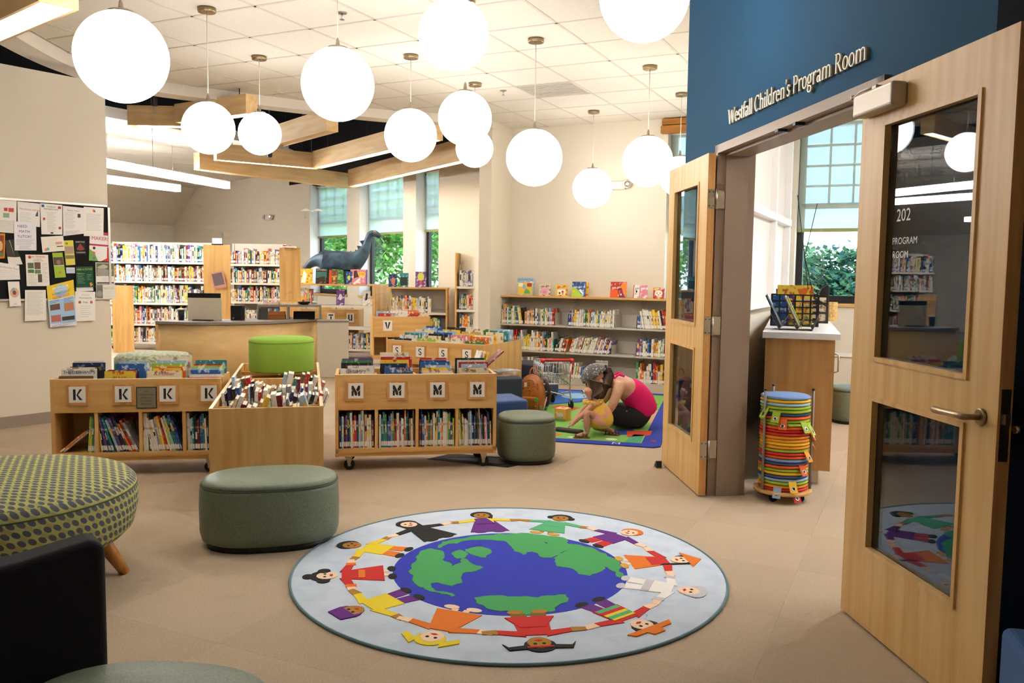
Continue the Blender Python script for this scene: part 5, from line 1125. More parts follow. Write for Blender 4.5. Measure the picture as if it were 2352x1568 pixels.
for (ax, ay, a) in ((.60, 7.08, R(186)), (.875, 7.24, R(-32))):
    m = MB(); M = T(ax - cx_, ay - cy_, -.008) @ RZ(a); m.prism([(-.07, -.025), (-.05, -.032), (.04, -.034), (.07, -.02), (.075, 0), (.07, .02), (.04, .034), (-.05, .03), (-.07, .02)], 0, .012, 0, M); s_ = m.build('sandal', SAND, chd)
    for x, r_ in ((-.045, .034), (-.01, .030), (.025, .030), (.05, .028)):
        m = MB(); m.tube([(x + (.01 if q > 0 else -.01) * 0, r_ * math.cos(R(180 * q / 6)), .012 + (.038 if x < 0 else .026) * math.sin(R(180 * q / 6))) for q in range(7)], .005, 6, 0, M); m.build('strap', SAND, s_)
# keyboard toy, sheep box
t = thing('toy_keyboard', 'black toy keyboard lying on the play rug before the crouching child', 'keyboard', (.50, 7.36, .0105), R(-32))
m = MB(); m.box(-.13, -.055, 0, .13, .055, .018); bev(m.build('keyboard_case', BLK, t), .005)
m = MB()
for i in range(14):
    for j in range(5): m.box(-.122 + i * .0176, -.047 + j * .019, .018, -.108 + i * .0176, -.032 + j * .019, .023)
tag(m.build('keys', P('key_grey', (52, 52, 56), .5), t), kind='stuff')
t = thing('picture_block_box', 'orange box printed with a sheep standing on the play rug', 'box', (.49, 7.93, .0105), R(-30))
s = .118; m = MB(); m.box(-s / 2, -s / 2, 0, s / 2, s / 2, s); bev(m.build('box_body', P('box_orange', (226, 160, 72), .6), t), .003)
def spr(name, c, poly, lv): m = MB(); m.prism([((x - .5) * s, y * s) for x, y in poly], s / 2 + .0003 * lv, s / 2 + .0004 + .0003 * lv, 0, RX(R(90))); m.build(name, P('print_%d_%d_%d' % c, c, .6), t)
spr('grass_print', (104, 150, 60), rect(.02, .02, .98, .2), 1); wl = (206, 196, 178)
spr('sheep_print', wl, [(.2, .42), (.28, .62), (.5, .68), (.74, .64), (.82, .5), (.78, .36), (.6, .3), (.34, .3)], 2); spr('sheep_print', wl, [(.14, .6), (.12, .72), (.24, .76), (.32, .64), (.24, .54)], 3)
for x in (.3, .4, .62, .72): spr('sheep_print', (150, 130, 110), rect(x, .12, x + .05, .34), 2)
m = MB(); m.box(-s * .42, -s * .42, s, s * .42, s * .42, s + .0006); m.box(-s * .2, -s * .2, s, s * .25, s * .2, s + .001, 1); m.build('lid_print', [P('lid_cream', (232, 210, 170), .6), P('print_red', (200, 70, 60), .6)], t)
# shopping cart
t = thing('toy_shopping_cart', 'small chrome wire shopping cart with a red handle on the play rug', 'shopping cart', (.46, 8.62, .0105), R(8))
N = [(-.14, 0, .47), (.14, 0, .47)]; Fz = .47
def cp(u, v, top):   # u across -1..1, v 0 near..1 far
    w = .145 - .04 * v; return (u * w - .06 * v, v * .42 + (0 if top else .03), (.47 if top else .25 + .07 * v))
m = MB()
for k in range(11):
    u = -1 + .2 * k
    m.tube([cp(u, 0, True) if 0 else cp(u, 1, True), cp(u, 1, False), cp(u, 0, False), cp(u, 0, True)], .0022, 5)
for k in range(1, 12):
    v = k / 12
    for u in (-1, 1): m.tube([cp(u, v, True), cp(u, v, False)], .0022, 5)
    m.tube([cp(-1, v, False), cp(1, v, False)], .0022, 5)
tag(m.build('basket_wires', CHROME, t), kind='stuff')
m = MB(); m.tube([cp(-1, 0, True), cp(-1, 1, True), cp(1, 1, True), cp(1, 0, True)], .005, 8, closed=True); mid = [Vector(cp(u, v, True)).lerp(Vector(cp(u, v, False)), .5) for u, v in ((-1, 0), (-1, 1), (1, 1), (1, 0))]; m.tube(mid, .0035, 6, closed=True); m.tube([cp(-1, 0, False), cp(-1, 1, False), cp(1, 1, False), cp(1, 0, False)], .005, 8, closed=True); m.build('basket_rim', CHROME, t)
for u in (-1, 1):
    m = MB(); m.tube([(u * .145, -.03, .50), (u * .145, .0, .26), (u * .15, .03, .17), (u * .155, -.02, .08)], .007, 8); m.tube([(u * .15, .03, .17), (u * .09 - .05, .40, .09)], .007, 8); m.build('frame_leg', CHROME, t)
m = MB(); m.tube([(-.15, .02, .12), (-.1, .38, .12), (.02, .38, .12), (.15, .02, .12)], .006, 8); m.build('lower_frame', CHROME, t)
m = MB(); m.tube([(-.15, -.04, .505), (.15, -.04, .505)], .014, 14); REDP = P('red_plastic', (206, 28, 30), .35); m.build('handle_grip', REDP, t)
for u in (-1, 1): m = MB(); m.sphere((u * .15, -.03, .50), .026, 14, 0, (1.1, 1.4, .9)); m.build('handle_bracket', REDP, t)
for (x, y) in ((-.155, -.02), (.155, -.02), (-.14, .40), (.04, .40)):
    m = MB(); m.lathe([(.036, -.012), (.042, -.008), (.042, .008), (.036, .012)], 20, 0, T(x, y + .012, .042) @ RZ(R(20)) @ RY(R(90))); w_ = m.build('wheel', BLKR, t)
    m = MB(); m.box(x - .018, y - .012, .05, x - .014, y + .02, .1); m.box(x + .014, y - .012, .05, x + .018, y + .02, .1); m.box(x - .018, y - .012, .096, x + .018, y + .02, .1); m.build('wheel_fork', CHROME, w_)
# backpack
LEA = P('cognac_leather', (188, 108, 42), .4, noise=((160, 84, 30), 6, .4, .6)); LED = P('dark_leather', (70, 40, 26), .5)
t = thing('leather_backpack', 'cognac leather backpack with dark motifs standing by the dark cube', 'backpack', (.205, 8.36, .0105), R(-24))
def bp_prof(z): return [(.11, .05), (.135, .07), (.14, .085), (.14, .085), (.132, .08), (.11, .066), (.07, .045), (.02, .015)][min(7, int(z))]
m = MB(); v, f = [], []; n = 28; lv = [(0, .10, .062), (.02, .128, .08), (.10, .138, .088), (.2, .135, .084), (.28, .118, .074), (.34, .085, .056), (.375, .045, .034), (.385, .01, .01)]
def rad_(a): c, s_ = abs(math.cos(a)), abs(math.sin(a)); return 1 / (c ** 3 + s_ ** 3) ** (1 / 3)
for z, ax, ay in lv:
    for i in range(n): a = 2 * math.pi * i / n; v.append((ax * rad_(a) * math.cos(a), ay * rad_(a) * math.sin(a), z))
for j in range(len(lv) - 1):
    for i in range(n): f.append((j * n + i, j * n + (i + 1) % n, (j + 1) * n + (i + 1) % n, (j + 1) * n + i))
f += [tuple(range(n))[::-1], tuple(range((len(lv) - 1) * n, len(lv) * n))]; m.add(v, f, 0, None, True); m.build('bag_body', LEA, t)
m = MB(); m.box(-.10, -.115, .02, .10, -.07, .17); bev(m.build('front_pocket', LEA, t), .02, 3)
m = MB(); m.tube([(.03 * math.cos(R(180 * q / 8)) * 1.3, .03, .375 + .07 * math.sin(R(180 * q / 8))) for q in range(9)], .008, 8); m.build('top_handle', LEA, t)
m = MB(); m.tube([(.125, .02, .34), (.16, .06, .25), (.155, .07, .12), (.12, .05, .03)], .018, 8); m.tube([(-.1, .06, .34), (-.12, .1, .2), (-.1, .06, .04)], .018, 8); m.build('shoulder_strap', LED, t)
m = MB(); m.tube([(.118 * math.cos(R(180 * q / 10)), -.062 + .01 * abs(5 - q) / 5, .13 + .21 * math.sin(R(180 * q / 10))) for q in range(11)], .004, 6); m.build('zipper', P('brass_zip', (200, 160, 70), .3, 1), t)
m = MB()
for k in range(26): a = rb.uniform(-.09, .09); z = rb.uniform(.18, .31); m.box(a - .004, -.092 + abs(z - .1) * .06 + abs(a) * .12, z, a + .004, -.06, z + .008)
tag(m.build('motifs', LED, t), kind='stuff')
m = MB(); m.box(-.05, -.084, .265, -.025, -.07, .305); m.build('name_plate', P('ivory_plate', (232, 224, 190), .3), t); m = MB(); m.box(.075, -.118, .135, .115, -.108, .165); m.build('green_tag', P('green_tag', (70, 180, 60), .5), t)
m = MB()
for k in range(20): m.sphere((-.09 + .0195 * (k % 10), -.118, .085 + .016 * (k // 10)), .004, 6, 0)
tag(m.build('studs', P('silver_stud', (220, 214, 200), .2, 1), t), kind='stuff')
# clear cup with straw
t = thing('plastic_cup', 'clear plastic cup with a pale straw beside the cart wheel', 'cup', (.315, 8.13, .0105))
m = MB(); m.lathe([(.028, 0), (.042, .10), (.044, .104), (.040, .104), (.027, .004), (.002, .003)], 24, caps=False); m.build('cup_wall', CUPM, t)
m = MB(); m.lathe([(.026, .005), (.031, .035)], 20); m.build('drink', P('drink_dark', (90, 76, 80), .2), t); m = MB(); m.tube([(-.015, -.01, .01), (.03, .01, .19)], .0035, 8); m.build('straw', P('straw_pink', (232, 206, 206), .5), t)
# ================================================================== PROGRAM ROOM
CA = R(-18.3); KX = Vector((math.cos(CA), math.sin(CA))); KY = Vector((-math.sin(CA), math.cos(CA))); CN = Vector((2.13, 5.56))
ct = thing('storage_counter', 'maple storage counter with white worktop in the program room', 'counter', (CN.x, CN.y, 0), CA)
OAK = wood('counter_maple', (206, 156, 94), (190, 136, 76), (8, 8, .6))
part(ct, 'end_panel', OAK, (-.44, 0, .1, 0, .025, .98)); part(ct, 'cabinet_body', OAK, (-.44, .025, .1, -.02, 3.3, .98)); part(ct, 'worktop', P('white_laminate', (236, 232, 226), .35), (-.46, -.03, .98, .03, 3.32, 1.02)); part(ct, 'toe_kick', P('toe_kick_cream', (216, 206, 188), .6), (-.40, .05, 0, -.07, 3.25, .1))
for k in range(4):
    y = .03 + k * .81; d_ = part(ct, 'cabinet_door', OAK, (-.02, y, .105, 0, y + .79, .975))
    m = MB(); m.tube([(0, y + .08, .88), (.03, y + .08, .87), (.03, y + .08, .76), (0, y + .08, .75)], .006, 8); m.build('pull_handle', NICKEL, d_)
CTM = T(CN.x, CN.y, 1.0205) @ RZ(CA)
def ctp(x, y): return tuple((CTM @ T(x, y, 0)).translation)
GRP = P('grey_plastic', (96, 88, 82), .5)
t = thing('magazine_rack', 'grey zigzag magazine rack holding slim books on the white worktop', 'magazine rack', ctp(-.27, .35), CA)
m = MB(); z = [(-.15, .11), (-.09, .0), (-.03, .09), (.03, 0), (.09, .09), (.13, .0), (.17, .09)]; th = .012
m.prism([(x, y + th) for x, y in z][::-1] + [(x, y) for x, y in z], -.12, .12, 0, RX(R(90))); m.build('zigzag_base', GRP, t)
for k, (x, ci, h) in enumerate(((-.085, 5, .24), (-.075, 10, .25), (.035, 11, .23), (.045, 1, .24), (.055, 15, .235))):
    spine_book('slim_book', ['black slim book leaning first in the grey zigzag rack', 'pale slim book leaning second in the grey zigzag rack', 'brown slim book leaning third in the grey zigzag rack', 'white slim book leaning fourth in the grey zigzag rack', 'lime slim book leaning last in the grey zigzag rack'][k], 'book', 'books in the zigzag rack', CTM @ T(-.27 + x, .24, .02), .008, .2, h, -.45, ci)
t = thing('mesh_book_crate', 'black mesh crate of craft books behind the zigzag rack', 'crate', ctp(-.26, .85), CA)
m = MB()
for y in (-.10, .10):
    for k in range(7): m.box(-.17 + k * .055, y - .003, 0, -.158 + k * .055, y + .003, .24)
    for k in range(6): m.box(-.17, y - .003, k * .046, .172, y + .003, k * .046 + .01)
for x in (-.17, .17):
    for k in range(4): m.box(x - .003, -.1 + k * .062, 0, x + .003, -.088 + k * .062, .24)
    for k in range(6): m.box(x - .003, -.1, k * .046, x + .003, .1, k * .046 + .01)
m.box(-.17, -.1, 0, .17, .1, .006); m.build('mesh_panels', BLK, t)
for k, (x, ci, w, h, lab, ti) in enumerate(((-.16, 2, .12, .22, 'blue craft book in the black mesh crate', None), (-.13, 3, .26, .30, 'yellow and purple craft book facing out in the mesh crate', ([('Cooks', .03, .76, .62), ('& Crafts', .024, .74, .5)], (240, 236, 230))), (-.14, 8, .24, .27, 'purple craft book behind the yellow one in the mesh crate', None))):
    face_book('craft_book', lab, 'book', 'craft books in the mesh crate', CTM @ T(-.26 + x, .79 + .035 * k, .008), w, h, .02, .04, ci, ti[0] if ti else None, ti[1] if ti else None, [((104, 40, 110), disc(.36, .6, .16)), ((226, 110, 30), [(.55, .9), (.9, .95), (.7, .6)]), ((240, 190, 60), disc(.36, .6, .08))] if k == 1 else None)
t = thing('file_rack', 'dark file rack with oval holes beside the mesh crate', 'file rack', ctp(-.12, 1.35), CA)
m = MB(); out = [(-.12, 0), (.12, 0), (.12, .14), (-.06, .26), (-.12, .26)]
for y in (-.04, .04):
    for (x0, x1) in ((-.12, -.105), (-.05, -.035), (.025, .04), (.105, .12)): m.box(x0, y - .003, 0, x1, y + .003, .26 if x1 < 0 else (.2 if x1 < .1 else .14))
    for z_ in (0, .075, .15): m.box(-.12, y - .003, z_, .12 if z_ < .15 else .1, y + .003, z_ + .018)
    m.add([(-.06, y - .003, .26), (.12, y - .003, .14), (.12, y - .003, .12), (-.06, y - .003, .235)], [(0, 1, 2, 3)])
m.box(-.12, -.04, 0, .12, .04, .005); m.build('rack_sides', P('dark_brown_plastic', (48, 40, 38), .5), t)
for k in range(3): face_book('file_folder', ['cream folder standing in the dark file rack', 'tan folder standing in the dark file rack', 'grey folder standing in the dark file rack'][k], 'folder', None, CTM @ T(-.22, 1.325 + .02 * k, .008), .2, .2 - .03 * k, .008, 0, [7, 16, 13][k])
t = thing('lever_binder', 'black rounded binder end standing by the window', 'binder', ctp(-.04, 1.62), CA)
m = MB(); m.prism([(-.04, 0), (.05, 0), (.05, .3), (.03, .31), (-.01, .28), (-.04, .22)], -.03, .03, 0, RX(R(90))); bev(m.build('binder_body', BLK, t), .006)
m = MB(); m.prism(disc(.0, .0, .07, .06), 0, .16, 0, T(*ctp(.02, 1.75)) @ T(0, 0, .001)); o = m.build('straw_basket', P('straw', (212, 176, 112), .9, noise=((180, 140, 80), 60, .4, .6)), label='small straw basket on the worktop by the window', cat='basket')
m = MB()
p0 = Vector(ctp(-.17, .80)); m.tube([p0 + Vector((0, 0, .28)), p0 + Vector((-.04, 0, .55)), p0 + Vector((-.10, .02, .98))], .003, 6); m.tube([p0 + Vector((.03, 0, .28)), p0 + Vector((-.035, 0, .52)), p0 + Vector((.05, .02, .92))], .003, 6)
o = m.build('thin_rods', BLK, label='two thin black rods sticking up before the program room window', cat='rods')
# round floor cushions on a trolley
TX, TY = 1.715, 5.245
t = thing('cushion_trolley', 'round wooden trolley with steel posts stacked with cushions in the doorway', 'trolley', (TX, TY, 0))
m = MB(); m.lathe([(.172, .05), (.176, .053), (.176, .069), (.172, .072)], 48); m.build('round_base', MAPLE, t)
for k, a in enumerate((100, 205, -15)): m = MB(); m.tube([(.163 * math.cos(R(a)), .163 * math.sin(R(a)), .07), (.163 * math.cos(R(a)), .163 * math.sin(R(a)), .695)], .008, 10); po = m.build('steel_post', GREYL, t); m = MB(); m.lathe([(.0095, .69), (.0095, .70)], 10, 0, T(.163 * math.cos(R(a)), .163 * math.sin(R(a)))); m.build('post_cap', BLK, po)
for k in range(4): a = R(45 + 90 * k); m = MB(); m.lathe([(.024, -.012), (.024, .012)], 16, 0, T(.12 * math.cos(a), .12 * math.sin(a), .024) @ RX(R(90))); m.box(.12 * math.cos(a) - .02, .12 * math.sin(a) - .02, .04, .12 * math.cos(a) + .02, .12 * math.sin(a) + .02, .05); m.build('caster', BLKR, t)
CU = {'red': (206, 44, 26), 'orange': (226, 90, 24), 'amber': (234, 150, 30), 'yellow': (240, 190, 30), 'lime': (156, 184, 40), 'blue': (116, 148, 196), 'navy': (52, 74, 112), 'pale blue': (150, 176, 204)}
seq = ['red', 'amber', 'lime', 'pale blue', 'navy', 'yellow', 'lime', 'orange', 'navy', 'blue', 'orange', 'red', 'lime', 'amber', 'yellow', 'amber', 'amber', 'red', 'red', 'orange', 'lime', 'lime', 'orange', 'navy', 'lime', 'lime', 'pale blue', 'yellow', 'blue']
tabs = {0: (-78, 'red'), 1: (-118, 'pale blue'), 3: (-86, 'yellow'), 8: (-62, 'orange'), 12: (-48, 'amber'), 15: (-8, 'yellow'), 17: (0, 'orange'), 18: (-22, 'orange'), 20: (-40, 'lime'), 21: (-60, 'lime'), 22: (-112, 'orange'), 24: (-128, 'lime'), 25: (-155, 'lime')}
dz = (.66 - .0725) / len(seq); mesh_c = {}
for k, cn in enumerate(seq):
    mat = P('cushion_' + cn.replace(' ', '_'), CU[cn], .75, bump=.1)
    if cn not in mesh_c:
        m = MB(); m.lathe([(.138, 0), (.148, dz * .2), (.151, dz * .5), (.148, dz * .8), (.138, dz * .98), (.02, dz)], 44); mesh_c[cn] = m.mesh('floor_cushion', mat)
    o = put('floor_cushion', mesh_c[cn], None, (TX + rb.uniform(-.003, .003), TY + rb.uniform(-.003, .003), .0725 + k * dz), 0, None, 'round %s cushion, %s from the bottom of the trolley stack' % (cn, ORD[k + 1]), 'cushion', 'round cushions stacked on the trolley')
    if k in tabs:
        a, tc = tabs[k]; M = RZ(R(a)) @ T(.146, 0, dz * .5) @ RY(R(58)); m = MB(); m.box(0, -.024, -.0015, .075, .024, .0015, 0, M); tb = m.build('carry_tab', P('tab_' + tc.replace(' ', '_'), CU[tc], .7), o)
        m = MB(); m.tube([(.05 + .011 * math.cos(2 * math.pi * q / 16), .011 * math.sin(2 * math.pi * q / 16), .002) for q in range(16)], .003, 6, 0, M, True); m.lathe([(.009, .0016), (.009, .002)], 12, 1, M @ T(.05, 0, 0)); m.build('grommet', [CHROME, BLK], tb)

# ================================================================== RECEPTION DESK
ds = thing('reception_desk', 'curved maple reception desk with a grey top', 'desk', (0, 0, 0))
FC = smooth([(-4.42, 10.46), (-4.05, 10.36), (-3.712, 10.34), (-3.2, 10.60), (-2.85, 11.05), (-2.638, 11.60)], 5)
def off(pts, d):
    out = []
    for k, p in enumerate(pts):
        a = Vector(pts[max(k - 1, 0)]); b = Vector(pts[min(k + 1, len(pts) - 1)]); t_ = (b - a).normalized(); n_ = Vector((-t_.y, t_.x)); q = Vector(p) + n_ * d; out.append((q.x, q.y))
    return out
m = MB(); m.prism(off(FC, -.0) + off(FC, .72)[::-1], .712, .745); bev(m.build('desk_top', GREYL, ds), .004)
m = MB(); m.prism(off(FC, .03) + off(FC, .055)[::-1], .0, .712, 0, None, True); m.build('front_panel', DESKW, ds)
m = MB(); m.prism([FC[0], off(FC, .7)[0], (off(FC, .7)[0][0] + .03, off(FC, .7)[0][1]), (FC[0][0] + .03, FC[0][1] + .03)], 0, .712); m.build('side_panel', MAPLE, ds)
t = thing('desk_riser', 'grey two-cubby riser shelf on the reception desk', 'riser', (-3.36, 11.12, .7455), R(12))
for x in (0, .38, .80): part(t, 'upright', GREYL, (x, 0, 0, x + .025, .3, .165))
part(t, 'riser_top', GREYL, (0, 0, .165, .825, .3, .19))
RM = T(-3.36, 11.12, .7455) @ RZ(R(12))
m = MB(); m.box(.10, .05, 0, .36, .22, .045); m.box(.11, .05, .05, .355, .22, .095, 0); m.box(.10, .05, .045, .36, .22, .05, 1); o = m.build('wooden_tray', [wood('tray_wood', (186, 112, 50), (160, 90, 36), (.8, 9, 9)), BLK], label='orange brown wooden letter trays under the desk riser', cat='tray'); o.matrix_world = RM
for lab, x, w, lean in (('black tablet stand at the front of the riser', .02, .12, .5), ('black laptop leaning in the end cubby of the riser', .46, .28, .9)):
    m = MB(); m.box(0, 0, 0, w, .008, .16); o = m.build('tablet_screen', BLK, label=lab, cat='tablet'); o.matrix_world = RM @ T(x, -.06 if w < .2 else .06, 0) @ RX(-lean)
for k, (ci, w, th, x, z_, lab) in enumerate(((0, .2, .03, .08, .19, 'red box lying on the desk riser'), (3, .22, .03, .30, .19, 'yellow folder lying on the desk riser'))):
    m = MB(); m.box(0, 0, 0, w, .16, th); m.box(.004, -.001, .004, w - .004, 0, th - .004, 1); o = m.build('boxed_folder', [cover(ci), PAGES], label=lab, cat='folder'); o.matrix_world = RM @ T(x, .05, z_)
m = MB(); m.lathe([(.05, 0), (.085, .03), (.09, .04), (.08, .04), (.05, .008), (.01, .006)], 24); o = m.build('shallow_bowl', BLK, label='black shallow bowl on the desk riser', cat='bowl'); o.matrix_world = RM @ T(.60, .14, .19)
t = thing('sanitizer_bottle', 'clear pump bottle of hand sanitizer on the desk riser', 'bottle', tuple((RM @ T(.74, .12, .1905)).translation))
m = MB(); m.lathe([(.032, 0), (.034, .01), (.034, .12), (.014, .15), (.012, .165)], 20); m.build('bottle_body', CUPM, t); m = MB(); m.lathe([(.015, .163), (.015, .18), (.006, .185), (.006, .215)], 14); m.box(-.03, -.008, .21, .012, .008, .22); m.build('pump', WHITE, t); m = MB(); m.lathe([(.029, .006), (.03, .05)], 16); m.build('gel', P('gel_green', (196, 220, 190), .3), t)
t = thing('computer_monitor', 'monitor seen from behind with a beige cover on the reception desk', 'monitor', (-3.90, 10.72, .7455), R(-4))
part(t, 'screen_shell', BLK, (-.22, 0, .05, .20, .03, .345)); part(t, 'rear_cover', P('beige_cover', (214, 204, 182), .6), (-.215, -.012, .0, .225, 0, .285))
m = MB(); m.prism([(-.12, -.1), (.12, -.1), (.12, .1), (-.12, .1)], 0, .012); m.box(-.03, .0, .01, .03, .02, .1); m.build('stand', BLK, t)
t = thing('desk_speaker', 'small black speaker standing beside the monitor on the desk', 'speaker', (-3.53, 10.80, .7455), R(-6))
m = MB(); m.box(-.075, 0, 0, .075, .1, .19); bev(m.build('speaker_case', BLK, t), .006); m = MB(); m.lathe([(.014, 0), (.014, .003)], 14, 0, T(-.035, -.0, .03) @ RX(R(90))); m.build('power_knob', CHROME, t)
t = thing('travel_mug', 'black travel mug with a pale lid at the desk end', 'mug', (-4.20, 10.72, .7455)); m = MB(); m.lathe([(.034, 0), (.042, .13)], 20); m.build('mug_body', BLK, t); m = MB(); m.lathe([(.044, .13), (.044, .145), (.03, .15)], 20); m.build('mug_lid', WHITE, t)
m = MB(); m.box(-.2, 0, 0, .2, .3, .72); m.box(-.205, -.005, .72, .205, .305, .745, 1); m.build('side_cabinet', [P('cabinet_beige', (206, 196, 178), .6), GREYL], loc=(-2.35, 11.05, 0), rz=R(10), label='beige side cabinet with grey top at the desk end', cat='cabinet')

# ================================================================== BOOK STACKS BEHIND THE DESK
FB = MB(); FBC = [cover(i) for i in range(len(PAL))]
def far_row(M, x0, x1, z, hr, d=.18, light=.35, lean=0):
    x = x0
    while x < x1 - .02:
        t_ = rb.uniform(.014, .042); h = rb.uniform(*hr); ci = rb.choice([1, 7, 1, 13]) if rb.random() < light else rb.randrange(len(PAL)); yo = rb.uniform(0, .02)
        Mi = M @ T(x, yo, z) @ RY(lean)
        FB.box(0, 0, 0, t_ - .001, d, h, ci, Mi)
        if t_ > .018: FB.box(.002, -.001, .02, t_ - .003, 0, .055, 1, Mi); FB.box(t_ * .25, -.0008, h * .4, t_ * .75, 0, h * .75, rb.choice([1, 5, 3, 7]), Mi)
        x += t_
def stack(label, loc, rz, W_, zs, top=None, ends=(), back=True, steel=CREAMM, depth=.28, fill=None, hr=(.2, .29), lean=0, cast=False):
    t = thing('book_stack_unit', label, 'bookshelf', (*loc, 0), rz); M = T(*loc) @ RZ(rz)
    for i, z in enumerate(zs):
        part(t, 'shelf_board', steel, (0, 0, z - .035, W_, depth, z))
        a, b = (fill[i] if fill else (.02, W_ - .02)) or (0, 0)
        nx = (zs[i + 1] if i + 1 < len(zs) else z + .38) - z
        if b > a: far_row(M @ T(0, .015, 0), a, b, z, (min(hr[0], nx - .1), min(hr[1], nx - .05)), lean=lean)
    H = top or zs[-1] + .34
    if back: part(t, 'back_panel', GREYS, (0, depth, zs[0], W_, depth + .01, H))
    for x in (0, W_ - .02): part(t, 'upright_post', steel, (x, depth - .03, 0, x + .02, depth, H))
    if top: part(t, 'top_board', MAPLEH, (-.02, 0, top - .025, W_ + .02, depth + .02, top))
    for x0, x1, h in ends: part(t, 'end_panel', MAPLE, (x0, -.01, 0, x1, depth + .02, h))
    if cast:
        for x in (.08, W_ - .08): caster(t, x, .05, zs[0] - .036)
    return t
stack('tall cream book stack of five rows behind the desk', (-6.95, 14.5), 0, 1.72, [.135, .45, .81, 1.18, 1.51], hr=(.22, .31), cast=True)
stack('tall cream book stack between the two wooden end panels', (-4.72, 14.05), 0, .90, [.15, .50, .87, 1.18, 1.49], hr=(.18, .26))
def end_panel(label, x0, x1, y, z): m = MB(); m.box(x0, y, 0, x1, y + .03, z); m.build('stack_end_panel', MAPLE, label=label, cat='panel')
end_panel('low maple end panel beside the notice board wall', -6.60, -6.26, 13.95, 1.11); end_panel('tall maple end panel behind the monitor', -4.81, -4.40, 13.2, 1.775); end_panel('tall pale maple end panel beside the dinosaur tail', -3.575, -3.255, 13.0, 1.735)
UA = stack('low cream shelf with a maple top carrying the dinosaur', (-3.60, 13.4), 0, 1.38, [.16, .50, .85], 1.185, [(1.38, 1.405, 1.185)], back=False, depth=.36, fill=[(.55, 1.36), None, (.30, .42)], hr=(.2, .26), lean=-.0)
m = MB(); m.prism([(-2.205, 13.39), (-2.18, 13.39), (-1.985, 14.15), (-2.01, 14.15)], 0, 1.185); m.build('end_panel', MAPLE, UA).location = (3.60, -13.4, 0)
m = MB(); m.prism([(-3.6, 13.76), (-2.1, 13.76), (-2.0, 14.15), (-3.5, 14.15)], 1.16, 1.185); m.build('top_board', MAPLEH, UA).location = (3.60, -13.4, 0)
stack('low shelf with a maple end panel below the narrow window', (-1.95, 13.25), R(0), .92, [.12, .46, .76], 1.155, [(.905, .93, 1.155)], depth=.3, fill=[(.1, .8), (.3, .8), (.05, .66)], hr=(.2, .27))
stack('tall narrow bookcase against the wall beside the partition', (-.87, 13.15), R(-6), .5, [.12, .5, .82, 1.18], 0, [(-.024, 0, 1.70)], depth=.28, fill=[(.04, .46)] * 4, hr=(.2, .26))
tb_ = FB.build('shelved_books', FBC, label='rows of library books standing on the distant stacks', cat='books', kind='stuff')
m = MB(); far2 = lettered_bin('lettered_book_bin', 'distant maple bin with T and U plates seen through the low shelf', (-3.72, 14.45, 0), 0, 1.10, .45, .74, 'T', plates=False, cast=False)
for x, c_ in ((.14, 'N'), (.62, 'T'), (.95, 'U')): letter_plate(far2, x, .60, c_, .13, False)
fv = lettered_bin('lettered_book_bin', 'distant maple bin with a V plate behind the S bin', (-2.05, 12.4, 0), R(14), .85, .45, .73, 'V', plates=False, cast=False); letter_plate(fv, .22, .60, 'V', .13, False)
g6 = 'picture books in the distant bins'
for k in range(7):
    for i, (bx_, by_, rz_) in enumerate(((-3.68, 14.5, 0), (-2.0, 12.45, R(14)))):
        ci = rb.choice([1, 3, 6, 10, 2, 7, 0]); face_book(PB, '%s picture book, %s in the distant %s bin' % (PN[ci], ORD[k + 1], ['T and U', 'V plate'][i]), PC, g6, T(bx_, by_, .45) @ RZ(rz_) @ T(.03 + (k % 4) * (.25 if i == 0 else .18), .05 + .07 * (k % 5), 0), .26, .33 + .02 * (k % 3), .02, .08, ci)
m = MB(); m.box(0, 0, 0, .17, .04, .012); m.box(.01, .012, .012, .16, .018, .10, 1); m.build('sign_holder', [BLK, PAPER], loc=(-4.68, 13.19, 1.776), label='white card in a black holder on the tall end panel top', cat='sign holder')
m = MB(); m.box(0, 0, 0, .2, .14, .025); m.box(.02, .02, .025, .12, .12, .04, 1); m.build('flat_book', [PAPER, cover(0)], loc=(-3.53, 12.94, 1.736), label='white and red books lying on the pale end panel top', cat='book')
# display books on the low shelves
AM = T(-3.60, 13.4); BM = T(-1.95, 13.25); g7 = 'books displayed on the far low shelves'
disp(AM, 'yellow display book with white rays before the dinosaur tail', .19, .23, .24, 3, None, (0, 0, 0), [((250, 246, 230), [(.2, .05), (.5, .05), (.62, .6), (.4, .9), (.3, .5)]), ((250, 246, 230), [(.7, .2), (.95, .5), (.95, .6)]), ((250, 246, 230), [(.1, .7), (.3, .5), (.05, .9)])], z=1.187, group=g7)
disp(AM, 'dark horse racing display book on the low shelf', .47, .18, .24, 5, [('WITHERS', .04, .5, .86)], (220, 210, 200), [((60, 120, 110), rect(.05, .4, .95, .8)), ((60, 40, 30), [(.2, .1), (.8, .2), (.8, .5), (.3, .45)])], z=1.187, group=g7)
disp(AM, 'orange spined display book with flowers on the low shelf', .68, .14, .22, 11, None, (0, 0, 0), [((214, 80, 40), rect(0, 0, .3, 1)), ((220, 180, 60), disc(.6, .4, .14)), ((180, 40, 40), disc(.6, .75, .1))], z=1.187, group=g7)
disp(AM, 'small blue display book beside the dinosaur leg', .95, .10, .20, 2, None, (0, 0, 0), [((200, 210, 60), disc(.5, .5, .2))], z=1.187, group=g7)
disp(AM, 'lavender display book with a yellow oval and a stork', 1.02, .27, .235, 12, [('STORK', .03, .66, .66)], (160, 60, 40), [((236, 190, 50), disc(.66, .7, .24, .16)), ((90, 50, 50), [(.2, .9), (.36, .95), (.5, .5), (.2, .4)]), ((240, 236, 230), [(.15, .05), (.6, .5), (.5, .1)]), ((120, 90, 160), rect(.9, 0, 1, 1))], z=1.187, group=g7)
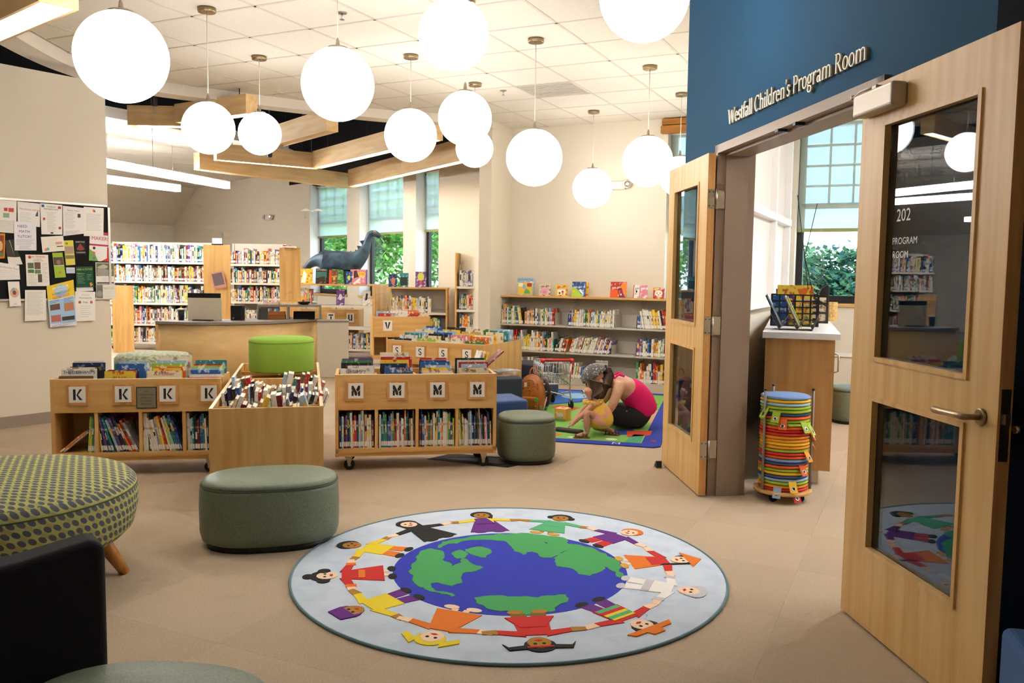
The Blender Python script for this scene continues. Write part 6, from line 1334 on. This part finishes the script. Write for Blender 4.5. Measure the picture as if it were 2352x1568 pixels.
disp(BM, 'dark display book with a face on the low window shelf', .0, .13, .20, 14, None, (0, 0, 0), [((200, 120, 100), disc(.55, .45, .25, .3))], z=1.157, group=g7); disp(BM, 'teal black display book on the low window shelf', .17, .14, .22, 9, None, (0, 0, 0), [((20, 40, 40), rect(.1, .1, .9, .7))], z=1.157, group=g7); disp(BM, 'purple display book with a yellow balloon on the low window shelf', .42, .17, .245, 8, None, (0, 0, 0), [((206, 206, 90), disc(.5, .68, .32, .26)), ((200, 70, 50), disc(.5, .3, .14))], z=1.157, group=g7)
disp(AM, 'white Trucks book facing out under the low shelf top', .12, .22, .27, 1, [('Trucks', .06, .4, .8)], (60, 150, 200), [((236, 190, 60), rect(.15, .2, .85, .5)), ((90, 60, 40), disc(.3, .2, .1)), ((90, 60, 40), disc(.72, .2, .1))], z=.852, y=.04, group=g7); disp(AM, 'purple narrow book facing out on the low shelf', .80, .13, .26, 8, None, (0, 0, 0), [((230, 220, 230), disc(.5, .5, .2))], z=.852, y=.04, group=g7); disp(AM, 'white book with a dark bird facing out on the low shelf', 1.22, .12, .24, 1, None, (0, 0, 0), [((40, 40, 44), [(.3, .3), (.6, .4), (.7, .8), (.4, .8)])], z=.852, y=.04, group=g7)
m = MB(); m.box(0, 0, 0, .2, .012, .26); m.box(.02, -.001, .05, .18, 0, .24, 1); o = m.build('leaning_booklet', [P('booklet_pink', (214, 150, 130), .6), P('booklet_grey', (120, 104, 104), .6)], label='pink grey booklet fixed aslant on the tall end panel', cat='booklet', loc=(-4.64, 13.17, 1.08)); o.rotation_euler = (R(4), R(-12), 0)

# ================================================================== DINOSAUR
DINO = P('painted_papier_mache', (58, 90, 108), .45, noise=((34, 52, 74), 7, .4, .62), bump=.5, bscale=16)
dx, dy, dz_ = -2.75, 13.74, 1.186
dn = thing('dinosaur_sculpture', 'blue grey long-necked dinosaur sculpture standing on the low shelf', 'sculpture', (dx, dy, dz_))
V = [(-2.88, 13.74, 1.57, .135), (-3.05, 13.74, 1.59, .115), (-3.2, 13.74, 1.58, .08), (-3.31, 13.73, 1.50, .055), (-3.375, 13.70, 1.40, .035), (-3.40, 13.66, 1.33, .012), (-2.68, 13.74, 1.57, .14), (-2.52, 13.74, 1.59, .125), (-2.42, 13.74, 1.68, .095), (-2.37, 13.74, 1.80, .07), (-2.345, 13.74, 1.92, .058), (-2.31, 13.73, 2.01, .062), (-2.24, 13.72, 2.035, .066), (-2.165, 13.71, 1.985, .042), (-2.14, 13.70, 1.955, .03),
     (-3.02, 13.66, 1.46, .06), (-3.05, 13.65, 1.32, .048), (-3.04, 13.65, 1.20, .05), (-3.0, 13.83, 1.46, .06), (-3.02, 13.84, 1.32, .048), (-3.0, 13.84, 1.20, .05), (-2.66, 13.66, 1.44, .06), (-2.67, 13.65, 1.32, .05), (-2.66, 13.65, 1.20, .05), (-2.56, 13.83, 1.44, .06), (-2.55, 13.85, 1.32, .05), (-2.53, 13.85, 1.20, .05)]
skin_mesh('body', [(a - dx, b - dy, c - dz_ - .02, r * (1.22 if c > 1.45 and a < -2.38 else 1.1)) for a, b, c, r in V], [(0, 1), (1, 2), (2, 3), (3, 4), (4, 5), (0, 6), (6, 7), (7, 8), (8, 9), (9, 10), (10, 11), (11, 12), (12, 13), (13, 14), (1, 15), (15, 16), (16, 17), (1, 18), (18, 19), (19, 20), (6, 21), (21, 22), (22, 23), (7, 24), (24, 25), (25, 26)], DINO, dn)
for (x, z, s, a) in ((-3.12, 1.68, .05, 12), (-2.98, 1.70, .055, 0), (-2.86, 1.70, .055, 0), (-2.75, 1.70, .05, 0), (-2.63, 1.70, .045, 0), (-2.53, 1.715, .05, 30), (-2.485, 1.79, .05, 60), (-2.44, 1.88, .045, 75)):
    m = MB(); m.prism([(-s, -.02), (s * .9, -.02), (s * .2, s)], -.012, .012, 0, T(x - dx, 0, z - dz_ - .02) @ RY(R(-a)) @ RX(R(90))); m.build('back_plate', DINO, dn)
m = MB(); m.sphere((-2.225 - dx, 13.655 - dy, 2.04 - dz_ - .02), .02, 14); e_ = m.build('eye', P('dino_eye', (196, 140, 70), .3), dn); m = MB(); m.sphere((-2.222 - dx, 13.64 - dy, 2.04 - dz_ - .02), .011, 10); m.build('pupil', BLK, e_)
m = MB(); m.tube([(-2.22 - dx, 13.66 - dy, 1.955 - dz_), (-2.17 - dx, 13.665 - dy, 1.94 - dz_), (-2.13 - dx, 13.68 - dy, 1.925 - dz_)], .004, 6); m.build('mouth_line', BLK, dn)
t = thing('paper_bird', 'white paper bird hanging before the first far window', 'mobile', (-3.55, 15.0, 2.44)); m = MB()
for s_ in (-1, 1): m.add([(0, 0, 0), (s_ * .1, .05, .05), (s_ * .21, .03, .0), (s_ * .09, -.03, .03)], [(0, 1, 2, 3), (3, 2, 1, 0)])
m.tube([(0, -.06, 0), (0, .08, .0)], [.006, .012], 6); m.build('bird_wings', PAPER, t); m = MB(); m.tube([(0, 0, 0), (0, 0, 1.86)], .0015, 5); m.build('thread', PAPER, t)

# ================================================================== NOTICE BOARD
BA = math.atan2((LW1 - LW0).y, (LW1 - LW0).x); NM = (LW1.x, LW1.y, 0)
nb = thing('notice_board', 'black felt notice board in a thin aluminium frame on the beige wall', 'notice board', NM, BA)
part(nb, 'felt_panel', P('black_felt', (14, 13, 14), .95), (-1.28, -.012, 1.11, -.002, -.001, 1.96)); AL = P('aluminium', (206, 200, 190), .35, .7)
for b_ in ((-1.29, -.022, 1.955, .008, 0, 1.973), (-1.29, -.022, 1.097, .008, 0, 1.115), (-.012, -.022, 1.115, .008, 0, 1.955)): part(nb, 'frame_rail', AL, b_)
for z_ in (1.097, 1.951): part(nb, 'frame_corner', GREYL, (-.016, -.024, z_, .010, 0, z_ + .024))
INKS = {}
def flyer(label, quad, base, items, k):
    """a pinned sheet; quad is (s, z) TL, TR, BR, BL on the board; items use 0..1 sheet coordinates"""
    (ax, az), (bx_, bz), (cx, cz), (dx_, dz2) = quad; y0 = -.0135 - .0016 * (k % 7)
    if cz < 1.12 or dz2 < 1.12: y0 = -.0245 - .0016 * (k % 3)
    t = thing('pinned_flyer', label, 'flyer', NM, BA)
    def at(u_, v_):
        x = (ax * (1 - u_) + bx_ * u_) * v_ + (dx_ * (1 - u_) + cx * u_) * (1 - v_); z = (az * (1 - u_) + bz * u_) * v_ + (dz2 * (1 - u_) + cz * u_) * (1 - v_); return x, z
    m = MB(); c4 = [at(0, 0), at(1, 0), at(1, 1), at(0, 1)]; m.prism(c4, -y0, -y0 + .0006, 0, RX(R(90))); m.build('sheet', P('sheet_%d_%d_%d' % base, base, .85), t)
    w = math.hypot(bx_ - ax, bz - az); h = math.hypot(dx_ - ax, dz2 - az); rot = math.atan2(bz - az, bx_ - ax)
    by = {}
    for n_, it in enumerate(items):
        c = it[1]; m = by.setdefault((it[0], c), MB())
        if it[0] == 'txt':
            x, z = at(it[3], it[4]); add_text(m, it[2], it[5] * h, T(x, y0 - .0013, z) @ RY(-rot) @ RX(R(90)), 0, maxw=w * .92)
        elif it[0] == 'img':
            m.prism([at(*q) for q in it[2]], -y0 + .0005, -y0 + .0008 + .00004 * n_, 0, RX(R(90)))
        elif it[0] == 'lines':
            u0, u1, v1, v0, nl = it[2]
            for q in range(nl):
                v_ = v1 + (v0 - v1) * q / max(1, nl - 1); e = u1 - (.12 if q % 3 == 2 else .03 * (q % 2)); m.prism([at(u0, v_), at(e, v_), at(e, v_ + .007), at(u0, v_ + .007)], -y0 + .0005, -y0 + .0009, 0, RX(R(90)))
    for (kd, c), m in by.items():
        o = m.build({'txt': 'printed_text', 'img': 'printed_picture', 'lines': 'printed_lines'}[kd], P('ink_%d_%d_%d' % c, c, .7), t)
        if kd == 'lines': tag(o, kind='stuff')
LG = (150, 146, 146)
fl = [('white flyer with small shop pictures at the photo edge', [(-.945, 1.954), (-.80, 1.957), (-.812, 1.676), (-.95, 1.681)], (238, 232, 224), [('img', (190, 60, 50), rect(.3, .66, .5, .76)), ('img', (200, 70, 60), rect(.55, .64, .85, .76)), ('img', (150, 176, 150), rect(.25, .46, .6, .6)), ('lines', LG, (.05, .9, .36, .05, 10))]),
 ('white flyer with an orange heading above the math tutor sheet', [(-.796, 1.95), (-.611, 1.944), (-.616, 1.74), (-.798, 1.74)], (238, 234, 228), [('txt', (220, 110, 80), 'The Literacy Learning', .55, .68, .1), ('lines', LG, (.1, .6, .55, .2, 7)), ('img', (60, 70, 90), [(.78, .45), (.9, .7), (.92, .45)]), ('img', (90, 140, 200), rect(.15, .06, .25, .16)), ('img', (210, 100, 60), rect(.45, .06, .55, .16))]),
 ('white tear-off sheet asking Need Math Tutor', [(-.83, 1.777), (-.649, 1.78), (-.652, 1.535), (-.831, 1.53)], (236, 232, 236), [('txt', (56, 52, 140), 'NEED', .38, .80, .13), ('txt', (56, 52, 140), 'MATH', .46, .62, .13), ('txt', (56, 52, 140), 'TUTOR?', .46, .44, .13), ('lines', LG, (.08, .9, .38, .2, 6)), ('lines', LG, (.2, .75, .16, .04, 5))]),
 ('white Museum Memberships sheet with small red and blue pictures', [(-.611, 1.948), (-.422, 1.946), (-.429, 1.682), (-.607, 1.678)], (240, 236, 230), [('txt', (120, 116, 112), 'MUSEUM', .5, .88, .075), ('txt', (120, 116, 112), 'MEMBERSHIPS', .48, .80, .075), ('lines', LG, (.28, .72, .72, .1, 16)), ('img', (50, 90, 180), rect(.06, .88, .18, .96)), ('img', (200, 60, 60), rect(.80, .86, .94, .94)), ('img', (200, 70, 60), rect(.1, .46, .2, .54)), ('img', (200, 70, 60), rect(.82, .18, .94, .26)), ('img', (60, 60, 70), disc(.5, .05, .08, .025))]),
 ('white Need a Tutor sheet with a small portrait', [(-.418, 1.939), (-.233, 1.932), (-.238, 1.70), (-.422, 1.67)], (236, 232, 228), [('txt', (110, 106, 110), 'Need a Tutor?', .5, .84, .07), ('img', (90, 50, 50), rect(.7, .62, .84, .76)), ('lines', LG, (.1, .6, .78, .25, 12)), ('lines', LG, (.1, .8, .14, .04, 4))]),
 ('white letter with a small red and yellow emblem', [(-.233, 1.944), (-.049, 1.944), (-.059, 1.682), (-.24, 1.678)], (240, 236, 228), [('img', (220, 120, 40), disc(.5, .88, .06, .05)), ('img', (60, 70, 140), disc(.55, .86, .03)), ('lines', LG, (.12, .88, .76, .2, 14))]),
 ('cream card with coloured balloons tilted on the board', [(-.616, 1.654), (-.425, 1.674), (-.414, 1.54), (-.605, 1.518)], (238, 232, 218), [('lines', LG, (.3, .75, .8, .4, 5)), ('img', (226, 160, 140), rect(.62, .46, .92, .62)), ('img', (60, 60, 70), rect(.66, .28, .95, .34)), ('img', (110, 190, 200), disc(.25, .2, .07, .1)), ('img', (226, 150, 60), disc(.16, .16, .06, .09))]),
 ('yellow leaflet with street photographs', [(-.419, 1.631), (-.333, 1.636), (-.319, 1.416), (-.402, 1.409)], (226, 212, 90), [('img', (110, 160, 60), disc(.3, .88, .14, .05)), ('img', (176, 150, 130), rect(.04, .46, .96, .76)), ('img', (140, 120, 100), rect(.04, .26, .96, .4))]),
 ('black Luncycle card with a red motif', [(-.317, 1.635), (-.228, 1.638), (-.22, 1.513), (-.316, 1.506)], (30, 26, 28), [('txt', (230, 226, 222), 'LUNCYCLE', .5, .85, .14), ('img', (150, 60, 60), [(.1, .4), (.5, .8), (.9, .4), (.7, .3), (.3, .3)]), ('txt', (230, 226, 222), 'LUNDBURG', .5, .1, .14)]),
 ('colourful Makers flyer with three round badges', [(-.182, 1.725), (0.0, 1.717), (-.011, 1.448), (-.197, 1.457)], (240, 234, 230), [('img', (186, 60, 80), [(0, .9), (1, .9), (1, 1), (0, 1)]), ('txt', (206, 70, 76), 'MAKERS', .55, .72, .17), ('img', (190, 50, 90), rect(0, .52, 1, .58)), ('img', (120, 170, 70), [(0, 0), (.45, 0), (.25, .3), (0, .4)]), ('img', (206, 60, 60), [(.6, 0), (1, 0), (1, .5), (.9, .5), (.9, .12)]), ('img', (240, 236, 230), rect(.42, .14, .88, .5)), ('img', (60, 56, 60), disc(.24, .44, .07, .05)), ('img', (220, 110, 120), disc(.24, .27, .07, .05)), ('img', (110, 120, 180), disc(.24, .1, .07, .05)), ('lines', LG, (.48, .84, .42, .2, 6))]),
 ('white RI Tennis Academy Summer 2018 flyer with photographs', [(-.746, 1.497), (-.557, 1.5), (-.551, 1.225), (-.743, 1.224)], (240, 234, 224), [('img', (206, 70, 40), disc(.18, .92, .07, .05)), ('txt', (210, 60, 40), 'RI TENNIS', .56, .90, .09), ('txt', (140, 110, 90), 'ACADEMY', .54, .84, .05), ('txt', (90, 90, 90), 'SUMMER 2018', .54, .79, .05), ('img', (90, 110, 80), rect(.08, .56, .34, .74)), ('img', (120, 90, 70), rect(.37, .54, .64, .76)), ('img', (70, 120, 60), rect(.08, .42, .34, .53)), ('img', (110, 130, 90), rect(.37, .40, .64, .52)), ('img', (90, 80, 70), rect(.5, .12, .68, .38)), ('lines', LG, (.08, .46, .38, .06, 8)), ('lines', LG, (.7, .95, .72, .12, 14))]),
 ('lime leaflet with a round window photograph', [(-.522, 1.518), (-.434, 1.523), (-.409, 1.303), (-.503, 1.296)], (166, 196, 66), [('img', (90, 74, 66), rect(.04, .50, .96, .82)), ('img', (150, 120, 96), disc(.5, .62, .2, .1)), ('img', (210, 120, 60), disc(.5, .2, .1, .05)), ('img', (240, 240, 236), rect(.0, .48, 1, .50))]),
 ('small pale blue business card', [(-.407, 1.391), (-.329, 1.392), (-.328, 1.339), (-.404, 1.338)], (206, 218, 236), [('txt', (190, 80, 80), 'Contractors', .5, .5, .2), ('lines', LG, (.15, .85, .36, .2, 3))]),
 ('dark green Need a Tutor sheet with tear-off tabs', [(-.321, 1.398), (-.166, 1.404), (-.161, 1.215), (-.32, 1.212)], (28, 84, 56), [('txt', (206, 206, 60), 'NEED A TUTOR?', .5, .82, .13), ('lines', (226, 230, 220), (.08, .5, .66, .2, 7)), ('lines', (226, 230, 220), (.62, .9, .6, .36, 4)), ('txt', (206, 206, 60), 'Subjects', .2, .66, .07), ('img', (226, 150, 60), [(.8, .02), (.96, .1), (.86, .24), (.76, .18)])]),
 ('white tear-off strips below the green tutor sheet', [(-.318, 1.212), (-.163, 1.215), (-.161, 1.179), (-.316, 1.172)], (238, 236, 232), [('lines', LG, (.05, .95, .8, .2, 4))]),
 ('sheet with a photograph of grey rhinos hanging past the frame', [(-.136, 1.441), (.040, 1.44), (.042, 1.244), (-.137, 1.244)], (238, 232, 226), [('img', (104, 124, 74), rect(.03, .36, .97, .97)), ('img', (164, 156, 150), [(.06, .4), (.1, .7), (.4, .78), (.6, .66), (.9, .7), (.85, .4), (.6, .36), (.3, .36)]), ('img', (190, 182, 176), [(.05, .76), (.4, .92), (.66, .84), (.6, .74), (.2, .72)]), ('img', (40, 34, 34), rect(.05, .02, .95, .07)), ('lines', LG, (.3, .7, .28, .16, 3))]),
 ('pale sheet with one rhino and the word Beatles below the rhino photo', [(-.142, 1.239), (.041, 1.238), (.04, 1.102), (-.143, 1.105)], (228, 226, 216), [('img', (120, 120, 112), rect(.02, .04, .34, .96)), ('img', (150, 150, 144), disc(.18, .36, .14, .22)), ('txt', (150, 190, 90), 'BEATLES', .66, .66, .2), ('lines', LG, (.42, .9, .5, .15, 4))]),
 ("yellow and blue poster for Professor Gizmo's Workshop summer camp", [(-.582, 1.222), (-.347, 1.281), (-.328, .868), (-.561, .858)], (226, 226, 240), [('img', (240, 206, 50), rect(.0, .66, 1, 1.0)), ('img', (166, 200, 226), disc(.5, .82, .24, .15)), ('img', (166, 200, 230), rect(.02, .08, .98, .64)), ('txt', (248, 246, 240), 'PROFESSOR', .5, .88, .075), ('txt', (248, 246, 240), "GIZMO'S", .5, .815, .075), ('txt', (60, 120, 160), 'WORKSHOP', .5, .75, .075), ('txt', (206, 70, 40), 'SUMMER CAMP 2018', .5, .70, .045), ('txt', (206, 70, 40), 'REGISTER TODAY!', .5, .66, .05), ('img', (110, 80, 70), rect(.06, .40, .42, .54)), ('img', (190, 130, 90), rect(.58, .34, .94, .52)), ('img', (190, 110, 100), rect(.06, .12, .42, .28)), ('img', (60, 56, 60), rect(.46, .13, .94, .22)), ('txt', (60, 70, 110), 'MORE INFO AND ONLINE REGISTRATION', .5, .055, .03), ('txt', (60, 70, 110), 'PROFESSORGIZMOSFUNSHOW.COM', .5, .015, .028), ('lines', (60, 80, 120), (.06, .42, .62, .57, 3)), ('lines', (60, 80, 120), (.58, .94, .63, .55, 4))]),
 ('white Homework Help sheet below the board', [(-.335, 1.175), (-.149, 1.17), (-.158, .903), (-.333, .903)], (240, 236, 228), [('txt', (80, 140, 110), 'Homework', .5, .76, .09), ('txt', (80, 140, 110), 'Help', .5, .61, .09), ('img', (190, 100, 90), disc(.22, .64, .07, .05)), ('img', (190, 100, 90), disc(.8, .64, .07, .05)), ('lines', LG, (.3, .72, .9, .86, 2)), ('lines', LG, (.25, .78, .5, .14, 6))]),
 ('white typed letter hanging below the board', [(-.762, 1.191), (-.589, 1.19), (-.592, .921), (-.771, .921)], (240, 235, 226), [('lines', LG, (.1, .85, .92, .2, 18))]),
 ('narrow white card with a ring of hands', [(-.899, 1.263), (-.807, 1.265), (-.798, 1.053), (-.889, 1.051)], (242, 236, 228), [('img', (226, 180, 150), disc(.5, .55, .4, .2)), ('img', (140, 180, 200), [(.2, .6), (.4, .76), (.6, .74), (.45, .6)]), ('img', (130, 80, 70), disc(.5, .55, .16, .09)), ('lines', (190, 80, 70), (.35, .65, .1, .08, 2))]),
 ('dark photograph sheet curling beside the math tutor sheet', [(-.906, 1.612), (-.835, 1.622), (-.769, 1.414), (-.881, 1.401)], (236, 230, 220), [('img', (64, 56, 44), [(0, .35), (.6, .3), (.5, 1), (0, 1)]), ('img', (40, 50, 34), [(.6, .3), (1, .3), (1, 1), (.55, 1)])]),
 ('orange framed poster at the photo edge', [(-.975, 1.67), (-.901, 1.672), (-.911, 1.461), (-.975, 1.456)], (226, 140, 50), [('img', (150, 70, 40), rect(.05, .08, .85, .92)), ('img', (230, 190, 110), disc(.5, .5, .25, .2)), ('img', (90, 130, 60), rect(.3, .1, .8, .25))]),
 ('wide white notice under the curling photographs', [(-.975, 1.43), (-.799, 1.402), (-.794, 1.281), (-.975, 1.276)], (240, 236, 230), [('txt', (120, 116, 110), 'We Are For You!', .5, .7, .15), ('lines', LG, (.1, .92, .55, .1, 6))])]
for k, (lab, q, base, it) in enumerate(fl): flyer(lab, q, base, it, k)
# flat black patch with a grey inset on the floor by the M bin
m = MB(); m.prism([(-.62, 6.22), (-.02, 5.98), (.18, 6.18), (.0, 6.30), (-.45, 6.42)], .0005, .004); m.prism([(-.5, 6.24), (-.08, 6.08), (.06, 6.2), (-.1, 6.27)], .004, .0048, 1); m.build('floor_patch', [BLKR, P('patch_grey', (96, 90, 84), .6)], label='flat black patch on the floor by the M bin end', cat='mat')
